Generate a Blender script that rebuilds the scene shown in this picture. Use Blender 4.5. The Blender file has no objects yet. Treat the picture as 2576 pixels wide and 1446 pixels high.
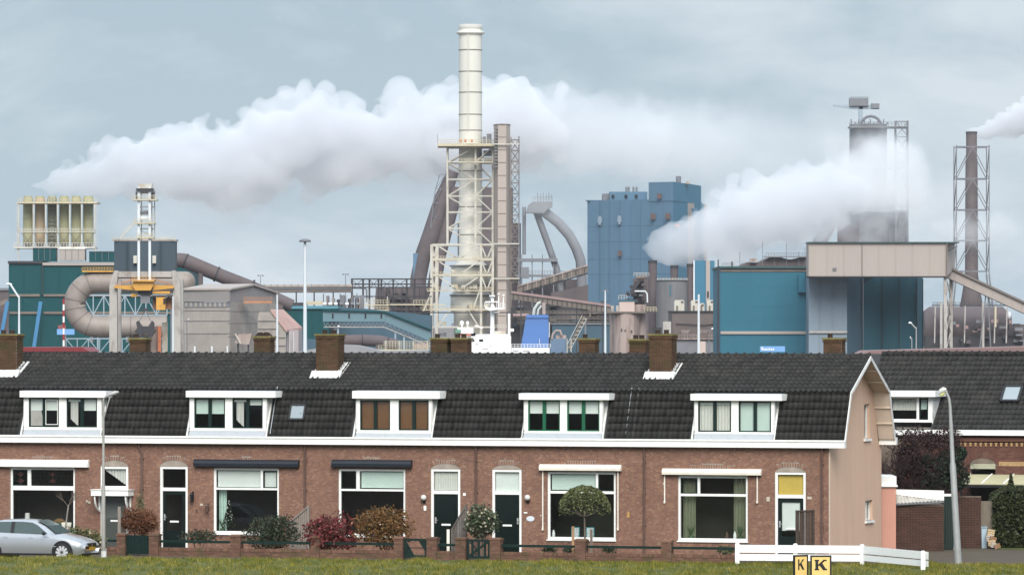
import bpy, bmesh, math, random
from mathutils import Vector, Matrix, noise as mnoise
rnd = random.Random(7)
R = math.radians
# ---------------------------------------------------------------- camera, sky, sun, exposure
# The camera stands on a dune about eight metres above the street and looks level through a long lens.
F, CX, HY, HC = 15000.0, 1287.5, 815.0, 8.16      # focal length, optical centre and horizon in survey units; eye height in m
D0, ANG = 211.0, R(19.04)                          # distance to the terrace front and its turn away from the view
CA, SA = math.cos(ANG), math.sin(ANG)
scene = bpy.context.scene
col = scene.collection
cam = bpy.data.objects.new('camera', bpy.data.cameras.new('camera'))
col.objects.link(cam)
cam.location = (0, 0, HC); cam.rotation_euler = (R(90), 0, 0)
cam.data.sensor_width = 36; cam.data.lens = 36 * F / 2575
cam.data.shift_y = (HY - 722.5) / 2575
cam.data.clip_start = 1; cam.data.clip_end = 30000
scene.camera = cam

SUN_EL, SUN_AZ = R(38), R(176)                     # azimuth clockwise from the view direction (+Y)
world = bpy.data.worlds.new('World'); scene.world = world
world.use_nodes = True
wt = world.node_tree; wt.nodes.clear()
def wn(t, **k):
    n = wt.nodes.new(t)
    for a, b in k.items(): setattr(n, a, b)
    return n
wo = wn('ShaderNodeOutputWorld'); bg = wn('ShaderNodeBackground')
sky = wn('ShaderNodeTexSky', sky_type='NISHITA'); sky.sun_disc = False
sky.sun_elevation = SUN_EL; sky.sun_rotation = SUN_AZ; sky.air_density = 1.0; sky.dust_density = 1.0; sky.ozone_density = 2.0
tc = wn('ShaderNodeTexCoord')
mp = wn('ShaderNodeMapping'); mp.inputs['Scale'].default_value = (9, 9, 22); mp.inputs['Location'].default_value = (37.4, 0, 19.8)
nz = wn('ShaderNodeTexNoise'); nz.inputs['Scale'].default_value = 1.3; nz.inputs['Detail'].default_value = 8; nz.inputs['Roughness'].default_value = .6; nz.inputs['Distortion'].default_value = .35
cr = wn('ShaderNodeValToRGB')
cr.color_ramp.elements[0].position = .40; cr.color_ramp.elements[0].color = (2.0, 2.62, 3.16, 1)   # thin cloud, blue showing through
cr.color_ramp.elements[1].position = .60; cr.color_ramp.elements[1].color = (3.3, 3.68, 4.1, 1)      # thicker grey cloud
mx = wn('ShaderNodeMix', data_type='RGBA'); mx.inputs[0].default_value = .9
L = wt.links.new
L(tc.outputs['Generated'], mp.inputs[0]); L(mp.outputs[0], nz.inputs[0]); L(nz.outputs[0], cr.inputs[0])
# an overcast sky grows brighter towards the zenith (the standard overcast distribution, softened)
sx = wn('ShaderNodeSeparateXYZ'); up = wn('ShaderNodeMapRange'); up.inputs[3].default_value = 1.0; up.inputs[4].default_value = 3.0
cm = wn('ShaderNodeMix', data_type='RGBA', blend_type='MULTIPLY'); cm.inputs[0].default_value = 1
L(tc.outputs['Generated'], sx.inputs[0]); L(sx.outputs[2], up.inputs[0]); L(cr.outputs[0], cm.inputs[6])
hz = wn('ShaderNodeMapRange'); hz.inputs[2].default_value = .05; hz.inputs[3].default_value = 1.24; hz.inputs[4].default_value = 1.0   # paler towards the horizon all round
hm = wn('ShaderNodeMath', operation='MULTIPLY'); L(sx.outputs[2], hz.inputs[0]); L(hz.outputs[0], hm.inputs[0]); L(up.outputs[0], hm.inputs[1]); L(hm.outputs[0], cm.inputs[7])
L(sky.outputs[0], mx.inputs[6]); L(cm.outputs[2], mx.inputs[7]); L(mx.outputs[2], bg.inputs[0]); L(bg.outputs[0], wo.inputs[0])
bg.inputs[1].default_value = .12

sun = bpy.data.objects.new('sun', bpy.data.lights.new('sun', 'SUN')); col.objects.link(sun)
sun.data.energy = 3.0; sun.data.angle = R(38); sun.data.color = (1, .95, .88)
sd = Vector((math.sin(SUN_AZ) * math.cos(SUN_EL), math.cos(SUN_AZ) * math.cos(SUN_EL), math.sin(SUN_EL)))
sun.rotation_euler = sd.to_track_quat('Z', 'Y').to_euler(); sun.location = sd * 300
sun['kind'] = 'structure'
vs = scene.view_settings
vs.view_transform = 'Standard'; vs.look = 'None'; vs.gamma = 1; vs.use_curve_mapping = False; vs.exposure = 0.5
cy = scene.cycles
cy.max_bounces = 14; cy.diffuse_bounces = 3; cy.glossy_bounces = 3; cy.transmission_bounces = 4; cy.transparent_max_bounces = 96
cy.volume_bounces = 8; cy.volume_step_rate = 1.0; cy.use_denoising = True; cy.caustics_reflective = False; cy.caustics_refractive = False

# ---------------------------------------------------------------- helpers
def s2l(c):
    return tuple((v / 12.92 if v <= .04045 else ((v + .055) / 1.055) ** 2.4) for v in (x / 255 for x in c))
MATS = {}
def mat(name, rgb, rough=.7, var=.15, scale=1.0, metal=0.0, spec=.4, stretch=(1, 1, 1), dirt=None, dirt_amt=.5, dirt_scale=.6,
        dirt_pos=(.5, .68), rand=0.0, bump=0.0, bump_scale=20.0, rib=None, island=0.0, coat=0.0, trans=0.0):
    """Procedural surface: base colour with fine mottling, an optional second (dirt, rust, moss) colour in patches, optional ribs."""
    if name in MATS: return MATS[name]
    m = bpy.data.materials.new(name); m.use_nodes = True
    t = m.node_tree; n = t.nodes; l = t.links.new
    b = n['Principled BSDF']
    b.inputs['Roughness'].default_value = rough; b.inputs['Metallic'].default_value = metal
    b.inputs['Specular IOR Level'].default_value = spec
    if coat: b.inputs['Coat Weight'].default_value = coat
    if trans: b.inputs['Subsurface Weight'].default_value = 0
    g = n.new('ShaderNodeTexCoord')
    mpn = n.new('ShaderNodeMapping'); mpn.inputs['Scale'].default_value = stretch
    l(g.outputs['Object'], mpn.inputs[0])
    nz = n.new('ShaderNodeTexNoise'); nz.inputs['Scale'].default_value = scale; nz.inputs['Detail'].default_value = 6; nz.inputs['Roughness'].default_value = .65
    l(mpn.outputs[0], nz.inputs[0])
    mr = n.new('ShaderNodeMapRange'); mr.inputs[1].default_value = .3; mr.inputs[2].default_value = .7
    mr.inputs[3].default_value = 1 - var; mr.inputs[4].default_value = 1 + var
    l(nz.outputs[0], mr.inputs[0])
    val = mr.outputs[0]
    if rand or island:
        oi = n.new('ShaderNodeObjectInfo'); rv = oi.outputs['Random']
        if island:
            gi = n.new('ShaderNodeNewGeometry'); ad = n.new('ShaderNodeMath'); ad.operation = 'ADD'
            l(rv, ad.inputs[0]); l(gi.outputs['Random Per Island'], ad.inputs[1])
            fr = n.new('ShaderNodeMath'); fr.operation = 'FRACT'; l(ad.outputs[0], fr.inputs[0]); rv = fr.outputs[0]
        rr = n.new('ShaderNodeMapRange'); k = max(rand, island); rr.inputs[3].default_value = 1 - k; rr.inputs[4].default_value = 1 + k
        l(rv, rr.inputs[0])
        mu = n.new('ShaderNodeMath'); mu.operation = 'MULTIPLY'; l(val, mu.inputs[0]); l(rr.outputs[0], mu.inputs[1]); val = mu.outputs[0]
    base = n.new('ShaderNodeMix'); base.data_type = 'RGBA'; base.blend_type = 'MULTIPLY'; base.inputs[0].default_value = 1
    base.inputs[6].default_value = (*rgb, 1); l(val, base.inputs[7]); out = base.outputs[2]
    if dirt:
        d = n.new('ShaderNodeTexNoise'); d.inputs['Scale'].default_value = dirt_scale; d.inputs['Detail'].default_value = 7; d.inputs['Roughness'].default_value = .7
        l(mpn.outputs[0], d.inputs[0])
        dr = n.new('ShaderNodeMapRange'); dr.inputs[1].default_value = dirt_pos[0]; dr.inputs[2].default_value = dirt_pos[1]; dr.inputs[4].default_value = dirt_amt
        l(d.outputs[0], dr.inputs[0])
        dm = n.new('ShaderNodeMix'); dm.data_type = 'RGBA'; l(dr.outputs[0], dm.inputs[0]); l(out, dm.inputs[6]); dm.inputs[7].default_value = (*dirt, 1); out = dm.outputs[2]
    l(out, b.inputs['Base Color'])
    if bump or rib:
        bp = n.new('ShaderNodeBump'); bp.inputs['Strength'].default_value = bump or .5; bp.inputs['Distance'].default_value = .05
        if rib:
            w = n.new('ShaderNodeTexWave'); w.bands_direction = 'X'; w.inputs['Scale'].default_value = rib; l(g.outputs['Object'], w.inputs[0]); l(w.outputs['Fac'], bp.inputs['Height'])
            if bump == 0: bp.inputs['Strength'].default_value = .6
        else:
            q = n.new('ShaderNodeTexNoise'); q.inputs['Scale'].default_value = bump_scale; q.inputs['Detail'].default_value = 5; l(g.outputs['Object'], q.inputs[0]); l(q.outputs[0], bp.inputs['Height'])
        l(bp.outputs[0], b.inputs['Normal'])
    MATS[name] = m
    return m
def glass_mat(name='window_glass', tint=(.93, .95, .945), rough=.02):
    if name in MATS: return MATS[name]
    m = bpy.data.materials.new(name); m.use_nodes = True; t = m.node_tree; t.nodes.clear(); l = t.links.new
    o = t.nodes.new('ShaderNodeOutputMaterial'); mxs = t.nodes.new('ShaderNodeMixShader'); fr = t.nodes.new('ShaderNodeFresnel'); fr.inputs[0].default_value = 1.5
    tr = t.nodes.new('ShaderNodeBsdfTransparent'); tr.inputs[0].default_value = (*tint, 1)
    gl = t.nodes.new('ShaderNodeBsdfGlossy'); gl.inputs['Roughness'].default_value = rough; gl.inputs[0].default_value = (.9, .95, .95, 1)
    ge = t.nodes.new('ShaderNodeNewGeometry'); iv = t.nodes.new('ShaderNodeMath'); iv.operation = 'SUBTRACT'; iv.inputs[0].default_value = 1; ml = t.nodes.new('ShaderNodeMath'); ml.operation = 'MULTIPLY'
    l(ge.outputs['Backfacing'], iv.inputs[1]); l(fr.outputs[0], ml.inputs[0]); l(iv.outputs[0], ml.inputs[1]); l(ml.outputs[0], mxs.inputs[0]); l(tr.outputs[0], mxs.inputs[1]); l(gl.outputs[0], mxs.inputs[2]); l(mxs.outputs[0], o.inputs[0])
    MATS[name] = m; return m

class MB:
    """Collects faces; build() links them as one mesh object."""
    def __init__(s): s.v = []; s.f = []; s.sm = []
    def add(s, vs, fs, smooth=False):
        o = len(s.v); s.v += [tuple(x) for x in vs]; s.f += [tuple(i + o for i in q) for q in fs]; s.sm += [smooth] * len(fs); return s
    def box(s, x0, x1, y0, y1, z0, z1):
        if x0 > x1: x0, x1 = x1, x0
        if y0 > y1: y0, y1 = y1, y0
        if z0 > z1: z0, z1 = z1, z0
        return s.add([(x0, y0, z0), (x1, y0, z0), (x1, y1, z0), (x0, y1, z0), (x0, y0, z1), (x1, y0, z1), (x1, y1, z1), (x0, y1, z1)],
                     [(0, 3, 2, 1), (4, 5, 6, 7), (0, 1, 5, 4), (1, 2, 6, 5), (2, 3, 7, 6), (3, 0, 4, 7)])
    def prism(s, poly, y0, y1):          # poly: (x, z) points, extruded along y
        n = len(poly)
        a = sum(poly[i][0] * poly[(i + 1) % n][1] - poly[(i + 1) % n][0] * poly[i][1] for i in range(n))
        if a < 0: poly = poly[::-1]
        vs = [(x, y0, z) for x, z in poly] + [(x, y1, z) for x, z in poly]
        return s.add(vs, [tuple(range(n)), tuple(range(2 * n - 1, n - 1, -1))] + [(i + n, (i + 1) % n + n, (i + 1) % n, i) for i in range(n)])
    def prismx(s, poly, x0, x1):         # poly: (y, z) points, extruded along x
        n = len(poly)
        a = sum(poly[i][0] * poly[(i + 1) % n][1] - poly[(i + 1) % n][0] * poly[i][1] for i in range(n))
        if a < 0: poly = poly[::-1]
        vs = [(x0, y, z) for y, z in poly] + [(x1, y, z) for y, z in poly]
        return s.add(vs, [tuple(range(n - 1, -1, -1)), tuple(range(n, 2 * n))] + [(i, (i + 1) % n, (i + 1) % n + n, i + n) for i in range(n)])
    def prismz(s, poly, z0, z1):         # poly: (x, y)
        n = len(poly)
        a = sum(poly[i][0] * poly[(i + 1) % n][1] - poly[(i + 1) % n][0] * poly[i][1] for i in range(n))
        if a < 0: poly = poly[::-1]
        vs = [(x, y, z0) for x, y in poly] + [(x, y, z1) for x, y in poly]
        return s.add(vs, [tuple(range(n - 1, -1, -1)), tuple(range(n, 2 * n))] + [(i, (i + 1) % n, (i + 1) % n + n, i + n) for i in range(n)])
    def bar(s, p, q, w, h=None, up=(0, 0, 1)):
        p, q = Vector(p), Vector(q); h = h or w; d = (q - p)
        if d.length < 1e-6: return s
        d.normalize(); u = Vector(up)
        if abs(d.dot(u)) > .95: u = Vector((0, 1, 0))
        a = d.cross(u).normalized() * w / 2; b = a.cross(d).normalized() * h / 2
        vs = [p - a - b, p + a - b, p + a + b, p - a + b, q - a - b, q + a - b, q + a + b, q - a + b]
        return s.add(vs, [(0, 1, 2, 3), (7, 6, 5, 4), (4, 5, 1, 0), (5, 6, 2, 1), (6, 7, 3, 2), (7, 4, 0, 3)])
    def tube(s, path, r, n=10, caps=True, smooth=True):
        path = [Vector(p) for p in path]; rs = r if isinstance(r, (list, tuple)) else [r] * len(path)
        o = []; prev = None
        for i, p in enumerate(path):
            d = (path[min(i + 1, len(path) - 1)] - path[max(i - 1, 0)]).normalized()
            if prev is None:
                u = Vector((0, 0, 1)) if abs(d.z) < .9 else Vector((0, 1, 0)); a = d.cross(u).normalized()
            else:
                a = (prev - d * prev.dot(d)).normalized()
            prev = a; b = d.cross(a)
            o.append([p + (a * math.cos(2 * math.pi * k / n) + b * math.sin(2 * math.pi * k / n)) * rs[i] for k in range(n)])
        vs = [v for ring in o for v in ring]; fs = []
        for i in range(len(path) - 1):
            for k in range(n):
                fs.append((i * n + k, i * n + (k + 1) % n, (i + 1) * n + (k + 1) % n, (i + 1) * n + k))
        s.add(vs, fs, smooth)
        if caps:
            s.add(o[0], [tuple(range(n - 1, -1, -1))]); s.add(o[-1], [tuple(range(n))])
        return s
    def lathe(s, prof, c=(0, 0, 0), n=20, smooth=True, caps=True):   # prof: (r, z)
        vs = []; fs = []
        for r, z in prof:
            for k in range(n): vs.append((c[0] + r * math.cos(2 * math.pi * k / n), c[1] + r * math.sin(2 * math.pi * k / n), c[2] + z))
        for i in range(len(prof) - 1):
            for k in range(n): fs.append((i * n + k, i * n + (k + 1) % n, (i + 1) * n + (k + 1) % n, (i + 1) * n + k))
        s.add(vs, fs, smooth)
        if caps: s.add(vs[:n], [tuple(range(n - 1, -1, -1))]); s.add(vs[-n:], [tuple(range(n))])
        return s
    def ball(s, c, r, n=10, sq=(1, 1, 1)):
        prof = [(math.cos(R(a)), math.sin(R(a))) for a in range(-90, 91, 180 // (n // 2 + 1))]
        vs = []; fs = []
        for pr, pz in prof:
            for k in range(n): vs.append((c[0] + r * sq[0] * pr * math.cos(2 * math.pi * k / n), c[1] + r * sq[1] * pr * math.sin(2 * math.pi * k / n), c[2] + r * sq[2] * pz))
        for i in range(len(prof) - 1):
            for k in range(n): fs.append((i * n + k, i * n + (k + 1) % n, (i + 1) * n + (k + 1) % n, (i + 1) * n + k))
        return s.add(vs, fs, True)
    def mesh(s, name, material, org=(0, 0, 0)):
        me = bpy.data.meshes.new(name); ox, oy, oz = org
        me.from_pydata([(x - ox, y - oy, z - oz) for x, y, z in s.v], [], s.f)
        me.polygons.foreach_set('use_smooth', s.sm)
        if material is not None: me.materials.append(material)
        me.update(); return me
def lk(name, data, parent=None, loc=None, rot=None):
    o = bpy.data.objects.new(name, data); col.objects.link(o)
    if parent is not None: o.parent = parent
    if loc is not None: o.location = loc
    if rot is not None: o.rotation_euler = rot
    return o
def tag(o, label=None, cat=None, group=None, kind=None):
    if label: o['label'] = label
    if cat: o['category'] = cat
    if group: o['group'] = group
    if kind: o['kind'] = kind
    return o
class Thing:
    """A top-level thing: an Empty at its base that parents its parts. Parts are given in world coordinates (or, with local=True, in the thing's own)."""
    def __init__(s, name, label, cat, loc=(0, 0, 0), rz=0, group=None, local=False):
        s.root = lk(name, None, None, loc, (0, 0, rz)); tag(s.root, label, cat, group)
        s.org = (0, 0, 0) if local else tuple(loc)
    def part(s, name, mb, m, parent=None, label=None, kind=None):
        o = lk(name, mb.mesh(name, m, s.org), parent if parent is not None else s.root)
        if label: o['label'] = label
        if kind: o['kind'] = kind
        return o
def solo(name, mb, m, label, cat, group=None, org=None, kind=None):
    if org is None:
        xs, ys, zs = zip(*mb.v); org = ((min(xs) + max(xs)) / 2, (min(ys) + max(ys)) / 2, min(zs))
    o = lk(name, mb.mesh(name, m, org), None, org); tag(o, label, cat, group, kind); return o
def struct(name, mb, m):
    o = lk(name, mb.mesh(name, m)); o['kind'] = 'structure'; return o
def W(px, py, D, dd=0):                 # survey point at distance D -> world metres (dd: metres further back)
    k = D / F
    return Vector(((px - CX) * k, D + dd, HC - (py - HY) * k))
def GY(D, z=0.0): return HY + (HC - z) * F / D      # survey height of the ground at distance D
def row(s, t, z): return Vector((s * CA + t * SA, D0 - s * SA + t * CA, z))
def S(px, t=0.0):
    q = (px - CX) / F
    return (q * (D0 + t * CA) - t * SA) / (CA + q * SA)
def Z(py, s, t=0.0): return HC - (py - HY) * (D0 - s * SA + t * CA) / F
def ST(px, D):                          # plan position seen at px at distance D, in row coordinates
    x = (px - CX) * D / F; y = D - D0
    return x * CA - y * SA, x * SA + y * CA
# ---------------------------------------------------------------- materials of the terrace
def brick_mat(name, cols, moss=None, moss_amt=.6, mpos=(.5, .65)):
    m = bpy.data.materials.new(name); m.use_nodes = True; t = m.node_tree; n = t.nodes; l = t.links.new; b = n['Principled BSDF']
    b.inputs['Roughness'].default_value = .9; b.inputs['Specular IOR Level'].default_value = .2
    oi = n.new('ShaderNodeObjectInfo'); gi = n.new('ShaderNodeNewGeometry'); ad = n.new('ShaderNodeMath'); ad.operation = 'ADD'
    l(oi.outputs['Random'], ad.inputs[0]); l(gi.outputs['Random Per Island'], ad.inputs[1])
    fr = n.new('ShaderNodeMath'); fr.operation = 'FRACT'; l(ad.outputs[0], fr.inputs[0])
    rp = n.new('ShaderNodeValToRGB'); e = rp.color_ramp.elements
    for i, c in enumerate(cols):
        x = e[i] if i < 2 else e.new(1)
        x.position = i / (len(cols) - 1); x.color = (*c, 1)
    l(fr.outputs[0], rp.inputs[0])
    tcn = n.new('ShaderNodeTexCoord'); nz = n.new('ShaderNodeTexNoise'); nz.inputs['Scale'].default_value = .9; nz.inputs['Detail'].default_value = 8; nz.inputs['Roughness'].default_value = .7
    ge = n.new('ShaderNodeNewGeometry'); l(ge.outputs['Position'], nz.inputs[0])
    mr = n.new('ShaderNodeMapRange'); mr.inputs[1].default_value = .3; mr.inputs[2].default_value = .7; mr.inputs[3].default_value = .86; mr.inputs[4].default_value = 1.16; l(nz.outputs[0], mr.inputs[0])
    mx = n.new('ShaderNodeMix'); mx.data_type = 'RGBA'; mx.blend_type = 'MULTIPLY'; mx.inputs[0].default_value = 1; l(rp.outputs[0], mx.inputs[6]); l(mr.outputs[0], mx.inputs[7]); out = mx.outputs[2]
    if moss:
        n2 = n.new('ShaderNodeTexNoise'); n2.inputs['Scale'].default_value = 3; n2.inputs['Detail'].default_value = 6; l(ge.outputs['Position'], n2.inputs[0])
        m2 = n.new('ShaderNodeMapRange'); m2.inputs[1].default_value = mpos[0]; m2.inputs[2].default_value = mpos[1]; m2.inputs[4].default_value = moss_amt; l(n2.outputs[0], m2.inputs[0])
        m3 = n.new('ShaderNodeMix'); m3.data_type = 'RGBA'; l(m2.outputs[0], m3.inputs[0]); l(out, m3.inputs[6]); m3.inputs[7].default_value = (*moss, 1); out = m3.outputs[2]
    l(out, b.inputs['Base Color']); MATS[name] = m; return m
M_brick = brick_mat('terrace_brick', [(.235, .12, .083), (.20, .102, .073), (.262, .138, .096), (.215, .11, .077), (.175, .093, .07), (.245, .126, .088), (.30, .175, .12)], moss=(.31, .175, .105), moss_amt=.5, mpos=(.56, .72))
M_chimbrick = brick_mat('chimney_brick', [(.085, .046, .026), (.06, .034, .02), (.105, .058, .034), (.07, .04, .024)], moss=(.05, .048, .016), moss_amt=.7)
M_brick2 = brick_mat('red_brick', [(.13, .06, .046), (.105, .048, .038), (.155, .075, .056), (.12, .056, .043)])
M_brick3 = brick_mat('brown_brick', [(.065, .034, .026), (.05, .027, .021), (.078, .04, .03)])
M_garden = brick_mat('garden_wall_brick', [(.15, .08, .055), (.11, .06, .043), (.19, .105, .072), (.13, .068, .05)], moss=(.07, .075, .03), moss_amt=.5)
M_gold = mat('yellow_brick', (.34, .22, .11), .9, .25, 8)
M_mortar = mat('mortar', (.30, .255, .215), .95, .2, 3)
M_mortar2 = mat('dark_mortar', (.16, .125, .10), .95, .2, 3)
M_white = mat('white_paint', (.8, .8, .77), .45, .06, 4, dirt=(.45, .43, .38), dirt_amt=.22, dirt_scale=2.2)
M_dirtywhite = mat('weathered_white', (.62, .62, .6), .6, .12, 5, dirt=(.3, .28, .25), dirt_amt=.6, dirt_scale=4)
M_lead = mat('lead_flashing', (.36, .385, .41), .6, .15, 6, dirt=(.2, .2, .2), dirt_amt=.5, dirt_scale=6)
M_tile = mat('dark_roof_tile', (.028, .027, .026), .7, .2, 5, spec=.16, rand=.26, island=.26, dirt=(.07, .062, .054), dirt_amt=.45, dirt_scale=.9)
M_deck = mat('roof_deck', (.03, .03, .032), .8, .2, 3)
M_tan = mat('tan_panel', (.47, .41, .33), .7, .1, 3)
M_navy = mat('navy_awning', (.012, .016, .024), .5, .1, 3)
M_cream = mat('cream_awning', (.74, .69, .6), .5, .08, 3)
M_dgreen = mat('dark_green_paint', (.005, .018, .0145), .35, .15, 4)
M_green = mat('bright_green_paint', (.012, .10, .05), .35, .12, 4)
M_black = mat('black_metal', (.012, .012, .013), .5, .2, 5)
M_door = mat('black_green_door', (.0035, .009, .0075), .3, .15, 4)
M_greydoor = mat('grey_green_door', (.055, .062, .056), .5, .1, 4)
M_stucco = mat('pink_stucco', (.60, .41, .30), .92, .05, 1.2, dirt=(.46, .31, .225), dirt_amt=.5, dirt_scale=.8, stretch=(1, 1, .18), bump=.25, bump_scale=30)
M_salmon = mat('salmon_stucco', (.52, .265, .2), .9, .06, 1.5, dirt=(.4, .22, .17), dirt_amt=.4, dirt_scale=.8)
M_soffit = mat('beige_soffit', (.58, .49, .40), .8, .08, 2)
M_pipe = mat('brown_downpipe', (.105, .062, .05), .6, .15, 3)
M_room = mat('room_plaster', (.22, .20, .18), .9, .1, 1)
M_blind = mat('white_blind', (.72, .74, .70), .8, .05, 2)
M_grnblind = mat('pale_green_blind', (.56, .66, .60), .8, .05, 2)
M_curtain = mat('grey_curtain', (.55, .53, .50), .9, .12, 6, stretch=(8, 8, .4))
M_lace = mat('lace_curtain', (.62, .60, .55), .9, .12, 8, stretch=(6, 6, .5))
M_mint = mat('mint_curtain', (.42, .55, .48), .9, .1, 6)
M_brownblind = mat('brown_blind', (.27, .13, .065), .7, .2, 6, stretch=(1, 1, 10))
M_yellow = mat('yellow_blind', (.62, .42, .09), .8, .06, 4)
M_glass = glass_mat()
M_steel = mat('galvanised_steel', (.33, .335, .33), .55, .12, 3, metal=.3)
M_lamp = mat('opal_globe', (.62, .6, .56), .3, .04, 3)
M_stone = mat('stone_sill', (.32, .30, .28), .8, .15, 6)
M_wood = mat('weathered_wood', (.15, .12, .095), .85, .3, 6, stretch=(6, 6, .6))
M_clay = mat('dark_clay', (.04, .025, .02), .8, .3, 5)

def brick_mesh(m, key, w=.21, h=.052, d=.048):
    b = MB(); b.add([(-w / 2, 0, 0), (w / 2, 0, 0), (w / 2, d, 0), (-w / 2, d, 0), (-w / 2, 0, h), (w / 2, 0, h), (w / 2, d, h), (-w / 2, d, h)],
                    [(0, 1, 5, 4), (1, 2, 6, 5), (3, 0, 4, 7), (0, 3, 2, 1), (4, 5, 6, 7)])
    return b.mesh(key, m)
BM = {'t': (brick_mesh(M_brick, 'brick', .092, .051), M_brick), 'c': (brick_mesh(M_chimbrick, 'brick'), M_chimbrick), 'r': (brick_mesh(M_brick2, 'brick'), M_brick2),
      'b': (brick_mesh(M_brick3, 'brick'), M_brick3), 'g': (brick_mesh(M_garden, 'brick'), M_garden)}
def free(a, b, cuts):
    out = [(a, b)]
    for c, d in cuts:
        nx = []
        for p, q in out:
            if d <= p or c >= q: nx.append((p, q)); continue
            if c > p: nx.append((p, c))
            if d < q: nx.append((d, q))
        out = nx
    return out
def brick_face(parent, kind, x0, x1, z0, z1, holes=(), arches=(), y=0.0, most=300, score=None, axis='x', thing=None, stuff=True):
    """Stretcher bond: whole bricks one by one (as many as `most`), cut bricks and the remainder joined in one part."""
    me, m = BM[kind]; pt = .105 if kind == 't' else .22; jt = .0065 if kind == 't' else .005; whole = []; rest = MB(); nz = int((z1 - z0) / .0625 + .5)
    for c in range(nz):
        za = z0 + c * .0625; zb = za + .052
        cuts = [(h[0] - .004, h[1] + .004) for h in holes if h[2] < zb - .01 and h[3] > za + .01]
        for ax, aw, az, ar in arches:               # centre, half width, spring height, rise
            if az - .03 < za < az + ar:
                f = max(0, 1 - ((za - az) / ar) ** 2) ** .5 if ar else 0; cuts.append((ax - aw * f, ax + aw * f))
        off = (pt / 2 if c % 2 else 0) - pt
        k = 0
        while x0 + off + k * pt < x1:
            a = max(x0, x0 + off + k * pt); b = min(x1, x0 + off + (k + 1) * pt); k += 1
            if b - a < .03: continue
            for p, q in free(a, b, cuts):
                if q - p < .03: continue
                if q - p > pt - .005: whole.append(((p + q) / 2, za))
                else:
                    rest.box(p + jt, q - jt, y, y + .048, za, zb) if axis == 'x' else rest.box(y, y + .048, p + .005, q - .005, za, zb)
    if score: whole.sort(key=score)
    for i, (xc, za) in enumerate(whole):
        jy = rnd.uniform(-.003, .003)
        if i < most:
            lk('brick', me, parent, (xc, y + jy, za), (0, 0, rnd.uniform(-.006, .006)))
        else:
            rest.box(xc - pt / 2 + jt, xc + pt / 2 - jt, y + jy, y + jy + .048, za, za + .052)
    if rest.v:
        o = lk('brickwork', rest.mesh('brickwork', m), parent); o['kind'] = 'stuff'
def slab_with_holes(mb, x0, x1, z0, z1, holes, y0, y1):
    xs = sorted({x0, x1, *[v for h in holes for v in h[:2] if x0 < v < x1]}); zs = sorted({z0, z1, *[v for h in holes for v in h[2:4] if z0 < v < z1]})
    inh = lambda x, z: any(h[0] < x < h[1] and h[2] < z < h[3] for h in holes)
    for i in range(len(xs) - 1):
        j = 0
        while j < len(zs) - 1:
            if inh((xs[i] + xs[i + 1]) / 2, (zs[j] + zs[j + 1]) / 2): j += 1; continue
            k = j
            while k + 1 < len(zs) - 1 and not inh((xs[i] + xs[i + 1]) / 2, (zs[k + 1] + zs[k + 2]) / 2): k += 1
            mb.box(xs[i], xs[i + 1], y0, y1, zs[j], zs[k + 1]); j = k + 1
def frame(mb, x0, x1, z0, z1, w, y0, y1, wb=None):
    wb = wb or w
    mb.box(x0, x0 + w, y0, y1, z0, z1); mb.box(x1 - w, x1, y0, y1, z0, z1)
    mb.box(x0 + w, x1 - w, y0, y1, z1 - w, z1); mb.box(x0 + w, x1 - w, y0, y1, z0, z0 + wb)
def curtain(mb, x0, x1, z0, z1, y, amp=.02, per=.11, slant=0.0):
    n = max(4, int((x1 - x0) / per * 6)); vs = []; fs = []
    for i in range(n + 1):
        x = x0 + (x1 - x0) * i / n; yy = y + amp * math.sin(i / 6 * 2 * math.pi) + amp * .5 * math.sin(i * 1.7)
        zb = z0 + slant * (1 - i / n) if slant > 0 else z0 - slant * (i / n)
        vs += [(x, yy, zb), (x, yy, z1)]
    for i in range(n): fs.append((2 * i, 2 * i + 2, 2 * i + 3, 2 * i + 1))
    return mb.add(vs, fs, True)
# one pantile: S-shaped top, a front lip, 24 triangles
TW, TE = .1945, .287
def tile_geo(mb, M, w=TW, l=TE + .055):
    pr = [(0, .006), (.16, -.014), (.42, -.02), (.62, -.004), (.78, .036), (.9, .042), (1.0, .012)]
    vs = [];
    for px_, h in pr: vs.append(M @ Vector(((px_ - .5) * w, 0, h + .034)))
    for px_, h in pr: vs.append(M @ Vector(((px_ - .5) * w, l, h + .004)))
    for px_, h in pr: vs.append(M @ Vector(((px_ - .5) * w, .004, h + .002)))
    n = len(pr); fs = [(i, i + 1, n + i + 1, n + i) for i in range(n - 1)]
    mb.add(vs, fs, True)
    o = len(mb.v) - 3 * n
    mb.f += [(2 * n + i + o, 2 * n + i + 1 + o, i + 1 + o, i + o) for i in range(n - 1)]; mb.sm += [False] * (n - 1)
_t = MB(); tile_geo(_t, Matrix.Identity(4)); TILE_ME = _t.mesh('roof_tile', M_tile)
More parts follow.
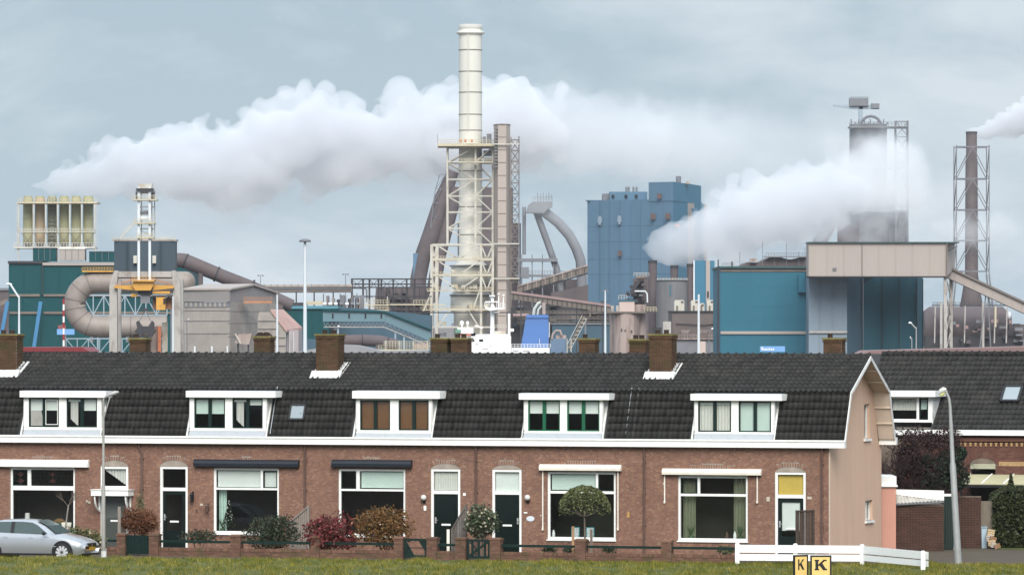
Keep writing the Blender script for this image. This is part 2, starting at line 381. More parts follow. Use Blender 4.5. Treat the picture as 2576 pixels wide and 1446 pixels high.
def tile_field(parent, x0, x1, p0, p1, rows, holes=(), most=300, start=0, lean=0.0):
    """Courses of pantiles from p0=(y,z) at the eave to p1 at the top; holes are (x0,x1,row0,row1)."""
    d = Vector((0, p1[0] - p0[0], p1[1] - p0[1])); ang = math.atan2(d.z, d.y); exp_ = d.length / rows; d.normalize(); nrm = Vector((0, -d.z, d.y))
    rest = MB(); n = start; cols = int((x1 - x0) / TW + .5); w = (x1 - x0) / cols
    for r in range(int(rows + .999)):
        for c in range(cols):
            x = x0 + (c + .5) * w
            if any(h[0] < x < h[1] and h[2] <= r < h[3] for h in holes): continue
            p = Vector((x, p0[0], p0[1])) + d * (r * exp_ + rnd.uniform(-.006, .006)) + nrm * rnd.uniform(0, .005)
            rot = (ang, 0, rnd.uniform(-.012, .012))
            ln = min(1.0, (rows - r + .25))
            if n < most and ln >= 1:
                lk('roof_tile', TILE_ME, parent, p, rot).scale = (w / TW * 1.0, exp_ / TE, 1)
            else:
                tile_geo(rest, Matrix.Translation(p) @ Matrix.Rotation(ang, 4, 'X') @ Matrix.Rotation(rot[2], 4, 'Z'), w, (exp_ + .05) * ln)
            n += 1
    if rest.v: o = lk('tile_courses', rest.mesh('tile_courses', M_tile), parent); o['kind'] = 'stuff'
    return n
# ---------------------------------------------------------------- cross-section of the terrace (t: back from the front wall, z: height)
EAVE, KINK, RIDGE, RKINK, REAVE = (-.10, 4.13), (.62, 5.80), (3.2, 7.04), (5.72, 5.80), (6.46, 4.10)
Z_FB, Z_FT = 3.87, 4.13                 # white gutter board
DEPTH = 6.75
def deck(mb, x0, x1, skip_front=False, th=.07):
    P = [EAVE, KINK, RIDGE, RKINK, REAVE]
    for i in range(4):
        if skip_front and i == 0: continue
        a, b = Vector(P[i]), Vector(P[i + 1]); d = (b - a).normalized(); nn = Vector((-d.y, d.x)) * -th
        mb.prismx([tuple(a), tuple(b), tuple(b + nn), tuple(a + nn)], x0, x1)
# ---------------------------------------------------------------- the terrace houses
HOUSES = [
 dict(x=(-62, 357), label='brick terrace house with white awning box and a white door canopy, behind the silver car',
      door=dict(x=(253, 322), tr=1225, top=1172, arch=1156, mat=M_greydoor, slot=True, canopy=(230, 323, 1231, 1245), fan='slant'),
      win=dict(x=(26, 188), top=1174.5, tr=(1220, 1231), bot=1342, mull=(68, 76), left='stained', right='stained'),
      awn=dict(x=(-48, 221), y=(1158, 1174), mat=M_white, box=True),
      dorm=dict(fas=(50, 267, 982, 998), face=(62, 255), bot=1078.5, ws=[(72, 148), (167, 244)], wy=(999, 1073), mat=M_dgreen, fill=['half', 'half', 'side', 'half'], sash=1)),
 dict(x=(357, 767), label='brick terrace house with navy awning box, a dark little fir standing inside its window',
      door=dict(x=(402.5, 471.5), tr=1229, top=1172, arch=1155.5, mat=M_door, slot=True, fan='dark', glazed=True),
      win=dict(x=(537, 701), top=1175.6, tr=(1225, 1230), bot=1340, mull=(654, 660), left='blind', right='blind_frame', low='mint'),
      awn=dict(x=(487, 750), y=(1158, 1173.5), mat=M_navy, box=True),
      dorm=dict(fas=(467.7, 693, 982, 998), face=(479, 670.7), bot=1081, ws=[(488, 566), (584, 660.5)], wy=(1000, 1075.6), mat=M_dgreen, fill=['blind2', 'blind2', 'side', 'short'])),
 dict(x=(767, 1196), label='brick terrace house with navy awning box and brown blinds in its dormer',
      door=dict(x=(1083.8, 1157), tr=1236.5, top=1178, arch=1164, mat=M_door, slot=True, fan='lace', globe=1068, handle=-1),
      win=dict(x=(851.4, 1018.7), top=1177.7, tr=(1228, 1233), bot=1346, mull=(894.7, 902.7), left='dark', right='greyblind'),
      awn=dict(x=(833.8, 1034), y=(1158, 1174), mat=M_navy, box=True),
      dorm=dict(fas=(886, 1106, 982, 1001), face=(897.6, 1086.7), bot=1087, ws=[(905, 981), (1002, 1078)], wy=(1005, 1080.7), mat=M_dgreen, fill=['brown', 'brown', 'brown', 'brown']),
      sky=(733, 769.5, 1008, 1047)),
 dict(x=(1196, 1620), label='brick terrace house with bright green dormer windows and cream awning rails around its window',
      door=dict(x=(1237.7, 1311), tr=1238, top=1179.4, arch=1167, mat=M_door, slot=True, fan='blind', globe=1329, handle=1, plate=1334),
      win=dict(x=(1377, 1548), top=1185, tr=(1233, 1239.5), bot=1355, mull=(1497, 1503), left='greyblind', right='dark'),
      awn=dict(x=(1356, 1561), y=(1170, 1183), mat=M_cream, box=False, rails=(1364.6, 1553.7, 1330)),
      dorm=dict(fas=(1305, 1532, 988, 1004), face=(1319.6, 1516), bot=1087, ws=[(1327.6, 1408), (1425.5, 1507.4)], wy=(1005, 1083), mat=M_green, fill=['half', 'half', 'half', 'half'])),
 dict(x=(1620, 2086), label='end terrace house with pink stucco gable and yellow blind over its green door',
      door=dict(x=(1949, 2025.7), tr=1247, top=1186, arch=1172, mat=M_door, slot=True, fan='yellow', glazed='white'),
      win=dict(x=(1705, 1880), top=1195, tr=(1240, 1246), bot=1358, mull=(1753, 1759), left='dark', right='dark', low='plants', arch=1180),
      awn=dict(x=(1665, 1913.5), y=(1181, 1194), mat=M_cream, box=False, rails=(1671, 1904, 1262)),
      dorm=dict(fas=(1736.5, 1966, 989.5, 1006), face=(1748, 1947), bot=1089, ws=[(1755, 1838.6), (1857, 1939)], wy=(1007, 1085), mat=M_dgreen, fill=['curt', 'curt', 'full', 'full'])),
]
CHIMNEYS = {1: [], 0: [(18, 'f')], 2: [(827, 'f')], 4: [(1665, 'f')]}
REARCH = {0: [350], 1: [663], 2: [1108, 1159], 3: [1480, 1607], 4: [2098]}
def blind_fill(T, par, kind, x0, x1, z0, z1, y):
    h = z1 - z0
    def p(name, mb, m): return T.part(name, mb, m, par)
    if kind in ('half', 'short', 'blind2', 'full', 'blind', 'greyblind', 'yellow'):
        f = {'half': .42, 'short': .2, 'blind2': .52, 'full': 1, 'blind': 1, 'greyblind': .97, 'yellow': 1}[kind]
        m = {'greyblind': M_grnblind, 'yellow': M_yellow, 'blind2': M_grnblind, 'full': M_grnblind}.get(kind, M_blind)
        b = MB(); b.box(x0, x1, y, y + .006, z1 - h * f, z1)
        b.tube([(x0, y - .012, z1 - h * f), (x1, y - .012, z1 - h * f)], .011, 6)
        p('roller_blind', b, m)
        if kind in ('blind2', 'full', 'half'):
            b = MB(); b.box(x0, x1, y - .012, y - .004, z1 - .09, z1 - .01); p('blind_cassette', b, M_blind)
    elif kind == 'side':
        p('curtain', curtain(MB(), x0 + .08, x0 + (x1 - x0) * .75, z0, z1 - .08, y, slant=.25), M_curtain)
        b = MB(); b.box(x0, x1, y - .03, y - .02, z1 - .09, z1 - .01); p('blind_cassette', b, M_blind)
    elif kind == 'curt':
        p('curtain', curtain(MB(), x0, x1, z0, z1 - .07, y), M_lace)
        b = MB(); b.box(x0, x1, y - .04, y - .03, z1 - .09, z1 - .01); p('blind_cassette', b, M_blind)
    elif kind == 'lace': p('curtain', curtain(MB(), x0, x1, z0, z1, y, .012, .09), M_lace)
    elif kind == 'brown':
        for i in range(9):
            pass
        b = MB(); n = 22
        for i in range(n):
            zz = z0 + (i + .5) * h / n; b.add([(x0, y + .008, zz - h / n * .46), (x1, y + .008, zz - h / n * .46), (x1, y - .006, zz + h / n * .46), (x0, y - .006, zz + h / n * .46)], [(0, 1, 2, 3)])
        p('slatted_blind', b, M_brownblind)['kind'] = 'stuff'
    elif kind == 'slant': p('curtain', curtain(MB(), x0 + .02, x1, z0, z1 - .02, y, slant=h * .95), M_curtain)
    elif kind == 'stained':
        b = MB(); w = x1 - x0; n = max(2, int(w / .3))
        for i in range(1, n): b.box(x0 + w * i / n - .006, x0 + w * i / n + .006, y - .14, y - .13, z0, z1)
        for i in (1, 2, 3): b.box(x0, x1, y - .141, y - .131, z0 + h * i / 4 - .005, z0 + h * i / 4 + .005)
        p('lead_came', b, M_black)
        b = MB(); c = (x0 + x1) / 2
        for zc in (.27, .73):
            b.prism([(c - .13, z0 + h * zc), (c, z0 + h * zc - .10), (c + .13, z0 + h * zc), (c, z0 + h * zc + .10)], y - .139, y - .133)
        p('stained_pane', b, mat('red_glass', (.06, .018, .014), .3, .2, 6))
M_plantgreen = mat('houseplant', (.05, .09, .035), .7, .4, 8, island=.4)
def leafball(mb, c, r, n, size, sq=(1, 1, 1), shell=.55, rg=rnd):
    for _ in range(n):
        while True:
            v = Vector((rg.uniform(-1, 1), rg.uniform(-1, 1), rg.uniform(-1, 1)))
            if shell < v.length <= 1: break
        p = Vector((c[0] + v.x * r * sq[0], c[1] + v.y * r * sq[1], c[2] + v.z * r * sq[2]))
        s = size * rg.uniform(.6, 1.4)
        a = Vector((rg.gauss(0, 1), rg.gauss(0, 1), rg.gauss(0, 1))).normalized(); b = a.cross(Vector((rg.gauss(0, 1), rg.gauss(0, 1), rg.gauss(0, 1)))).normalized()
        mb.add([p - a * s, p - b * s * .55, p + a * s, p + b * s * .55], [(0, 1, 2, 3)])
PROTO_HOUSE = []
for hi, H in enumerate(HOUSES):
    s0, s1 = S(H['x'][0]), S(H['x'][1])
    last = hi == 4
    T = Thing('terrace_house', H['label'], 'house', row(s0, 0, 0), -ANG, 'houses of the front terrace', local=True)
    w = s1 - s0
    X = lambda px, t=0.0: S(px, t) - s0
    def ZZ(py, px, t=0.0): return Z(py, S(px, t), t)
    D_, V = H['door'], H['win']
    dx0, dx1 = X(D_['x'][0]), X(D_['x'][1]); dtop = ZZ(D_['top'], D_['x'][0]); darch = ZZ(D_['arch'], D_['x'][0]); dtr = ZZ(D_['tr'], D_['x'][0])
    wx0, wx1 = X(V['x'][0]), X(V['x'][1]); wt_, wb_ = ZZ(V['top'], V['x'][0]), ZZ(V['bot'], V['x'][0])
    holes = [(dx0, dx1, .05, dtop), (wx0, wx1, wb_, wt_)]
    # ---- front wall
    b = MB(); slab_with_holes(b, 0, w - (.004 if last else 0), -.1, 3.86, holes, .014, .24); wall = T.part('wall', b, M_mortar)
    arches = [((dx0 + dx1) / 2, (dx1 - dx0) / 2 + .13, dtop - .02, darch - dtop + .16)]
    wc, wh = (wx0 + wx1) / 2, (wx1 - wx0) / 2
    arches.append((wc, wh + .12, wt_ + (.0 if 'arch' in V else -.02), .40))
    brick_face(wall, 't', 0, w, .0, 3.85, holes, arches, score=lambda q: -q[1])
    def voussoirs(cx, hw, z, rise, th, name='brick_arch'):   # bricks on edge round an elliptical head
        v = MB(); n = int(hw * 2.3 / .066)
        for i in range(n):
            f = math.pi * (i + .5) / n; p = Vector((cx - hw * math.cos(f), 0, z + rise * math.sin(f)))
            nv = Vector((-math.cos(f) / hw, 0, math.sin(f) / max(rise, .05))).normalized(); tv = Vector((nv.z, 0, -nv.x)) * .026
            a = [p - tv, p + tv, p + tv * 1.12 + nv * th, p - tv * 1.12 + nv * th]
            v.prism([(q.x, q.z) for q in a], -.006 + rnd.uniform(-.003, .003), .05)
        o = T.part(name, v, M_brick, wall, 'arch of upright bricks'); o['kind'] = 'stuff'
    voussoirs((dx0 + dx1) / 2, (dx1 - dx0) / 2 + .012, dtop - .01, darch - dtop + .012, .13)
    ar = .09 if 'arch' in V else .03
    if 'arch' in V:
        b = MB(); b.prism([(wc - wh, wt_)] + [(wc - wh * math.cos(math.pi * i / 14), wt_ + .22 * math.sin(math.pi * i / 14)) for i in range(15)], .004, .06); T.part('arch_panel', b, M_tan)
        voussoirs(wc, wh + .012, wt_, .235, .16)
    else:
        b = MB(); b.prism([(wc - wh - .1, wt_ + .002), (wc + wh + .1, wt_ + .002)] + [(wc + (wh + .1) * math.cos(math.pi * i / 12), wt_ + .17 * math.sin(math.pi * i / 12)) for i in range(1, 12)], .006, .06)
        T.part('arch_infill', b, M_brick, wall)
        voussoirs(wc, wh + .11, wt_, .185, .2)
    b = MB(); n_ = 14; cx_, hw_ = (dx0 + dx1) / 2, (dx1 - dx0) / 2
    b.prism([(dx0, dtop + .002)] + [(cx_ - hw_ * math.cos(math.pi * i / n_), dtop + (darch - dtop) * math.sin(math.pi * i / n_)) for i in range(1, n_)] + [(dx1, dtop + .002)], .02, .07); T.part('arch_panel', b, M_tan)
    # ---- shell: party wall, back wall, floors
    b = MB(); b.box(0, .09, .25, DEPTH - .2, 0, 3.9); b.box(w - (.33 if last else .09), w - (.24 if last else 0), .25, DEPTH - .2, 0, 3.9)
    T.part('party_wall', b, M_room)['kind'] = 'stuff'
    b = MB(); b.box(.1, w - .34, 3.6, 3.7, 0, 3.9); T.part('room_wall', b, M_room)
    b = MB(); b.box(0, w - (.004 if last else 0), DEPTH - .2, DEPTH, -.1, 4.0); T.part('back_wall', b, M_brick3)
    b = MB(); b.box(.09, w - .09, .25, DEPTH - .2, 3.0, 3.12); T.part('upper_floor', b, M_room)
    b = MB(); b.box(.09, w - .09, .25, DEPTH - .2, -.05, .06); T.part('ground_floor', b, mat('dark_floor', (.08, .06, .045), .7, .2, 2))
    # ---- gutter board
    xr = X(2124, -.2) if last else w
    b = MB(); b.box(0, xr, -.24, .0, Z_FB, Z_FT); b.box(0, xr, -.27, -.24, Z_FT - .05, Z_FT + .015); T.part('gutter_board', b, M_white)
    # ---- roof
    G = H['dorm']; fx0, fx1 = X(G['face'][0], .06), X(G['face'][1], .06)
    ov = S(2124, -.12) - s1 if last else 0
    b = MB(); deck(b, 0, fx0); deck(b, fx0, fx1, True); deck(b, fx1, w + ov)
    roof = T.part('roof', b, M_deck)
    skyh = []
    if 'sky' in H and False: pass
    nrow = 6.45
    b2 = [(fx0 - .12, fx1 + .12, 0, 9)]
    n0 = tile_field(roof, 0, w + ov, (EAVE[0] - .03, EAVE[1] + .02), (KINK[0] - .01, KINK[1] + .02), nrow, b2)
    ch_holes = []
    for cpx, _ in CHIMNEYS.get(hi, []):
        if True: ch_holes.append((X(cpx, 1.9) - .40, X(cpx, 1.9) + .40, 3, 6))
    tile_field(roof, 0, w + ov, (KINK[0] - .10, KINK[1] + .0), (RIDGE[0] - .05, RIDGE[1] + .02), 10, ch_holes, start=n0)
    rc = MB(); nn_ = int((w + ov) / .31 + .5)
    for i in range(nn_):
        a = (w + ov) * i / nn_; e = (w + ov) * (i + 1) / nn_
        if i == 0:
            _rm = MB(); _rm.tube([(0, 0, 0), (.235, 0, 0), (.24, 0, 0), (.295, 0, 0)], [.10, .104, .135, .135], 10, True); ridge_me = _rm.mesh('ridge_tile', M_tile)
        lk('ridge_tile', ridge_me, roof, (a, RIDGE[0], RIDGE[1] - .005), (0, rnd.uniform(-.01, .01), 0))
    b = MB(); ang2 = math.atan2(RIDGE[1] - RKINK[1], RKINK[0] - RIDGE[0])
    b.prismx([(RIDGE[0], RIDGE[1] + .03), (RKINK[0], RKINK[1] + .03), (RKINK[0], RKINK[1] + .075), (RIDGE[0], RIDGE[1] + .075)], 0, w + ov)
    b.prismx([(RKINK[0], RKINK[1] + .02), (REAVE[0], REAVE[1] + .02), (REAVE[0] + .05, REAVE[1] + .04), (RKINK[0] + .05, RKINK[1] + .04)], 0, w + ov)
    T.part('rear_tiles', b, M_tile, roof)['kind'] = 'stuff'
    if hi in (1, 3):                                        # pale repair strips down the lower slope by the party wall
        for px_ in ((686,) if hi == 1 else (1579, 1596)):
            xx = X(px_, .2); b = MB(); b.prismx([(EAVE[0], EAVE[1] + .13), (KINK[0], KINK[1] + .13), (KINK[0], KINK[1] + .10), (EAVE[0], EAVE[1] + .10)], xx, xx + .025); T.part('lead_strip', b, M_lead, roof)
    # ---- dormer
    yf = .03
    gz0, gz1 = ZZ(G['bot'], G['face'][0]), ZZ(G['fas'][2] + 3, G['face'][0])
    wz1, wz0 = ZZ(G['wy'][0], G['face'][0]), ZZ(G['wy'][1], G['face'][0])
    wins = [(X(a, yf), X(c, yf), wz0, wz1) for a, c in G['ws']]
    b = MB(); slab_with_holes(b, fx0, fx1, gz0, gz1 - .02, wins, yf, yf + .1); dm = T.part('dormer', b, M_white)
    fz0, fz1 = ZZ(G['fas'][3], G['fas'][0], -.12), ZZ(G['fas'][2], G['fas'][0], -.12)
    fa, fb = X(G['fas'][0], -.12), X(G['fas'][1], -.12)
    b = MB(); b.box(fa, fb, -.14, -.10, fz0, fz1); b.box(fb - .04, fb, -.10, .62, fz0, fz1); b.box(fa, fa + .04, -.10, .62, fz0, fz1); b.box(fa + .04, fb - .04, -.10, .72, fz1 - .09, fz1 - .02)
    T.part('dormer_fascia', b, M_white, dm)
    b = MB(); b.box(fa + .06, fb - .06, -.08, .74, fz1 - .015, fz1 + .01); T.part('dormer_roof', b, M_lead, dm)
    def slope_t(z): return EAVE[0] + (z - EAVE[1]) * (KINK[0] - EAVE[0]) / (KINK[1] - EAVE[1])
    for xa, xb in ((fx0 - .03, fx0), (fx1, fx1 + .03)):
        b = MB(); zt = fz0; b.prismx([(yf, gz0 - .12), (yf, zt), (slope_t(zt) + .05, zt), (slope_t(gz0 - .12) + .05, gz0 - .12)], xa, xb); T.part('dormer_cheek', b, M_dirtywhite, dm)
    b = MB()
    for xa, sg in ((fx0 - .03, -1), (fx1 + .03, 1)):       # white boards that follow the roof slope beside the cheeks
        z_a, z_b = EAVE[1] + .01, fz0
        x_ = (xa, xa + sg * .055)
        b.prismx([(slope_t(z_a) - .08, z_a), (slope_t(z_b) - .06, z_b), (slope_t(z_b) + .02, z_b), (slope_t(z_a) + .02, z_a)], min(x_), max(x_))
    T.part('slope_board', b, M_dirtywhite, dm)['kind'] = 'stuff'
    b = MB(); b.prismx([(yf - .01, gz0 + .01), (yf - .04, gz0 - .01), (-.14, EAVE[1] + .015), (-.06, EAVE[1] + .012), (yf + .1, gz0)], fx0 - .0, fx1 + .0); T.part('lead_apron', b, M_lead, dm)
    b = MB(); b.box(fx0 - .01, fx1 + .01, yf - .05, yf + .02, gz0 - .012, gz0 + .035); T.part('dormer_sill', b, M_white, dm)
    for j, (a, c, z0_, z1_) in enumerate(wins):
        b = MB(); mid = (a + c) / 2; fw = .045
        frame(b, a + .004, c - .004, z0_ + .004, z1_ - .004, fw, yf + .03, yf + .09); b.box(mid - .06, mid + .06, yf + .028, yf + .088, z0_ + fw, z1_ - fw); b.box(mid - .008, mid + .008, yf + .02, yf + .03, z0_ + fw, z1_ - fw)
        T.part('window_frame', b, G['mat'], dm)
        for q, (xa, xb) in enumerate(((a + fw, mid - .06), (mid + .06, c - fw))):
            b = MB(); b.box(xa, xb, yf + .06, yf + .066, z0_ + fw, z1_ - fw); T.part('window_pane', b, M_glass, dm)
            blind_fill(T, dm, G['fill'][j * 2 + q], xa, xb, z0_ + fw, z1_ - fw, yf + .11)
            if 'sash' in G and j == 0 and q == 1:
                b = MB(); frame(b, xa + .005, xb - .005, z0_ + .09, z1_ - .07, .022, yf + .015, yf + .028); T.part('insect_screen', b, M_white, dm)
    # ---- main window
    fw = .075
    b = MB(); frame(b, wx0, wx1, wb_, wt_, fw, .05, .13, .09); win = T.part('window', b, M_white)
    ztr0, ztr1 = ZZ(V['tr'][1], V['x'][0]), ZZ(V['tr'][0], V['x'][0])
    mx0, mx1 = X(V['mull'][0]), X(V['mull'][1])
    b = MB(); b.box(wx0 + fw, wx1 - fw, .045, .128, ztr0, ztr1); T.part('transom', b, M_white, win)
    b = MB(); b.box(mx0, mx1, .048, .127, ztr1, wt_ - fw); T.part('mullion', b, M_white, win)
    b = MB(); b.box(wx0 - .03, wx1 + .03, -.05, .06, wb_ - .045, wb_ - .002); T.part('sill', b, M_white if not 'x' in V.get('low', '') else M_stone, win)
    for nm, xa, xb in (('left', wx0 + fw, mx0), ('right', mx1, wx1 - fw)):
        small = (xb - xa) < .7
        if small:
            b = MB(); frame(b, xa + .003, xb - .003, ztr1 + .003, wt_ - fw - .003, .038, .06, .11); T.part('casement', b, M_dgreen, win)
        b = MB(); b.box(xa + .01, xb - .01, .085, .09, ztr1 + .01, wt_ - fw - .01); T.part('upper_pane', b, M_glass, win)
        k = V[nm]
        if k == 'blind_frame': k = 'blind'
        if k != 'dark': blind_fill(T, win, k, xa + .04, xb - .04, ztr1 + .03, wt_ - fw - .02, .15 if k != 'stained' else .235)
    b = MB(); b.box(wx0 + fw, wx1 - fw, .085, .09, wb_ + .09, ztr0); T.part('lower_pane', b, M_glass, win)
    low = V.get('low')
    if low == 'mint': T.part('curtain', curtain(MB(), wx0 + .1, wx0 + .4, wb_ + .1, ztr0, .3), M_mint, win)
    if low == 'plants':
        T.part('curtain', curtain(MB(), wx1 - .6, wx1 - .1, wb_ + .1, wt_ - .1, .32), mat('olive_curtain', (.16, .17, .11), .9, .2, 6, stretch=(8, 8, .4)), win)
        T.part('curtain', curtain(MB(), wx0 + .1, wx0 + .55, wb_ + .1, wt_ - .1, .32), mat('olive_curtain', (.16, .17, .11)), win)
    b = MB(); b.box(wx0 + .02, wx1 - .02, .14, .38, wb_ - .03, wb_ + .02); T.part('inner_sill', b, M_room, win)
    # ---- awning
    A = H['awn']; ax0, ax1 = X(A['x'][0], -.15), X(A['x'][1], -.15); az0, az1 = ZZ(A['y'][1], A['x'][1], -.1), ZZ(A['y'][0], A['x'][1], -.1)
    b = MB(); zc = (az0 + az1) / 2; rr_ = (az1 - az0) / 2
    prof = [(-.005, az1 + .02), (-.08, az1 + .03), (-.17, az1 - .02), (-.2, zc), (-.19, az0), (-.1, az0 - .01), (-.005, az0 + .02)]
    b.prismx(prof, ax0 + .02, ax1 - .02); aw = T.part('awning', b, A['mat'])
    for xe in (ax0, ax1 - .02):
        b = MB(); b.prismx([(y_ - .004 * (y_ < -.01), z_ + (.004 if z_ > zc else -.004)) for y_, z_ in prof], xe, xe + .02); T.part('end_cap', b, A['mat'], aw)
    if 'rails' in A:
        for rpx in A['rails'][:2]:
            b = MB(); xx = X(rpx, -.05); zb = ZZ(A['rails'][2], rpx); b.box(xx - .02, xx + .02, -.05, -.012, zb, az0); b.box(xx - .028, xx + .028, -.07, -.01, zb - .03, zb + .05); T.part('awning_rail', b, A['mat'], aw)
    # ---- door
    b = MB(); fr_ = .085
    b.box(dx0, dx0 + fr_, .03, .12, .02, dtop); b.box(dx1 - fr_, dx1, .03, .12, .02, dtop); b.box(dx0 + fr_, dx1 - fr_, .03, .12, dtop - fr_, dtop); b.box(dx0 + fr_, dx1 - fr_, .03, .12, dtr - .06, dtr + .06)
    do = T.part('door_frame', b, M_white)
    fa_, fb_ = dx0 + fr_, dx1 - fr_
    b = MB(); b.box(fa_, fb_, .085, .09, dtr + .06, dtop - fr_); T.part('fanlight_pane', b, M_glass, do)
    if D_['fan'] != 'dark': blind_fill(T, do, D_['fan'], fa_ + .01, fb_ - .01, dtr + .07, dtop - fr_ - .01, .14)
    b = MB(); zt = dtr - .065
    if D_.get('glazed'):
        g0, g1 = .75 if D_['glazed'] is True else .78, zt - .16
        frame(b, fa_ + .004, fb_ - .004, .08, zt, .13, .07, .115, g0 - .08)
        lf = T.part('door', b, D_['mat'])
        b = MB(); b.box(fa_ + .13, fb_ - .13, .09, .095, g0, g1 + .03); T.part('door_pane', b, M_glass, lf)
        if D_['glazed'] == 'white': b = MB(); b.box(fa_ + .14, fb_ - .14, .12, .126, g0 + .2, g1 + .02); T.part('door_blind', b, M_blind, lf)
    else:
        b.box(fa_ + .004, fb_ - .004, .075, .115, .08, zt); lf = T.part('door', b, D_['mat'])
        if D_['mat'] is not M_greydoor:
            for za, zb in ((.25, .8), (.95, zt - .15)):
                b = MB(); frame(b, fa_ + .12, fb_ - .12, za, zb, .03, .06, .074); T.part('door_panel', b, D_['mat'], lf)
        else:
            b = MB(); b.box(fa_ + .1, fb_ - .1, .066, .074, 1.15, zt - .1); T.part('door_pane', b, mat('grey_door_glass', (.10, .11, .105), .25, .1, 3), lf)
    sl = (fa_ + fb_) / 2
    b = MB(); b.box(sl - .17, sl + .17, .05, .068, 1.02, 1.085); b.box(sl - .13, sl + .13, .044, .05, 1.035, 1.07); T.part('letter_slot', b, M_white, lf)
    hx = fa_ + .07 if D_.get('handle', -1 if D_.get('glazed') else 1) < 0 else fb_ - .07
    b = MB(); b.box(hx - .03, hx + .03, .05, .068, 1.1, 1.32); b.box(hx - .02, hx + .09, .02, .035, 1.2, 1.225); b.box(hx - .012, hx + .012, .035, .05, 1.2, 1.225); T.part('handle', b, M_steel, lf)
    b = MB(); b.box(dx0 - .03, dx1 + .03, -.14, .12, -.05, .05); T.part('doorstep', b, M_stone)
    if 'canopy' in D_:
        c = D_['canopy']; ca, cb = X(c[0], -.5), X(c[1], -.5); cz0, cz1 = ZZ(c[3], c[0], -.4), ZZ(c[2], c[0], -.4)
        b = MB(); b.box(ca, cb, -.55, 0, cz0, cz1); b.box(ca - .03, cb + .03, -.58, 0, cz1, cz1 + .025); cn = T.part('door_canopy', b, M_white)
        for xx in (ca + .12, cb - .12):
            b = MB(); pts = [(-.45 * math.sin(R(q)), cz0 - .55 + .55 * (1 - math.cos(R(q)))) for q in range(0, 91, 15)]
            for u, v in zip(pts, pts[1:]): b.bar((xx, u[0] - .03, u[1]), (xx, v[0] - .03, v[1]), .05)
            b.box(xx - .03, xx + .03, -.05, -.012, cz0 - .6, cz0); T.part('bracket', b, M_white, cn)
    if 'globe' in D_:
        gx = X(D_['globe']); gz = ZZ(1250, D_['globe'])
        b = MB(); b.box(gx - .04, gx + .04, -.03, -.012, gz - .2, gz - .08); b.bar((gx, -.02, gz - .15), (gx, -.12, gz - .13), .03); b.lathe([(.045, -.13), (.07, -.1), (.05, -.09)], (gx, -.12, gz), 10); wl = T.part('wall_lamp', b, M_black)
        b = MB(); b.ball((gx, -.12, gz), .105, 12); T.part('globe', b, M_lamp, wl)
    # house-number plates and meter plates beside the door
    for px_, py_, sx, sz, mm in {0: [(225, 1262, .1, .09, M_tan), (219, 1259, .07, .08, M_tan)], 1: [(507, 1268, .12, .08, M_tan), (495, 1283, .08, .1, M_pipe)], 2: [(1069, 1275, .1, .13, M_white), (1168, 1242, .1, .1, M_white), (1069, 1281, .09, .05, M_white)],
                                 3: [(1322, 1288, .13, .05, M_white), (1360, 1295, .05, .06, M_tan), (1580, 1293, .09, .2, mat('ochre_ornament', (.4, .24, .08), .6, .3, 9))], 4: [(1932, 1254, .12, .16, M_tan), (2036, 1251, .16, .09, M_tan), (1669, 1215, .05, .1, M_tan)]}[hi]:
        b = MB(); q = X(px_); zz = ZZ(py_, px_); b.box(q - sx / 2, q + sx / 2, -.02, -.004, zz - sz / 2, zz + sz / 2); T.part('wall_plate', b, mm)
    if 'plate' in D_:
        b = MB(); gx, gz = X(D_['plate']), ZZ(1303, D_['plate']); b.tube([(gx, -.015, gz), (gx, -.004, gz)], .13, 18, True, False); b.v = [(gx + (x - gx) * 1.15, y, gz + (z - gz) * .72) for x, y, z in b.v]; T.part('oval_plate', b, mat('pale_blue_enamel', (.6, .64, .7), .3, .05, 4))
    if hi == 1:                                            # carriage lantern and a hanging lamp
        for px_, pyc, s_ in ((482, 1252, 1), (520, 1278, .8)):
            gx, gz = X(px_, -.15), ZZ(pyc, px_, -.15)
            b = MB(); b.bar((gx, -.012, gz + .22 * s_), (gx, -.15, gz + .2 * s_), .025); b.box(gx - .03, gx + .03, -.03, -.012, gz - .1, gz + .25 * s_)
            b.lathe([(.03, .2 * s_), (.09, .12 * s_), (.085, .1 * s_)], (gx, -.15, gz), 6, False); b.lathe([(.05, -.14 * s_), (.075, .1 * s_)], (gx, -.15, gz), 6, False); T.part('wall_lantern', b, M_black if s_ == 1 else M_pipe)
    # ---- downpipe at the right-hand boundary
    px_ = {0: 357, 1: 767, 2: 1197, 3: 1620, 4: 2067}[hi]; gx = X(px_, -.06)
    b = MB()
    if hi == 0: path = [(gx - .12, -.12, Z_FB + .02), (gx - .12, -.07, 3.72), (gx, -.07, 3.52), (gx, -.07, .05)]
    else: path = [(gx, -.12, Z_FB + .02), (gx, -.07, 3.72), (gx, -.07, 2.0), (gx, -.07, .05)]
    b.tube(path, .04, 10); dp = T.part('downpipe', b, M_pipe)
    for zz in (1.1, 2.2, 3.3):
        b = MB(); b.box(gx - .055, gx + .055, -.11, -.012, zz, zz + .03); T.part('pipe_bracket', b, M_pipe, dp)
    # ---- front chimneys (on the ridge-side of a party wall), rear chimneys on the far slope
    def chimney(cpx, wpx, ztop_py, tc_, tb, rear=False):
        t0, t1 = tc_ - tb / 2, tc_ + tb / 2
        xa, xb = X(cpx - wpx / 2, t0), X(cpx + wpx / 2 - 9, t0); sm = (xa + xb) / 2 + s0
        zt = Z(ztop_py, sm, t0); zb = 6.0 if not rear else 6.3
        b = MB(); b.box(xa + .012, xb - .012, t0 + .012, t1 - .012, zb, zt); ch = T.part('chimney', b, M_mortar2)
        zs = 6.33 if not rear else zt - .7
        nb = 0
        zq = zs
        cor = zt - .20
        rest = MB(); c = 0
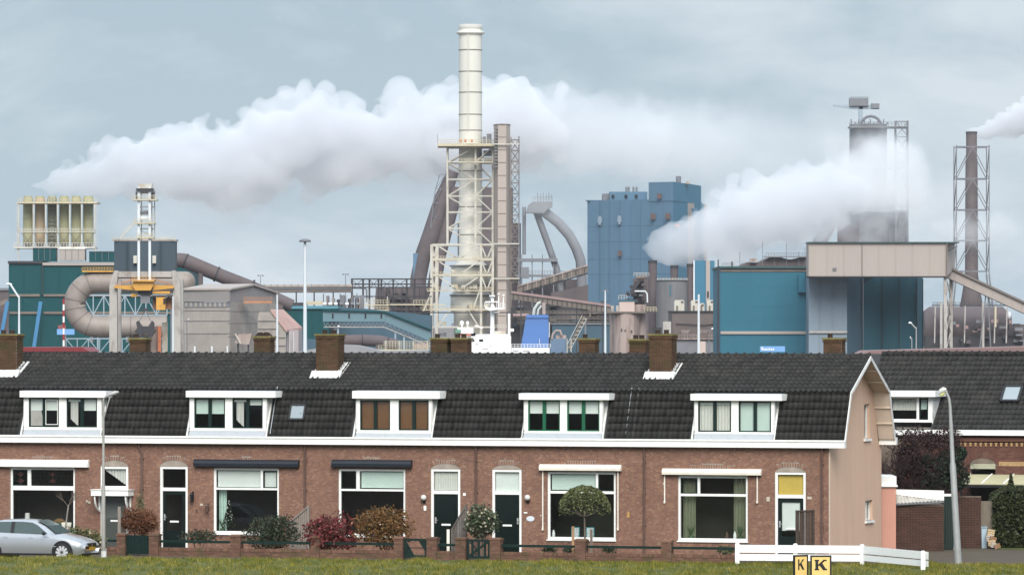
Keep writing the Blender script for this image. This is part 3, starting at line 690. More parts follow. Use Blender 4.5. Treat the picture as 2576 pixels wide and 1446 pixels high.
        while zq < zt - .06:
            e = .03 if zq > cor else 0.0
            off = .11 if c % 2 else 0
            for side in ('f', 'r', 'l', 'b'):
                a0, a1 = (xa, xb) if side in 'fb' else (t0 + .05, t1 - .05)
                k = a0 - off
                while k < a1 - .02:
                    p, q = max(a0 - e, k) + .005, min(a1 + e, k + .22) - .005; k += .22
                    if q - p < .03: continue
                    if side == 'f' and q - p > .2 and not rear:
                        lk('brick', BM['c'][0], ch, ((p + q) / 2, t0 - e + rnd.uniform(-.003, .003), zq))
                    elif side == 'f': rest.box(p, q, t0 - e, t0 + .05 - e, zq, zq + .052)
                    elif side == 'b': rest.box(p, q, t1 - .05 + e, t1 + e, zq, zq + .052)
                    elif side == 'r': rest.box(xb - .05 + e, xb + e, p, q, zq, zq + .052)
                    else: rest.box(xa - e, xa + .05 - e, p, q, zq, zq + .052)
            zq += .0625; c += 1
        o = lk('brickwork', rest.mesh('brickwork', M_chimbrick), ch); o['kind'] = 'stuff'
        b = MB(); b.box(xa - .045, xb + .045, t0 - .045, t1 + .045, zt - .05, zt + .015); T.part('chimney_cap', b, mat('mossy_mortar', (.17, .14, .055), .95, .3, 6, dirt=(.07, .08, .02), dirt_amt=.8, dirt_scale=3), ch)
        for i in range(2 if not rear else 1 + (cpx % 2)):
            px2 = xa + (xb - xa) * ((i + .7) / 2.6); b = MB(); tt = (t0 + t1) / 2
            if rear and cpx in (663,): b.tube([(px2 + q * .08, tt, zt + .05 + .09 * (1 - q * q / 4)) for q in (-3, -2, -1, 0, 1, 2, 3)], .035, 6)
            b.lathe([(.10, 0), (.09, .12), (.11, .14), (.085, .15)], (px2, tt, zt + .01), 10); T.part('chimney_pot', b, M_clay, ch)
        if not rear:
            b = MB(); sl_ = (RIDGE[1] - KINK[1]) / (RIDGE[0] - KINK[0]); zr = lambda t: KINK[1] + (t - KINK[0]) * sl_
            b.prismx([(t0 - .28, zr(t0 - .28) + .06), (t0 - .01, zr(t0) + .12), (t0 - .01, zr(t0) + .2), (t0 - .02, zr(t0) + .2), (t0 - .29, zr(t0 - .28) + .08)], xa - .14, xb + .14)
            for sg, xx in ((-1, xa), (1, xb)):
                x_a, x_b = (xx - .14, xx - .0) if sg < 0 else (xx + .0, xx + .14)
                b.prismx([(t0 - .28, zr(t0 - .28) + .055), (t1 + .25, zr(t1 + .25) + .055), (t1 + .25, zr(t1 + .25) + .085), (t0 - .28, zr(t0 - .28) + .085)], x_a, x_b)
                for i in range(4):
                    ta = t0 + (t1 - t0 + .1) * i / 4; x3 = xx - .012 if sg < 0 else xx + .012
                    b.box(min(xx, x3) - .004, max(xx, x3) + .004, ta, ta + (t1 - t0 + .1) / 4 - .01, zr(ta) + .06, zr(ta) + .24)
            T.part('lead_flashing', b, M_dirtywhite, ch)['kind'] = 'stuff'
    for cpx, _ in CHIMNEYS.get(hi, []): chimney(cpx, 66, 840, 1.95, .62)
    for cpx in REARCH[hi]: chimney(cpx, 50 if cpx != 2098 else 56, {350: 850, 663: 846, 1108: 850, 1159: 850, 1480: 851, 1607: 853, 2098: 850}[cpx], 4.3, .5, True)
    # ---- skylight
    if 'sky' in H:
        q = H['sky']; tm = .32; xa, xb = X(q[0], tm), X(q[1], tm); d = Vector((0, KINK[0] - EAVE[0], KINK[1] - EAVE[1])).normalized(); nn3 = Vector((0, -d.z, d.y))
        za, zb = 4.72, 5.24
        P = lambda x, z, h: Vector((x, slope_t(z), z)) + nn3 * h
        b = MB()
        for (u, v) in (((xa, za), (xb, za)), ((xb, za), (xb, zb)), ((xb, zb), (xa, zb)), ((xa, zb), (xa, za))): b.bar(P(u[0], u[1], .08), P(v[0], v[1], .08), .07, .11, up=nn3)
        sk = T.part('skylight', b, M_black)
        b = MB(); b.add([P(xa, za, .1), P(xb, za, .1), P(xb, zb, .1), P(xa, zb, .1)], [(0, 1, 2, 3)]); T.part('skylight_pane', b, mat('skylight_glass', (.25, .29, .31), .1, .03, 2, spec=.9), sk)
    # ---- end gable
    if last:
        xg = w
        gl = [(X(2173, 4.4), 0)]
        P = [(0.02, -.1), (.02, 3.9), (.05, 4.0), (KINK[0] + .05, KINK[1] - .12), (RIDGE[0], RIDGE[1] - .12), (RKINK[0], RKINK[1] - .12), (REAVE[0] - .15, 4.0), (DEPTH - .02, 3.9), (DEPTH - .02, -.1)]
        wl2 = []
        for (a, c, ya, yb) in ((2173, 2187, 1015.5, 1103), (2176, 2194, 1257.6, 1309)):
            # solve for t on the gable plane s = s1
            def tt(px):
                q = (px - CX) / F; return (q * (D0 - s1 * SA) - s1 * CA) / (SA - q * CA)
            t0, t1 = tt(a), tt(c); wl2.append((t0, t1, Z(yb, s1, t0), Z(ya, s1, t0)))
        # gable wall as strips between the window openings
        b = MB()
        def zedge(t):
            for (a0, b0), (a1, b1) in zip(P[1:8], P[2:8]):
                if a0 <= t <= a1: return b0 + (b1 - b0) * (t - a0) / (a1 - a0) if a1 > a0 else b0
            return 3.9
        ts = sorted({p[0] for p in P} | {v for q in wl2 for v in q[:2]})
        for a, c in zip(ts, ts[1:]):
            if c - a < 1e-4: continue
            mid = (a + c) / 2; cut = sorted((q[2], q[3]) for q in wl2 if q[0] < mid < q[1])
            zz = -.1
            for lo, hi_ in cut: b.box(xg - .22, xg, a, c, zz, lo); zz = hi_
            b.prismx([(a, zz), (c, zz), (c, zedge(c - 1e-5)), (a, zedge(a + 1e-5))], xg - .22, xg)
        gb = T.part('gable_wall', b, M_stucco)
        for t0, t1, z0_, z1_ in wl2:
            b = MB(); b.box(xg - .16, xg - .1, t0, t0 + .05, z0_, z1_); b.box(xg - .16, xg - .1, t1 - .05, t1, z0_, z1_); b.box(xg - .16, xg - .1, t0 + .05, t1 - .05, z1_ - .05, z1_); b.box(xg - .16, xg - .1, t0 + .05, t1 - .05, z0_, z0_ + .05)
            if z0_ < 2: b.box(xg - .155, xg - .095, (t0 + t1) / 2 - .04, (t0 + t1) / 2 + .04, z0_, z1_)
            gw = T.part('gable_window', b, M_white)
            b = MB(); b.box(xg - .14, xg - .135, t0 + .05, t1 - .05, z0_ + .05, z1_ - .05); T.part('window_pane', b, M_glass, gw)
            b = MB(); b.box(xg - .1, xg + .07, t0 - .07, t1 + .07, z0_ - .08, z0_ + .0); T.part('sill', b, M_white, gw)
        # barge boards and soffit under the overhang
        xo = w + ov; PP = [(EAVE[0] - .08, EAVE[1] - .05), KINK, RIDGE, RKINK, REAVE]
        for i in range(4):
            a, c = Vector(PP[i]), Vector(PP[i + 1]); d = (c - a).normalized(); nd = Vector((d.y, -d.x))
            b = MB(); b.prismx([tuple(a + nd * -.005), tuple(c + nd * -.005), tuple(c + nd * .13), tuple(a + nd * .13)], xo + .002, xo + .03); T.part('barge_board', b, M_dirtywhite if i > 1 else M_white, roof)
            b = MB(); b.prismx([tuple(a + nd * .075), tuple(c + nd * .075), tuple(c + nd * .10), tuple(a + nd * .10)], xg, xo); sf = T.part('soffit', b, M_soffit, roof)
            for f_ in (.33, .66):
                p_ = a + (c - a) * f_ + nd * .12; b = MB(); b.bar((xg, p_.x, p_.y), (xo, p_.x, p_.y), .05); T.part('soffit_batten', b, M_soffit, roof)
        b = MB(); b.box(xg, xo + .03, REAVE[0] - .02, REAVE[0] + .22, 3.86, 4.12); T.part('rear_gutter', b, M_white)
        b = MB(); b.box(w - .02, w + .004, -.012, .03, -.05, 3.87); T.part('corner_trim', b, M_soffit)
# ---------------------------------------------------------------- ground
M_road = mat('asphalt', (.068, .052, .034), .9, .2, 6, dirt=(.11, .085, .055), dirt_amt=.6, dirt_scale=.5, bump=.3, bump_scale=60)
M_soil = mat('garden_soil', (.045, .033, .022), .95, .35, 4, dirt=(.05, .065, .02), dirt_amt=.7, dirt_scale=.8)
M_turf = mat('turf', (.06, .075, .012), .95, .3, 2.5, dirt=(.14, .125, .045), dirt_amt=.7, dirt_scale=.9)
b = MB(); b.add([(-400, -60, -.02), (400, -60, -.02), (400, 470, -.02), (-400, 470, -.02)], [(0, 1, 2, 3)]); struct('ground', b, M_soil)
b = MB(); b.add([(-1500, 470, -1.5), (1500, 470, -1.5), (1500, 930, -1.5), (-1500, 930, -1.5)], [(0, 1, 2, 3)]); struct('canal_water', b, mat('canal_water', (.03, .045, .05), .15, .1, .05, spec=.5, bump=.2, bump_scale=.4))
b = MB(); b.box(-400, 400, 468, 470, -1.8, .2); b.box(-1500, 1500, 930, 933, -1.8, .3); struct('quay_wall', b, mat('quay_concrete', (.3, .29, .27), .9, .2, .6))
b = MB(); b.add([(-6000, 933, 0), (6000, 933, 0), (6000, 14000, 0), (-6000, 14000, 0)], [(0, 1, 2, 3)]); struct('works_ground', b, mat('works_ground', (.14, .12, .11), .95, .3, .05))
EDGE = [(-250, 205.0), (215, 205.4), (262, 207.4), (300, 208.1), (1800, 203.2), (2340, 202.6), (2900, 201.8)]
def edge(px):
    for (a, d0), (c, d1) in zip(EDGE, EDGE[1:]):
        if a <= px <= c: return d0 + (d1 - d0) * (px - a) / (c - a)
    return 202
def bank(px, D):
    up = .13 * max(0, min(1, (300 - px) / 90)) + .03
    return up * max(0, min(1, (edge(px) - D) / .35)) * max(.0, min(1, (D - 188) / 12)) + .02 * mnoise.noise(Vector((px * .012, D * .35, 0)))
# street along the terrace, widening into the side road by the garages
pts = [(px, edge(px)) for px in range(-250, 2901, 90)]
b = MB(); vs = []; n = len(pts)
for px, D in pts: vs.append(tuple(W(px, GY(D), D - .4)[:2]) + (.004,))
for px, D in pts:
    x = (px - CX) * D / F
    if px < 1960:
        s_, t_ = ST(px, D); p = row(s_, -4.75, 0); vs.append((p.x, p.y, .004))
    else: vs.append((x * 1.06, 221.5, .004))
b.add(vs, [(i, i + 1, n + i + 1, n + i) for i in range(n - 1)]); struct('street', b, M_road)
b = MB(); vs = []; nx, ny = 110, 40
for j in range(ny + 1):
    for i in range(nx + 1):
        px = -250 + 3150 * i / nx; D = 180 + (edge(px) - 180) * j / ny
        p = W(px, GY(D), D); vs.append((p.x, D, .012 + bank(px, D)))
b.add(vs, [(j * (nx + 1) + i, j * (nx + 1) + i + 1, (j + 1) * (nx + 1) + i + 1, (j + 1) * (nx + 1) + i) for j in range(ny) for i in range(nx)], True)
# front apron of the verge down to the viewer's dune
b.add([(-60, 120, -.05), (60, 120, -.05), (22, 180, .03), (-22, 180, .03)], [(0, 1, 2, 3)]); struct('verge', b, M_turf)
def grass_mat():
    m = bpy.data.materials.new('grass_blades'); m.use_nodes = True; t = m.node_tree; n = t.nodes; l = t.links.new; bs = n['Principled BSDF']; bs.inputs['Roughness'].default_value = .7; bs.inputs['Specular IOR Level'].default_value = .2
    ge = n.new('ShaderNodeNewGeometry'); nz = n.new('ShaderNodeTexNoise'); nz.inputs['Scale'].default_value = 1.3; nz.inputs['Detail'].default_value = 7; nz.inputs['Roughness'].default_value = .75; gm = n.new('ShaderNodeMapping'); gm.inputs['Scale'].default_value = (1.5, .22, 1); l(ge.outputs['Position'], gm.inputs[0]); l(gm.outputs[0], nz.inputs[0])
    ad = n.new('ShaderNodeMath'); ad.operation = 'MULTIPLY_ADD'; ad.inputs[1].default_value = .36; l(ge.outputs['Random Per Island'], ad.inputs[0]); l(nz.outputs[0], ad.inputs[2])
    cr = n.new('ShaderNodeValToRGB'); e = cr.color_ramp.elements; e[0].position = .42; e[0].color = (.022, .04, .004, 1); e[1].position = .92; e[1].color = (.34, .28, .08, 1)
    x = e.new(.62); x.color = (.10, .115, .010, 1); x = e.new(.76); x.color = (.18, .15, .016, 1)
    l(ad.outputs[0], cr.inputs[0]); l(cr.outputs[0], bs.inputs['Base Color']); return m
rg = random.Random(3); vs = []; fs = []
for i in range(110000):
    px = rg.uniform(-160, 2760); u = rg.random() ** 1.25; e_ = edge(px); D = e_ - u * (e_ - 186)
    p = W(px, GY(D), D); z = bank(px, D)
    tf = mnoise.noise(Vector((p.x * 1.1, p.y * .5, 3))) + .7 * mnoise.noise(Vector((p.x * 3.2, p.y * 1.6, 7)))
    h = rg.uniform(.05, .10) * (1.1 + 1.5 * tf)
    a = rg.uniform(0, 6.283); w = rg.uniform(.006, .013); lx, ly = rg.gauss(0, .035), rg.gauss(0, .035)
    o = len(vs); vs += [(p.x - w * math.cos(a), p.y - w * math.sin(a), z), (p.x + w * math.cos(a), p.y + w * math.sin(a), z), (p.x + lx, p.y + ly, z + max(.03, h))]; fs.append((o, o + 1, o + 2))
me = bpy.data.meshes.new('grass'); me.from_pydata(vs, [], fs); me.materials.append(grass_mat()); tag(lk('grass', me), kind='stuff')

# ---------------------------------------------------------------- front garden walls, t = back from the facade
TG = -4.6
def garden_wall(label, xa, xb, pillars, gates=(), walls=()):
    s0 = S(xa, TG); T = Thing('garden_wall', label, 'garden wall', row(s0, TG, 0), -ANG, 'front garden walls', local=True)
    X = lambda px: S(px, TG) - s0
    for a, c in walls:
        x0, x1 = X(a), X(c); b = MB(); b.box(x0, x1, .014, .2, -.1, .25); lw = T.part('low_wall', b, M_mortar2)
        brick_face(lw, 'g', x0, x1, 0, .19, thing=T)
        cp = MB(); k = x0
        while k < x1 - .02: cp.box(k + .004, min(k + .066, x1), -.015, .215, .19, .30 + rnd.uniform(-.004, .004)); k += .07
        o = T.part('coping_bricks', cp, M_garden, lw); o['kind'] = 'stuff'
        b = MB(); b.box(x0, x1, .07, .13, .47, .56); T.part('rail', b, M_dgreen)
    for a, c in pillars:
        x0, x1 = X(a), X(c); b = MB(); b.box(x0 + .012, x1 - .012, -.03, .27, -.1, .72); pl = T.part('pillar', b, M_mortar2)
        brick_face(pl, 'g', x0, x1, 0, .70, y=-.045)
        w = x1 - x0; rest = MB()
        for c_ in range(11):
            rest.box(x1 - .05, x1, .01 if c_ % 2 else -.035, .27, c_ * .0625, c_ * .0625 + .052)
        o = T.part('brickwork', rest, M_garden, pl); o['kind'] = 'stuff'
        b = MB(); b.box(x0 - .02, x1 + .02, -.07, .3, .70, .76); b.prismx([(-.05, .76), (.115, .79), (.28, .76)], x0, x1); T.part('pillar_cap', b, M_garden, pl)
    for a, c, kind in gates:
        x0, x1 = X(a) + .02, X(c) - .02; b = MB(); frame(b, x0, x1, .06, .72, .08, .06, .11); g = T.part('gate', b, M_dgreen)
        if kind == 'solid':
            n = 6
            for i in range(n):
                q = x0 + .08 + (x1 - x0 - .16) * i / n; b = MB(); b.box(q + .004, q + (x1 - x0 - .16) / n - .004, .07, .1, .14, .64); T.part('board', b, M_dgreen, g)
        elif kind == 'z':
            b = MB(); b.bar((x0 + .08, .075, .14), (x1 - .08, .075, .64), .09, .025, up=(0, 1, 0)); b.bar((x0 + .1, .085, .62), (x1 - .4, .085, .3), .05, .02, up=(0, 1, 0)); T.part('brace', b, M_dgreen, g)
            for i in range(3):
                q = x0 + .08 + (x1 - x0 - .16) * (i + .3) / 3; b = MB(); b.box(q, q + .09, .095, .108, .14, .64); T.part('board', b, M_dgreen, g)
        else:
            b = MB(); cx = (x0 + x1) / 2; w_ = (x1 - x0) / 2 - .08
            b.prism([(x0 + .08, .64), (x0 + .08, .14), (cx - .05, .14)], .075, .1); b.prism([(x1 - .08, .64), (x1 - .08, .3), (cx + .12, .64)], .075, .1); T.part('board', b, M_dgreen, g)
            b = MB(); b.bar((x0 + .08, .07, .4), (x1 - .08, .07, .4), .03); T.part('brace', b, M_dgreen, g)
    return T
garden_wall('low brick pier pair with a closed dark green boarded gate beside the lamp post', 268, 399, [(294, 315), (375, 399)], [(315, 375, 'solid')], [(268, 294)])
garden_wall('low brick garden wall with green rail below the house with the navy awning and mint curtain', 399, 804, [(579, 605), (782, 804)], [], [(399, 579), (605, 782)])
garden_wall('low brick garden wall behind the red shrub, with a half open-work green gate', 804, 1171, [(991, 1013), (1073, 1099), (1145, 1171)], [(1013, 1073, 'half')], [(804, 991), (1099, 1145)])
garden_wall('low brick garden wall with a cross-braced green gate, below the round clipped tree', 1171, 1473, [(1232, 1259), (1446, 1473)], [(1171, 1232, 'z')], [(1259, 1446)])
garden_wall('low brick garden wall with one red-topped pier, running up to the white fence', 1473, 1856, [(1663, 1688)], [], [(1473, 1663), (1688, 1856)])

# ---------------------------------------------------------------- planting
def leaf_mat(name, c, var=.45, c2=None, amt=.6):
    return mat(name, c, .6, .3, 6, spec=.3, island=var, dirt=c2, dirt_amt=amt, dirt_scale=3.5, dirt_pos=(.45, .62))
def shrub(name, label, cat, px, t, py0, py1, wpx, m, n=900, size=.05, stems=7, lobes=5, group=None, flower=None, seed=1, sq=1.0, base=None):
    rg = random.Random(seed); s = S(px, t); D = D0 - s * SA + t * CA; k = D / F
    zt = Z(py0, s, t); zb = Z(py1, s, t) if base is None else base
    w = wpx * k / 2; h = (zt - max(zb, 0)) ; T = Thing(name, label, cat, row(s, t, 0), -ANG, group, local=True)
    b = MB(); zc0 = max(zb, 0) + h * .5
    for i in range(lobes):
        a = 6.283 * i / lobes + rg.uniform(-.4, .4); rr = rg.uniform(.25, .55)
        c = (w * rr * math.cos(a), w * rr * .8 * math.sin(a) * sq, zc0 + rg.uniform(-.12, .22) * h)
        leafball(b, c, w * .62, n // lobes, size, (1, .85 * sq, h / (2 * w) * 1.15), .35, rg)
    leafball(b, (0, 0, zc0), w, n // 2, size, (1, .85 * sq, h / (2 * w)), .7, rg)
    q = []                                           # ragged outline: pull leaves in and out by direction, thin some patches
    for i in range(0, len(b.v), 4):
        cx = sum(v[0] for v in b.v[i:i + 4]) / 4; cy = sum(v[1] for v in b.v[i:i + 4]) / 4; cz = sum(v[2] for v in b.v[i:i + 4]) / 4
        d = Vector((cx / w, cy / w, (cz - zc0) / (h / 2 + .01))); nn = mnoise.noise(d * 1.9 + Vector((seed, 0, 0))) + .5 * mnoise.noise(d * 4.5 + Vector((0, seed, 0)))
        if d.length > .6 and nn < -.35 and rg.random() < .8: continue
        f = 1 + .30 * nn + (rg.random() ** 6) * .22; dx, dy, dz = cx * (f - 1), cy * (f - 1), (cz - zc0) * (f - 1)
        q += [(x + dx, y + dy, max(z + dz, .02)) for x, y, z in b.v[i:i + 4]]
    b.v = q; b.f = [(i, i + 1, i + 2, i + 3) for i in range(0, len(q), 4)]; b.sm = [False] * len(b.f)
    T.part('foliage', b, m)
    b = MB()
    for i in range(stems):
        a = rg.uniform(0, 6.283); b.tube([(0.05 * math.cos(a), .05 * math.sin(a), 0), (w * .3 * math.cos(a), w * .3 * math.sin(a), zc0 * .7), (w * .6 * math.cos(a), w * .5 * math.sin(a), zc0 + h * .3)], [.018, .012, .005], 5)
    T.part('stems', b, M_wood)['kind'] = 'stuff'
    if flower:
        b = MB()
        for i in range(flower[1]):
            a = rg.uniform(3.3, 6.1); e = rg.uniform(-.7, 1.1); c = (w * 1.0 * math.cos(a) * math.cos(e), w * .87 * math.sin(a) * math.cos(e) * sq, zc0 + h * .5 * math.sin(e))
            leafball(b, c, flower[2], 10, flower[2] * .8, (1, 1, 1), .2, rg)
        T.part('flowers', b, flower[0])['kind'] = 'stuff'
    return T
M_l_brown = leaf_mat('brown_twig_leaf', (.12, .045, .022), .5, (.17, .085, .03))
M_l_dkgreen = leaf_mat('dark_green_leaf', (.022, .038, .018), .5, (.05, .03, .018), .7)
M_l_red = leaf_mat('red_leaf', (.15, .022, .026), .55, (.03, .035, .014), .75)
M_l_rust = leaf_mat('rust_leaf', (.14, .062, .022), .5, (.10, .085, .02), .6)
M_l_mid = leaf_mat('mid_green_leaf', (.055, .075, .026), .5, (.10, .10, .035), .6)
M_l_vari = leaf_mat('variegated_leaf', (.04, .06, .03), .6, (.22, .21, .13), .35)
M_l_olive = leaf_mat('olive_leaf', (.085, .098, .036), .5, (.13, .12, .05), .5)
M_l_hedge = leaf_mat('hedge_leaf', (.026, .036, .013), .5, (.055, .06, .02), .6)
M_petal = mat('pale_petal', (.72, .62, .55), .8, .1, 5)
M_petal2 = mat('cream_petal', (.6, .56, .42), .8, .1, 5)
shrub('shrub', 'bristly red-brown twiggy shrub behind the boarded green gate', 'shrub', 349, -3.6, 1276, 1345, 92, M_l_brown, 6500, .03, seed=2)
shrub('shrub', 'wispy tall yellow-green climber on the downpipe above the twiggy shrub', 'shrub', 352, -1.2, 1236, 1292, 26, M_l_olive, 160, .035, seed=3)
shrub('shrub', 'low dark evergreen under the front door of the second house', 'shrub', 500, -2.4, 1330, 1366, 100, M_l_dkgreen, 700, .04, seed=4)
shrub('shrub', 'round dark green bush in front of the window with the mint curtain', 'shrub', 682, -3.2, 1297, 1386, 132, M_l_dkgreen, 4200, .04, seed=5)
shrub('shrub', 'red-leaved shrub spilling over the garden wall', 'shrub', 829, -3.9, 1299, 1392, 138, M_l_red, 2600, .055, seed=6, lobes=7)
shrub('shrub', 'rust-brown rounded shrub in front of the brown-blind house', 'shrub', 968, -3.7, 1277, 1380, 148, M_l_rust, 3600, .048, seed=7, lobes=6, flower=(M_petal, 7, .022))
shrub('shrub', 'camellia bush full of pale blooms between the two front doors', 'shrub', 1211, -3.2, 1268, 1352, 84, M_l_vari, 1900, .05, seed=8, flower=(M_petal2, 34, .035))
shrub('shrub', 'mixed green shrub with one cream bloom at the nose of the car', 'shrub', 222, -3.0, 1328, 1392, 92, M_l_olive, 900, .05, seed=9, flower=(M_petal2, 3, .05))
shrub('shrub', 'small dark shrub close behind the car bonnet', 'shrub', 190, -3.4, 1322, 1375, 46, M_l_mid, 400, .045, seed=10)
for px, sd in ((1382, 11), (1432, 12), (1531, 13)):
    shrub('shrub', {1382: 'low dark tuft of leaves by the door side of the clipped tree', 1432: 'low dark tuft of leaves at the foot of the clipped tree', 1531: 'low dark tuft of leaves by the window side of the clipped tree'}[px], 'shrub', px, -3.5, 1371, 1392, 40, M_l_dkgreen, 260, .035, seed=sd, stems=3)
shrub('shrub', 'small leafy plant under the end window beside the white fence', 'shrub', 1826, -3.0, 1372, 1394, 50, M_l_mid, 260, .04, seed=14, stems=3)
# umbrella-clipped tree
s = S(1470, -3.4); t = -3.4; zc = lambda py: Z(py, s, t); kk = (D0 - s * SA + t * CA) / F
T = Thing('clipped_tree', 'round umbrella-clipped evergreen on a thin stem before the window of the bright green dormer house', 'tree', row(s, t, 0), -ANG, None, local=True)
b = MB(); wv = 66 * kk; z0, z1 = zc(1292), zc(1219); rg = random.Random(5)
for i in range(4200):
    a = rg.uniform(0, 6.283); r_ = rg.random() ** .5; q = 1 - r_ * r_
    top = z0 + .12 + (z1 - z0 - .12) * max(0, q) ** .5; bot = z0 - .03 + .1 * (1 - r_)
    z = top - abs(rg.gauss(0, .05)) if rg.random() < .8 else rg.uniform(bot, top)
    j = .04 * mnoise.noise(Vector((wv * r_ * math.cos(a) * 4, wv * r_ * math.sin(a) * 4, z * 3)))
    leafball(b, (wv * r_ * math.cos(a), wv * r_ * math.sin(a), z + j), .01, 1, .036, (1, 1, 1), 0, rg)
T.part('crown', b, M_l_olive)
b = MB(); b.tube([(0, 0, 0), (.02, 0, .5), (-.01, 0, z0 + .1)], [.045, .035, .03], 8); T.part('trunk', b, M_wood)
for i in range(7):
    a = i * .9; b = MB(); b.tube([(0, 0, z0 - .1), (wv * .6 * math.cos(a), wv * .6 * math.sin(a), z0 + .14)], [.02, .008], 5); T.part('limb', b, M_wood)
for px, py, dz, mm in ((1441, 1322, -3.5, mat('stake_wood', (.34, .2, .11), .8, .2, 6)), (1487, 1330, -3.5, M_wood)):
    s = S(px, dz); b = MB(); zt = Z(py, s, dz); p = row(s, dz, 0); b.box(p.x - .045, p.x + .045, p.y - .045, p.y + .045, 0, zt)
    solo('stake', b, mm, 'pale square tree stake left of the clipped tree stem' if px == 1441 else 'grey tree stake right of the clipped tree stem', 'stake')
# bare branching trees
def branches(mb, p, d, ln, r, lev, rg, spread=.5, up=.15, kids=3):
    q = p + d * ln; m = (p + q) / 2 + Vector((rg.gauss(0, .04), rg.gauss(0, .04), 0)) * ln
    mb.tube([p, m, q], [r, r * .85, r * .65], 5 if lev > 1 else 3, False)
    if lev == 0: return
    for i in range(kids):
        v = (d + Vector((rg.gauss(0, spread), rg.gauss(0, spread), rg.gauss(0, spread) + up))).normalized()
        branches(mb, p + d * ln * rg.uniform(.55, 1), v, ln * rg.uniform(.6, .85), r * .6, lev - 1, rg, spread, up, kids)
s = S(161, -2.6); T = Thing('bare_tree', 'thin pale bare sapling in front of the stained glass window', 'tree', row(s, -2.6, 0), 0, None, local=True)
zt = Z(1268, s, -2.6); rg = random.Random(21); b = MB(); b.tube([(0, 0, 0), (.05, 0, zt * .5), (.16, 0, zt)], [.035, .03, .024], 7); T.part('trunk', b, mat('pale_bark', (.24, .22, .2), .9, .3, 8))
b = MB()
for i in range(5): branches(b, Vector((.16, 0, zt - .05)), Vector((rg.gauss(0, .5), rg.gauss(0, .4), 1)).normalized(), .28, .011, 3, rg, .45)
T.part('crown', b, M_wood)
b = MB(); s = S(167, -2.2); p = row(s, -2.2, 0); zz = Z(1352, s, -2.2); b.lathe([(.0, 0), (.2, 0), (.2, .12), (.09, .14), (.14, .3), (.19, .55), (.17, .56), (.15, .5)], (p.x, p.y, max(zz, 0)), 14); b.lathe([(.22, 0), (.22, max(zz, .02))], (p.x, p.y, 0), 10)
solo('garden_urn', b, mat('cream_stone', (.58, .55, .47), .8, .12, 6), 'cream stone urn standing beside the bare sapling', 'urn')
# trellis and screens
def slat_screen(label, px0, px1, py_top0, py_top1, t, slope_d, m, n=8, cat='screen', turn=0.0):
    s0, s1 = S(px0, t), S(px1, t); T = Thing('garden_screen', label, cat, row(s0, t, 0), -ANG + turn, 'wooden garden screens', local=True)
    w = (s1 - s0) / max(.2, math.cos(turn)); z0, z1 = Z(py_top0, s0, t), Z(py_top1, s1, t)
    for i in range(n):
        a = w * i / n; b = MB(); b.box(a + .006, a + w / n - .006, 0, .022, .05, z0 + (z1 - z0) * (i + .5) / n); T.part('slat', b, m)
    b = MB(); b.bar((0, .04, .3), (w, .04, .3), .05); T.part('rail', b, m)
    b = MB(); b.bar((0, -.02, z0), (w, -.02, z1), .05); T.part('top_rail', b, m)
    for a in (0, w): b = MB(); b.box(a - .03, a + .03, -.04, .05, 0, (z0 if a == 0 else z1) + .03); T.part('post', b, m)
M_grywood = mat('grey_fence_wood', (.22, .19, .165), .9, .3, 6, stretch=(6, 6, .6))
slat_screen('grey slatted screen with raked top between the two navy-awning houses', 731, 776, 1310, 1272, -1.4, 0, M_grywood, 9)
slat_screen('weathered raked screen beside the camellia and the black front door', 1137, 1172, 1330, 1270, -2.6, 0, mat('slate_wood', (.12, .105, .095), .9, .3, 6), 7)
slat_screen('tall dark wooden screen beside the green door with yellow blind', 2003, 2040, 1284, 1283, -2.4, 0, mat('dark_wood', (.055, .038, .03), .9, .3, 6), 6, turn=.5)
s = S(300, -4.2); p = row(s, -4.2, 0); b = MB(); b.box(p.x - .05, p.x + .05, p.y - .05, p.y + .05, 0, Z(1273, s, -4.2)); solo('timber_post', b, M_grywood, 'plain grey timber post left of the twiggy shrub', 'post')
s = S(1127, -3.9); p = row(s, -3.9, 0); b = MB(); b.box(p.x - .05, p.x + .05, p.y - .05, p.y + .05, 0, Z(1330, s, -3.9)); solo('timber_post', b, M_cream, 'short cream post in front of the black front door', 'post')
# things standing on the inner window sills
def sillthing(name, label, cat, px, t, hi, build, m):
    H = HOUSES[hi]; s = S(px, t); zb = Z(H['win']['bot'], S(H['win']['x'][0])) + .02; p = row(s, t, zb); b = MB(); build(b, p); return solo(name, b, m, label, cat)
def xmas(b, p):
    rg = random.Random(4)
    for i in range(420):
        u = rg.random() ** .7; a = rg.uniform(0, 6.283); r = .27 * u * rg.uniform(.75, 1); leafball(b, (p.x + r * math.cos(a), p.y + r * .5 * math.sin(a), p.z + .15 + 1.0 * (1 - u)), .01, 1, .035, (1, 1, 1), 0, rg)
    b.tube([p, p + Vector((0, 0, 1.0))], [.03, .008], 6)
sillthing('potted_fir', 'small dark fir tree standing inside the window with the mint curtain', 'tree', 576, .3, 1, xmas, M_l_dkgreen)
b = MB(); H = HOUSES[1]; zb = Z(H['win']['bot'], S(540)) + .02; rg = random.Random(9); p0 = row(S(576, .3), .3, zb)
for i in range(16):
    u = rg.random(); a = rg.uniform(3.4, 6); b.ball((p0.x + .25 * u * math.cos(a), p0.y + .13 * u * math.sin(a) - .02, p0.z + .15 + 1.0 * (1 - u)), .018, 6)
solo('fir_baubles', b, mat('silver_bauble', (.75, .75, .7), .25, .05, 3), 'silver baubles on the little fir inside the window', 'baubles', kind='stuff')
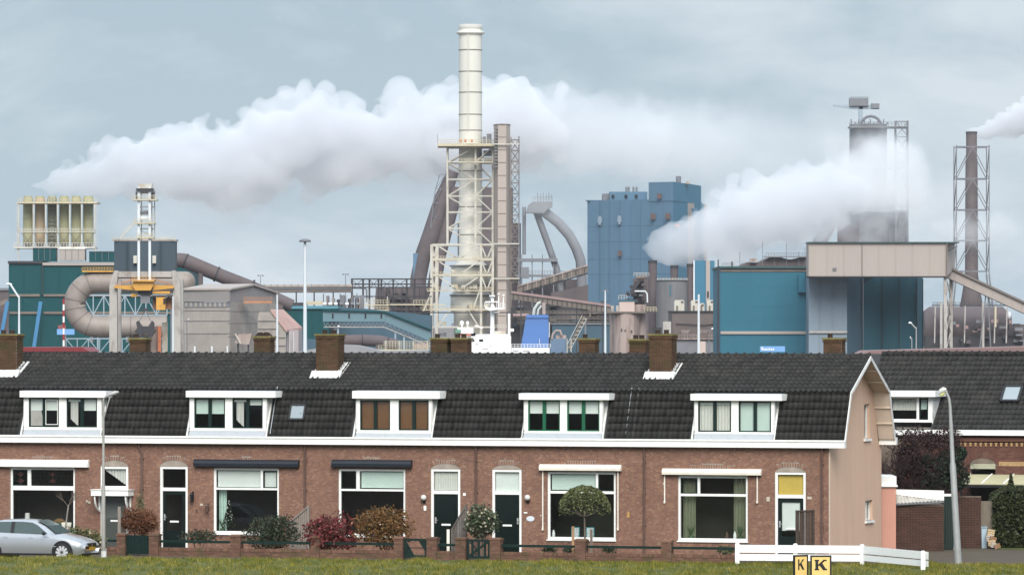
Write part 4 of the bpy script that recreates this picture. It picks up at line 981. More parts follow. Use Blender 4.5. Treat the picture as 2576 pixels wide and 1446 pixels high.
for i, (px, w, h) in enumerate(((1447, .30, .42), (1484, .30, .42))):
    def pic(b, p, w=w, h=h): frame(b, p.x - w / 2, p.x + w / 2, p.z + .02, p.z + h, .035, p.y, p.y + .02); b.box(p.x - .02, p.x + .02, p.y + .02, p.y + .12, p.z, p.z + .2)
    o = sillthing('picture_frame', 'teal picture frame on the sill, nearer the door' if i == 0 else 'teal picture frame on the sill, behind the right tree stake', 'picture frame', px, .24, 3, pic, mat('teal_paint', (.05, .2, .21), .5, .1, 4))
    o['group'] = 'picture frames on the window sill'
    b = MB(); b.box(-w / 2 + .036, w / 2 - .036, .005, .012, .06, h - .036); me = b.mesh('picture', mat('print_paper', (.5, .52, .52), .8, .5, 14)); zz = o.location; lk('picture', me, o, (0, -.068, 0))
def vase(b, p): b.lathe([(.04, 0), (.06, .1), (.05, .22), (.03, .28), (.04, .31)], tuple(p), 10)
for px, hi, lab, m in ((108, 0, 'green glass bottle on the sill behind the car', mat('green_glass', (.03, .09, .07), .2, .1, 3)), (126, 0, 'pale slim vase on the sill behind the car', M_lamp), (1380 + 12, 3, 'white ceramic jug on the sill at the edge of the picture-frame window', M_white),
                       (1728 + 100, 4, 'terracotta-coloured pot on the sill of the end window', M_pipe), (1848, 4, 'white pot on the sill by the olive curtain', M_white)):
    sillthing('vase', lab, 'vase', px, .26, hi, vase, m)
def plant(b, p):
    rg = random.Random(int(p.x * 10)); b.lathe([(.07, 0), (.1, .16), (.09, .16)], tuple(p), 10)
    for i in range(60):
        a = rg.uniform(0, 6.283); l = rg.uniform(.2, .55); d = Vector((math.cos(a) * .5, math.sin(a) * .25, 1)).normalized(); q = p + Vector((0, 0, .15)); sd = Vector((-math.sin(a), math.cos(a) * .5, 0)) * .015
        b.add([q - sd, q + sd, q + d * l], [(0, 1, 2)])
for px, hi, lab in ((1738, 4, 'spiky green houseplant in the end window, nearest its door-less side'), (1862, 4, 'leafy houseplant by the olive curtain of the end window'), (560, 1, 'small houseplant below the mint curtain'), (148, 0, 'houseplant on the sill behind the sapling'), (90, 0, 'houseplant on the sill over the car roof')):
    sillthing('houseplant', lab, 'houseplant', px, .28, hi, plant, M_plantgreen)
def lampf(b, p): b.lathe([(.08, 0), (.02, .03), (.02, .55)], tuple(p), 8); b.lathe([(.1, .5), (.085, .75)], tuple(p), 12, True, False)
sillthing('table_lamp', 'table lamp with white shade inside the stained glass window', 'lamp', 69, .34, 0, lampf, M_lamp)
def dish(b, p): b.lathe([(0, 0), (.2, .02), (.27, .05), (.28, .06)], (0, 0, 0), 18); b.v = [(p.x + x, p.y + z, p.z + .28 + y) for x, y, z in b.v]
sillthing('round_basket', 'round woven brown dish standing on the sill above the car', 'basket', 161 - 12, .33, 0, dish, mat('wicker', (.2, .1, .04), .8, .3, 12))

# ---------------------------------------------------------------- silver car
def car():
    p = W(90, GY(206.7), 206.7); T = Thing('parked_car', 'silver five-door hatchback parked before the first terrace house', 'car', (p.x, p.y, 0), -ANG, None, local=True)
    # x forward (right), local origin mid-length; front bumper at +2.1
    M_paint = mat('silver_paint', (.42, .43, .45), .28, .03, 2, metal=.55, coat=.6); M_tint = mat('car_glass', (.06, .085, .085), .12, .05, 2, spec=.5); M_trim = mat('black_trim', (.012, .012, .013), .5, .1, 5)
    # stations: x, half width at sill, at waist, waist height, shoulder height, roof height, roof half width
    st = [(-2.10, .70, .72, .50, .78, .86, .60), (-2.0, .80, .84, .52, .90, 1.04, .62), (-1.55, .83, .87, .52, .93, 1.30, .58), (-1.0, .84, .875, .52, .93, 1.40, .58), (-.35, .845, .875, .52, .92, 1.42, .585), (.2, .845, .875, .52, .91, 1.38, .58),
          (.62, .845, .875, .52, .90, 1.20, .60), (1.02, .845, .87, .52, .885, .93, .70), (1.5, .84, .865, .50, .80, .84, .66), (1.85, .80, .83, .48, .70, .745, .58), (2.04, .70, .74, .44, .60, .645, .50), (2.12, .58, .62, .40, .52, .55, .42)]
    vs = []; fs = []
    for x, ws, ww, zw, zs, zr, wr in st:
        zb = .20 if -1.9 < x < 1.95 else .28
        ring = [(ws - .04, zb), (ws, zb + .10), (ww, zw), (ww - .02, (zw + zs) / 2 + .05), (ww - .05, zs), (ww - .09, zs + .012), (wr + .04, zr - .035), (wr - .06, zr), (0, zr + .015)]
        vs += [(x, -a, z) for a, z in ring] + [(x, a, z) for a, z in ring[-2::-1]]
    m_ = 17
    for i in range(len(st) - 1):
        for k in range(m_ - 1): fs.append((i * m_ + k, (i + 1) * m_ + k, (i + 1) * m_ + k + 1, i * m_ + k + 1))
    fs.append(tuple(range(m_))[::-1]); fs.append(tuple((len(st) - 1) * m_ + k for k in range(m_)))
    b = MB(); b.add(vs, fs, True); body = T.part('body', b, M_paint)
    def side_quad(name, pts, m, off=.006, par=None):   # polygon on both flanks following the tumblehome
        for sg in (-1, 1):
            b = MB(); q = []
            for x, z in pts:
                for (a, c) in zip(st, st[1:]):
                    if a[0] <= x <= c[0]:
                        f = (x - a[0]) / (c[0] - a[0]); v = [u + (w - u) * f for u, w in zip(a, c)]; break
                _, ws, ww, zw, zs, zr, wr = v
                if z > zs: y = .787 - (z - .93) * .37
                elif z > zw: y = ww - .05 * (z - zw) / (zs - zw)
                else: y = ws + (ww - ws) * (z - .3) / (zw - .3)
                q.append((x, sg * (y + off), z))
            q2 = [(x, y - sg * .02, z) for x, y, z in q]; n = len(q)
            b.add(q + q2, [tuple(range(n))[::sg], tuple(range(n, 2 * n))[::-sg]] + [(i, (i + 1) % n, (i + 1) % n + n, i + n)[::-sg] for i in range(n)])
            T.part(name, b, m, par)
    side_quad('side_window', [(-1.62, .99), (-.62, .97), (-.62, 1.345), (-1.1, 1.34), (-1.45, 1.2)], M_tint)
    side_quad('side_window', [(-.48, .965), (.78, .945), (.36, 1.24), (.15, 1.325), (-.2, 1.35), (-.48, 1.35)], M_tint)
    side_quad('door_pillar', [(-.62, .97), (-.48, .965), (-.48, 1.35), (-.62, 1.35)], M_trim, .008)
    side_quad('sill_trim', [(-1.0, .215), (1.05, .215), (1.05, .27), (-1.0, .27)], M_trim, .004)
    for x in (-.55, .72): side_quad('door_seam', [(x, .33), (x + .012, .33), (x + .012, .9), (x, .9)], M_trim, .002)
    side_quad('door_handle', [(-.86, .80), (-.68, .80), (-.68, .835), (-.86, .835)], M_paint, .02)
    side_quad('door_handle', [(.10, .79), (.28, .79), (.28, .825), (.10, .825)], M_paint, .02)
    side_quad('headlight', [(1.70, .60), (2.02, .535), (2.03, .60), (1.86, .68), (1.66, .70)], mat('headlight_glass', (.62, .64, .66), .1, .1, 8), .012)
    b = MB(); b.add([(.66, -.56, 1.205), (1.04, -.64, .935), (1.04, .64, .935), (.66, .56, 1.205), (.26, .5, 1.385), (.26, -.5, 1.385)], [(0, 1, 2, 3), (5, 0, 3, 4)]); b.v = [(x + .012, y, z + .016) for x, y, z in b.v]; T.part('windscreen', b, M_tint)
    for sg in (-1, 1):
        b = MB(); b.ball((.72, sg * .97, .97), .1, 8, (.75, .8, .7)); b.bar((.72, sg * .86, .93), (.72, sg * .93, .95), .04); T.part('wing_mirror', b, M_trim)
    b = MB(); b.box(2.055, 2.12, -.36, -.04, .50, .62); b.box(2.055, 2.12, .04, .36, .50, .62); T.part('grille', b, M_trim)['kind'] = 'stuff'
    b = MB(); b.box(2.10, 2.135, -.26, .26, .37, .475); T.part('number_plate', b, mat('yellow_plate', (.38, .22, .03), .5, .05, 3))
    b = MB(); b.box(1.95, 2.10, -.55, .55, .22, .34); T.part('bumper_intake', b, M_trim)
    for x in (-1.30, 1.36):
        for sg in (-1, 1):
            b = MB(); b.tube([(x, sg * .70, .335), (x, sg * .868, .335)], .385, 26, True, False); T.part('wheel_arch', b, M_trim)
            b = MB(); b.tube([(x, sg * .67, .315), (x, sg * .84, .315), (x, sg * .872, .315), (x, sg * .88, .315)], [.315, .315, .30, .25], 26, True); wh = T.part('wheel', b, mat('tyre', (.014, .014, .015), .85, .1, 8))
            b = MB(); b.tube([(x, sg * .85, .315), (x, sg * .884, .315)], .235, 26, True, False); T.part('rim', b, mat('dark_rim', (.05, .05, .055), .5, .1, 4), wh)
            for i in range(10):
                a = i * 6.283 / 10; b = MB(); b.bar((x + .05 * math.cos(a), sg * .889, .315 + .05 * math.sin(a)), (x + .225 * math.cos(a), sg * .889, .315 + .225 * math.sin(a)), .075, .02, up=(0, 1, 0)); T.part('spoke', b, mat('alloy', (.66, .66, .67), .35, .05, 3, metal=.4), wh)
    return T
car()

# ---------------------------------------------------------------- street lamps of the foreground
D = 207.6; p = W(260, GY(D), D); T = Thing('street_lamp', 'grey tapered lamp post with forked head standing between the car and the garden gate', 'street lamp', (p.x, p.y, 0), 0, 'street lamps by the terrace')
k = D / F; top = W(260, 1000, D); b = MB(); b.tube([(p.x, D, 0), (p.x, D, 2.55), (p.x, D, 2.57), (top.x, D, top.z)], [.072, .07, .05, .036], 12); M_lampgrey = mat('lamp_post_grey', (.25, .24, .22), .6, .15, 4); T.part('pole', b, M_lampgrey)
b = MB(); b.tube([top - Vector((0, 0, .75)), W(264, 1040, D), W(276, 1000, D), W(285, 991, D)], .025, 8); T.part('arm', b, M_steel)
b = MB(); b.tube([W(262, 1000, D), W(272, 993, D), W(290, 987, D), W(299, 985, D)], [.03, .06, .085, .03], 10); b.v = [(x, y, z) for x, y, z in b.v]; T.part('lamp_head', b, M_steel)
b = MB(); b.tube([(p.x + .01, D, -.02), (p.x + .01, D, .28)], .1, 12); T.part('base_sleeve', b, M_dirtywhite)
D = 202.4; p = W(2410, GY(D), D); T = Thing('street_lamp', 'tall grey curved lamp post beside the garages, with a pale yellow head', 'street lamp', (p.x, p.y, 0), 0, 'street lamps by the terrace')
b = MB(); b.tube([(p.x, D, 0), W(2405, 1330, D), W(2396, 1170, D), W(2395.5, 1160, D), W(2391, 1060, D)], [.125, .115, .105, .078, .065], 14); T.part('pole', b, M_steel)
b = MB(); b.tube([W(2391, 1062, D), W(2389, 1020, D), W(2386, 1000, D), W(2380, 986, D), W(2376, 982, D)], [.062, .05, .045, .04, .04], 10); T.part('arm', b, M_steel)
b = MB(); b.tube([W(2379, 980, D), W(2374, 979, D), W(2366, 984, D), W(2361, 990, D)], [.06, .1, .1, .04], 10); lh = T.part('lamp_head', b, mat('lamp_shell', (.5, .52, .48), .5, .1, 4))
b = MB(); b.tube([W(2376, 986, D), W(2369, 990, D), W(2364, 994, D)], [.04, .075, .03], 10); T.part('lamp_glass', b, mat('yellowed_glass', (.62, .62, .22), .3, .1, 5), lh)
b = MB(); b.tube([(p.x, D, -.02), (p.x, D, .05)], .15, 14); T.part('base_plate', b, M_black)
# ---------------------------------------------------------------- white timber fence
T = Thing('timber_fence', 'white painted two-rail timber fence at the edge of the grass before the pink gable', 'fence', tuple(W(1853, GY(202.3), 202.3)))
M_fence = mat('fence_white', (.82, .82, .80), .6, .06, 5, dirt=(.4, .39, .36), dirt_amt=.3, dirt_scale=5, stretch=(1, 1, 3))
FP = [(1854, 202.4, 1364), (2000, 202.1, 1366), (2168, 201.7, 1368), (2321, 197.8, 1384)]
for px, D, pt in FP:
    b = MB(); p = W(px, GY(D), D); zt = W(px, pt, D).z; b.box(p.x - .075, p.x + .075, D - .07, D + .05, -.2, zt - .03); b.prism([(p.x - .075, zt - .03), (p.x + .075, zt - .03), (p.x + .04, zt + .01), (p.x - .04, zt + .01)], D - .069, D + .049); T.part('post', b, M_fence)
for (a, c, tops) in ((0, 2, ((1368.5, 1388), (1391.5, 1408))), (2, 3, ((1371.5, 1391), (1394, 1409)))):
    for (y0, y1) in tops:
        (xa, Da, _), (xb, Db, _) = FP[a], FP[c]; Da -= .095; Db -= .095
        dz = {0: 2.5, 2: 15}[a]; b = MB(); e0, e1 = (0, 0) if a == 0 else (0, 14)
        A, B_, C_, D__ = W(xa + 3, y0, Da), W(xb + e1, y0 + dz, Db), W(xb + e1, y1 + dz, Db), W(xa + 3, y1, Da)
        nrm = Vector((0, .045, 0)); q = [A, B_, C_, D__]; q2 = [v + nrm for v in q]; b.add(q + q2, [(3, 2, 1, 0), (4, 5, 6, 7), (0, 1, 5, 4), (1, 2, 6, 5), (2, 3, 7, 6), (3, 0, 4, 7)]); T.part('rail', b, M_fence)
# ---------------------------------------------------------------- two K signs
M_sy = mat('sign_yellow', (.72, .50, .17), .6, .05, 3); M_sb = mat('sign_black', (.008, .008, .009), .55, .1, 4)
def ksign(label, xa, xb, top, turn, bold, org, D=188.0):
    px = (xa + xb) / 2; p = W(px, GY(D), D); k = D / F; T = Thing('letter_sign', label, 'sign', (p.x, p.y, 0), turn, 'yellow signs with the letter K', local=True)
    w = (xb - xa) * k / math.cos(turn) / 2; zt = HC - (top - HY) * k; zb = zt - .80
    b = MB(); b.box(-w, w, 0, .05, zb, zt); T.part('sign_board', b, M_sb)
    bo = .055; b = MB(); b.box(-w + bo, w - bo, -.006, .0, zb + bo, zt - bo); T.part('sign_face', b, M_sy)
    # slab-serif K
    lw = w - bo; h = .33; z1 = zt - .135; z0 = z1 - h; u = lw * (.62 if bold else .52); st = u * (.52 if bold else .42)
    parts = [[(-u, z0), (-u + st, z0), (-u + st, z1), (-u, z1)], [(-u + st, z0 + h * .36), (u * .5, z1), (u * 1.0, z1), (-u + st, z0 + h * .12 + h * .42)],
             [(-u + st * 1.2, z0 + h * .52), (u * .42, z0), (u * 1.06, z0), (-u + st * 2.3, z0 + h * .72)]]
    if bold: parts += [[(-u - .025, z1 - .045), (-u + st + .025, z1 - .045), (-u + st + .025, z1), (-u - .025, z1)], [(-u - .025, z0), (-u + st + .025, z0), (-u + st + .025, z0 + .045), (-u - .025, z0 + .045)], [(u * .35, z1 - .04), (u * 1.05, z1 - .04), (u * 1.05, z1), (u * .35, z1)], [(u * .35, z0), (u * 1.12, z0), (u * 1.12, z0 + .045), (u * .35, z0 + .045)]]
    b = MB()
    for i, q in enumerate(parts): b.prism(q, -.012 - i * .0006, -.006)
    T.part('letter', b, M_sb)['kind'] = 'stuff'
    for xx in (-w * .6, w * .6): b = MB(); b.box(xx - .03, xx + .03, .05, .1, -.3, zt - .05); T.part('post', b, M_sb)
ksign('narrow yellow sign with black border and letter K, turned slightly away', 1995.5, 2033, 1394, .55, False, 0)
ksign('wider yellow sign with black border and a bold letter K, facing the viewer', 2037.5, 2091, 1395, 0, True, 0)
# ---------------------------------------------------------------- behind the gable: annex, sheds, rear house
def PX(px, D): return (px - CX) * D / F
def PZ(py, D): return HC - (py - HY) * D / F
D = 214.2; T = Thing('house_annex', 'narrow salmon pink annex with white parapet behind the pink gable', 'annex', (PX(2235, D), D, 0))
b = MB(); b.box(PX(2214, D), PX(2253, D), D, D + 3, -.1, PZ(1221, D)); T.part('wall', b, M_salmon)
b = MB(); b.box(PX(2213, D), PX(2254, D), D - .04, D + 3.04, PZ(1219, D), PZ(1197, D)); b.box(PX(2212, D), PX(2257, D), D - .09, D + 3.09, PZ(1223, D), PZ(1219, D)); T.part('parapet', b, M_white)
D = 214.8; T = Thing('garage', 'low brown brick garage with slanted white board and corrugated roof edge', 'garage', (PX(2314, D), D, 0))
x0, x1 = PX(2254, D), PX(2373, D); b = MB(); zt = PZ(1268, D); b.box(x0, x1, D + .014, D + 5, -.1, zt); gw = T.part('wall', b, M_mortar2)
brick_face(gw, 'b', x0 - PX(2314, D), x1 - PX(2314, D), 0, zt - .02, most=300)
b = MB(); b.prism([(x0 - .02, PZ(1230, D)), (x1 + .03, PZ(1233, D)), (x1 + .03, PZ(1258, D)), (x0 - .02, PZ(1243, D))], D + .25, D + .32); T.part('fascia', b, M_white)
b = MB(); n = 26
prof = [(x0 + (x1 - x0) * i / n, .018 * (1 if i % 2 else -1)) for i in range(n + 1)]
vs = []; 
for x, dz in prof:
    f = (x - x0) / (x1 - x0); vs += [(x, D - .12, zt + .05 + .10 * f + dz), (x, D + .26, PZ(1244, D) - .2 * f + dz)]
b.add(vs, [(2 * i, 2 * i + 2, 2 * i + 3, 2 * i + 1) for i in range(n)]); T.part('corrugated_roof', b, mat('fibre_cement', (.42, .40, .36), .9, .15, 4, dirt=(.14, .13, .1), dirt_amt=.6, dirt_scale=3))
b = MB(); b.bar((x0, D - .10, zt + .01), (x1, D - .10, zt + .11), .06); T.part('gutter', b, mat('lead_grey', (.14, .15, .16), .6, .2, 5))
b = MB(); b.box(PX(2374, D), PX(2411, D), D + 1.1, D + 1.2, PZ(1249, D), PZ(1243, D)); fr0 = b
T = Thing('garden_door', 'dark green plank door in a white frame beside the garage', 'door', (PX(2388, D), D + 1.1, 0))
b.box(PX(2404, D), PX(2410, D), D + 1.1, D + 1.2, 0, PZ(1249, D)); T.part('door_frame', b, M_white)
for i in range(5):
    xa = PX(2374, D) + (PX(2404, D) - PX(2374, D)) * i / 5; b = MB(); b.box(xa + .004, xa + .083, D + 1.12, D + 1.16, .03, PZ(1250, D)); T.part('plank', b, M_dgreen)
D = 217.5; T = Thing('boundary_wall', 'brown brick garden wall right of the green plank door', 'wall', (PX(2440, D), D, 0))
x0, x1 = PX(2408, D), PX(2467, D); b = MB(); zt = PZ(1247, D); b.box(x0, x1, D + .014, D + .25, -.1, zt); gw = T.part('wall_core', b, M_mortar2)
brick_face(gw, 'b', x0 - PX(2440, D), x1 - PX(2440, D), 0, zt, most=300)
D = 217.9; b = MB(); b.box(PX(2466, D), PX(2496, D), D, D + .1, -.1, PZ(1259, D)); solo('fence_panel', b, mat('taupe_panel', (.16, .135, .105), .85, .2, 4, stretch=(5, 1, .5)), 'taupe flat fence panel between brick wall and hedge', 'panel')
D = 217.6; T = Thing('waste_bin', 'pale blue upright container standing against the taupe panel', 'bin', (PX(2475, D), D, 0))
b = MB(); b.prism([(PX(2468, D), PZ(1326, D)), (PX(2482, D), PZ(1326, D)), (PX(2481, D), 0), (PX(2469, D), 0)], D, D + .3); T.part('body', b, mat('blue_plastic', (.33, .43, .50), .5, .08, 4))
b = MB(); b.box(PX(2467, D), PX(2483, D), D - .02, D + .32, PZ(1327, D), PZ(1323, D)); T.part('lid', b, mat('blue_plastic_dark', (.22, .3, .36), .5, .08, 4))
rg = random.Random(31)
M_cr = [mat('crate_wood', (.48, .36, .22), .85, .2, 6), mat('crate_grey', (.40, .36, .32), .85, .2, 6), mat('crate_brown', (.26, .15, .08), .85, .2, 6)]
LB = ['splayed', 'light', 'brown', 'grey', 'broken', 'pale']
D = 217.3; q = [(2492, 1338, 18, 14, .15), (2488, 1352, 16, 13, -.2), (2497, 1355, 17, 12, .3), (2494, 1364, 18, 12, -.1), (2500, 1370, 16, 11, .25), (2508, 1372, 15, 10, -.35)]
for i, (px, py, w, h, a) in enumerate(q):
    c = W(px, py, D + i * -.11); ww, hh = w * D / F, h * D / F; R3 = Matrix.Rotation(a, 4, 'Y')
    T = Thing('wooden_crate', f'{["light", "grey", "brown", "pale", "worn grey", "reddish brown"][i]} wooden crate, {["topmost of the leaning heap by the hedge", "against the blue bin in the heap", "middle of the heap by the hedge", "low in the heap below the middle crate", "near the foot of the heap", "lowest of the heap, at the hedge foot"][i]}', 'crate', tuple(c), 0, 'crates heaped by the hedge')
    for f in (-.4, 0, .4):
        b = MB(); b.box(-ww / 2, ww / 2, -.02, .0, f * hh - hh * .16, f * hh + hh * .16); b.v = [tuple(c + R3 @ Vector(v)) for v in b.v]; T.part('slat', b, M_cr[i % 3])
    b = MB(); b.box(-ww / 2, ww / 2, .0, .28, -hh / 2, -hh / 2 + .02); b.box(-ww / 2, -ww / 2 + .02, .0, .28, -hh / 2 + .02, hh / 2); b.box(ww / 2 - .02, ww / 2, .0, .28, -hh / 2 + .02, hh / 2); b.v = [tuple(c + R3 @ Vector(v)) for v in b.v]; T.part('crate_body', b, M_cr[i % 3])
# hedge
D = 217.6; T = Thing('hedge', 'tall dark conifer hedge beside the leaning crates', 'hedge', (PX(2540, D), D, 0)); b = MB(); rg = random.Random(12)
for i in range(7000):
    px = rg.uniform(2495, 2700); d = rg.uniform(0, 1.6); top = PZ(1225 + 14 * mnoise.noise(Vector((px * .03, d, 0))) + max(0, (2525 - px) * .9), D); f = rg.random(); z = top * f if rg.random() < .7 else top - abs(rg.gauss(0, .1))
    yy = D + d if z > top - .25 else D + abs(rg.gauss(0, .1)); leafball(b, (PX(px, D) + .06 * mnoise.noise(Vector((px * .1, z * 3, 1))), yy + .12 * mnoise.noise(Vector((px * .06, z * 2, 5))), z), .02, 1, .06, (1, 1, 1.3), 0, rg)
T.part('foliage', b, M_l_hedge)
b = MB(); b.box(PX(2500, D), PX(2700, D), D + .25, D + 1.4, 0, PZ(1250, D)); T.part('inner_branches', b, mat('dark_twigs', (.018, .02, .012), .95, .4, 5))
rg = random.Random(41)
def small_conifer(label, px, py0, wpx, D, seed):
    T = Thing('young_conifer', label, 'tree', (PX(px, D), D, 0)); b = MB(); rg = random.Random(seed); zt = PZ(py0, D); w = wpx * D / F / 2
    for i in range(1500):
        u = rg.random(); a = rg.uniform(0, 6.283); z = zt * (.3 + .7 * u); r = w * (1 - u) ** .8 * (rg.random() ** .4 + .1); leafball(b, (PX(px, D) + r * math.cos(a), D + r * math.sin(a), z), .02, 1, .05, (1, 1, 1), 0, rg)
    T.part('crown', b, M_l_hedge); b = MB(); b.tube([(PX(px, D), D, 0), (PX(px, D), D, zt)], [.06, .01], 6); T.part('trunk', b, M_wood)
small_conifer('slim conifer tip rising above the hedge', 2542, 1192, 44, 219.6, 3)
small_conifer('bushier conifer at the picture edge above the hedge', 2590, 1205, 90, 219.4, 4)
b = MB(); vs = [(PX(2490, 219), 221.4, .009), (PX(2750, 219), 221.4, .009), (PX(2750, 214), 214.6, .009), (PX(2500, 217), 216.6, .009)]; b.add(vs, [(3, 2, 1, 0)]); struct('lawn', b, M_turf)
# bare dark shrub and evergreen behind the garage
D = 217.5; T = Thing('bare_tree', 'dense dark purple-brown bare tree behind the garage', 'tree', (PX(2290, D), D, 0)); rg = random.Random(17); b = MB()
b.tube([(PX(2290, D), D, 0), (PX(2288, D), D, 1.2)], [.1, .08], 8); T.part('trunk', b, M_wood); b = MB()
for i in range(95):
    a = rg.uniform(0, 6.283); p = Vector((PX(rg.uniform(2222, 2400), D), D + rg.uniform(-.5, .8), rg.uniform(1.2, 2.6))); branches(b, p, Vector((rg.gauss(0, .5), rg.gauss(0, .4), 1)).normalized(), rg.uniform(.4, .74), .024, 4, rg, .55, .1)
for i in range(26):
    leafball(b, (PX(rg.uniform(2232, 2400), D), D + rg.uniform(-.5, .5), PZ(rg.uniform(1095, 1225), D)), rg.uniform(.3, .5), 330, .045, (1, .8, 1), .1, rg)
T.part('crown', b, mat('purple_twig', (.036, .019, .018), .9, .35, 5))
T = Thing('evergreen_bush', 'dark blue-green evergreen left of the curved lamp post', 'bush', (PX(2375, D), D, 0)); b = MB(); rg = random.Random(18)
for c, r in (((2365, 1190), 46), ((2390, 1160), 34), ((2340, 1210), 30), ((2405, 1200), 34), ((2412, 1138), 18), ((2330, 1160), 18)):
    leafball(b, (PX(c[0], D), D - .2, PZ(c[1], D)), r * D / F, 1300, .05, (1, .8, 1), .3, rg)
T.part('foliage', b, leaf_mat('blue_green_leaf', (.018, .03, .02), .5, (.03, .045, .022)))
b = MB(); b.tube([(PX(2375, D), D, 0), (PX(2378, D), D, 2.4)], [.09, .05], 7); T.part('trunk', b, M_wood)
# rear house
TR = 19.6; sA = 6.6; T = Thing('terrace_house', 'rear red brick house with one white dormer, yellow dentil bricks and a lean-to awning', 'house', row(sA, TR, 0), -ANG, None, local=True)
XR = lambda px, t=0.0: S(px, TR + t) - sA
def ZR(py, px, t=0.0): return Z(py, S(px, TR + t), TR + t)
wR = 16.5; b = MB(); x_w0, x_w1 = XR(2440), XR(2503); holes = [(x_w0, x_w1, 1.1, 2.9)]
slab_with_holes(b, 0, wR, -.1, 3.98, holes, .014, .3); b.box(0, wR, 6.6, 6.9, -.1, 4); b.box(wR - .2, wR, .3, 6.6, -.1, 4); b.box(0, .2, .3, 6.6, -.1, 4); wl = T.part('wall', b, M_mortar2)
vis = XR(2290)
brick_face(wl, 'r', 2.4, 14.6, 1.2, 3.95, holes, [((x_w0 + x_w1) / 2, (x_w1 - x_w0) / 2 + .1, 2.85, .45)], score=lambda q: -q[1])
b = MB(); n = 12; c_, h_ = (x_w0 + x_w1) / 2, (x_w1 - x_w0) / 2; b.prism([(x_w0, 2.7)] + [(c_ - h_ * math.cos(math.pi * i / n), 2.88 + .22 * math.sin(math.pi * i / n)) for i in range(n + 1)] + [(x_w1, 2.7)], .02, .08); T.part('arch_panel', b, mat('sage_panel', (.33, .33, .24), .8, .1, 3))
v = MB(); n = 22
for i in range(n):
    f = math.pi * (i + .5) / n; p = Vector((c_ - (h_ + .02) * math.cos(f), 0, 2.88 + .24 * math.sin(f))); nv = Vector((-math.cos(f) / h_, 0, math.sin(f) / .24)).normalized(); tv = Vector((nv.z, 0, -nv.x)) * .028
    v.prism([(q.x, q.z) for q in (p - tv, p + tv, p + tv + nv * .2, p - tv + nv * .2)], -.01, .05)
T.part('brick_arch', v, M_brick2, wl)['kind'] = 'stuff'
me = None
for i in range(56):
    x = 2.6 + i * .20
    if me is None: bb = MB(); bb.box(-.035, .035, -.05, .0, -.10, .0); bb.box(-.055, .055, -.05, -.0, 0, .04); me = bb.mesh('dentil_brick', M_gold)
    lk('dentil_brick', me, T.root, (x, 0, ZR(1115, 2480)))
b = MB(); b.box(2.4, 14.6, -.09, 0, ZR(1109, 2480), ZR(1100, 2480)); T.part('brick_cornice', b, M_brick2)
b = MB(); b.box(XR(2512), 14.6, -.012, 0, ZR(1171, 2540), ZR(1160, 2540)); T.part('yellow_band', b, M_gold)
b = MB(); b.box(0, wR, -.28, 0, 3.97, 4.17); T.part('gutter_board', b, M_white)
e0, e1 = (-.1, 4.18), (3.35, 7.02)
b = MB(); dxa, dxb = XR(2226, .1), XR(2343, .1)
for xa, xb, za in ((0, dxa, 0), (dxb, wR, 0)): b.prismx([e0, e1, (e1[0], e1[1] - .1), (e0[0], e0[1] - .1)], xa, xb)
mid = (e0[0] + (e1[0] - e0[0]) * .52, e0[1] + (e1[1] - e0[1]) * .52); b.prismx([mid, e1, (e1[0], e1[1] - .1), (mid[0], mid[1] - .1)], dxa, dxb)
b.prismx([e1, (6.9, 4.1), (6.85, 4.0), (e1[0], e1[1] - .1)], 0, wR); rf = T.part('roof', b, M_deck)
skx = (XR(2524, 1.5), XR(2562, 1.5))
tile_field(rf, .6, 16.2, e0, e1, 15.5, [(dxa - .1, dxb + .1, 0, 8)])
for i in range(52): lk('ridge_tile', ridge_me, rf, (.6 + i * .3, e1[0], e1[1] + .01))
yf = .15; fz1, fz0 = ZR(982, 2300, -.1), ZR(997, 2300, -.1)
gz0, gz1 = ZR(1061, 2300, yf), fz0; w_ = []
for a, c in ((2212, 2232), (2240, 2306), (2311, 2334)): w_.append((XR(a, yf), XR(c, yf), ZR(1055, c, yf), ZR(1000, c, yf)))
b = MB(); slab_with_holes(b, dxa - .3, dxb, gz0, gz1, w_, yf, yf + .1); dm = T.part('dormer', b, M_white)
b = MB(); b.box(dxa - .4, XR(2352, -.2), -.2, -.15, fz0, fz1); b.box(XR(2352, -.2) - .05, XR(2352, -.2), -.15, 1.7, fz0, fz1); b.box(dxa - .4, XR(2352, -.2) - .05, -.15, 1.75, fz1 - .08, fz1 - .01); T.part('dormer_fascia', b, M_white, dm)
b = MB(); b.prismx([(yf, gz0 - .1), (yf, fz0), (1.5, fz0), (.2, gz0 - .15)], dxb, dxb + .03); T.part('dormer_cheek', b, M_dirtywhite, dm)
b = MB(); b.prismx([(.0, 4.2), (.08, 4.2), (1.55, fz0), (1.4, fz0)], dxb + .03, dxb + .12); T.part('slope_board', b, M_dirtywhite, dm)
for i, (a, c, z0, z1) in enumerate(w_):
    b = MB(); frame(b, a, c, z0, z1, .05 if i != 1 else .03, yf + .03, yf + .09); T.part('window_frame', b, M_dgreen if i != 1 else M_white, dm)
    b = MB(); b.box(a + .05, c - .05, yf + .06, yf + .065, z0 + .05, z1 - .05); T.part('window_pane', b, M_glass, dm)
    blind_fill(T, dm, 'lace' if i == 1 else 'blind2', a + .05, c - .05, z0 + (.36 if i == 1 else .05), z1 - .05, yf + .12)
b = MB(); b.box(dxa - .3, dxb, 2.2, 2.25, gz0 - .2, fz0); b.box(dxa - .3, dxb, .3, 2.2, gz0 - .25, gz0 - .2); T.part('room_wall', b, M_room)
zs0, zs1 = ZR(1027, 2540, 1.2), ZR(997, 2540, 1.4); sl = (e1[0] - e0[0]) / (e1[1] - e0[1]); dd = Vector((0, e1[0] - e0[0], e1[1] - e0[1])).normalized(); nn = Vector((0, -dd.z, dd.y))
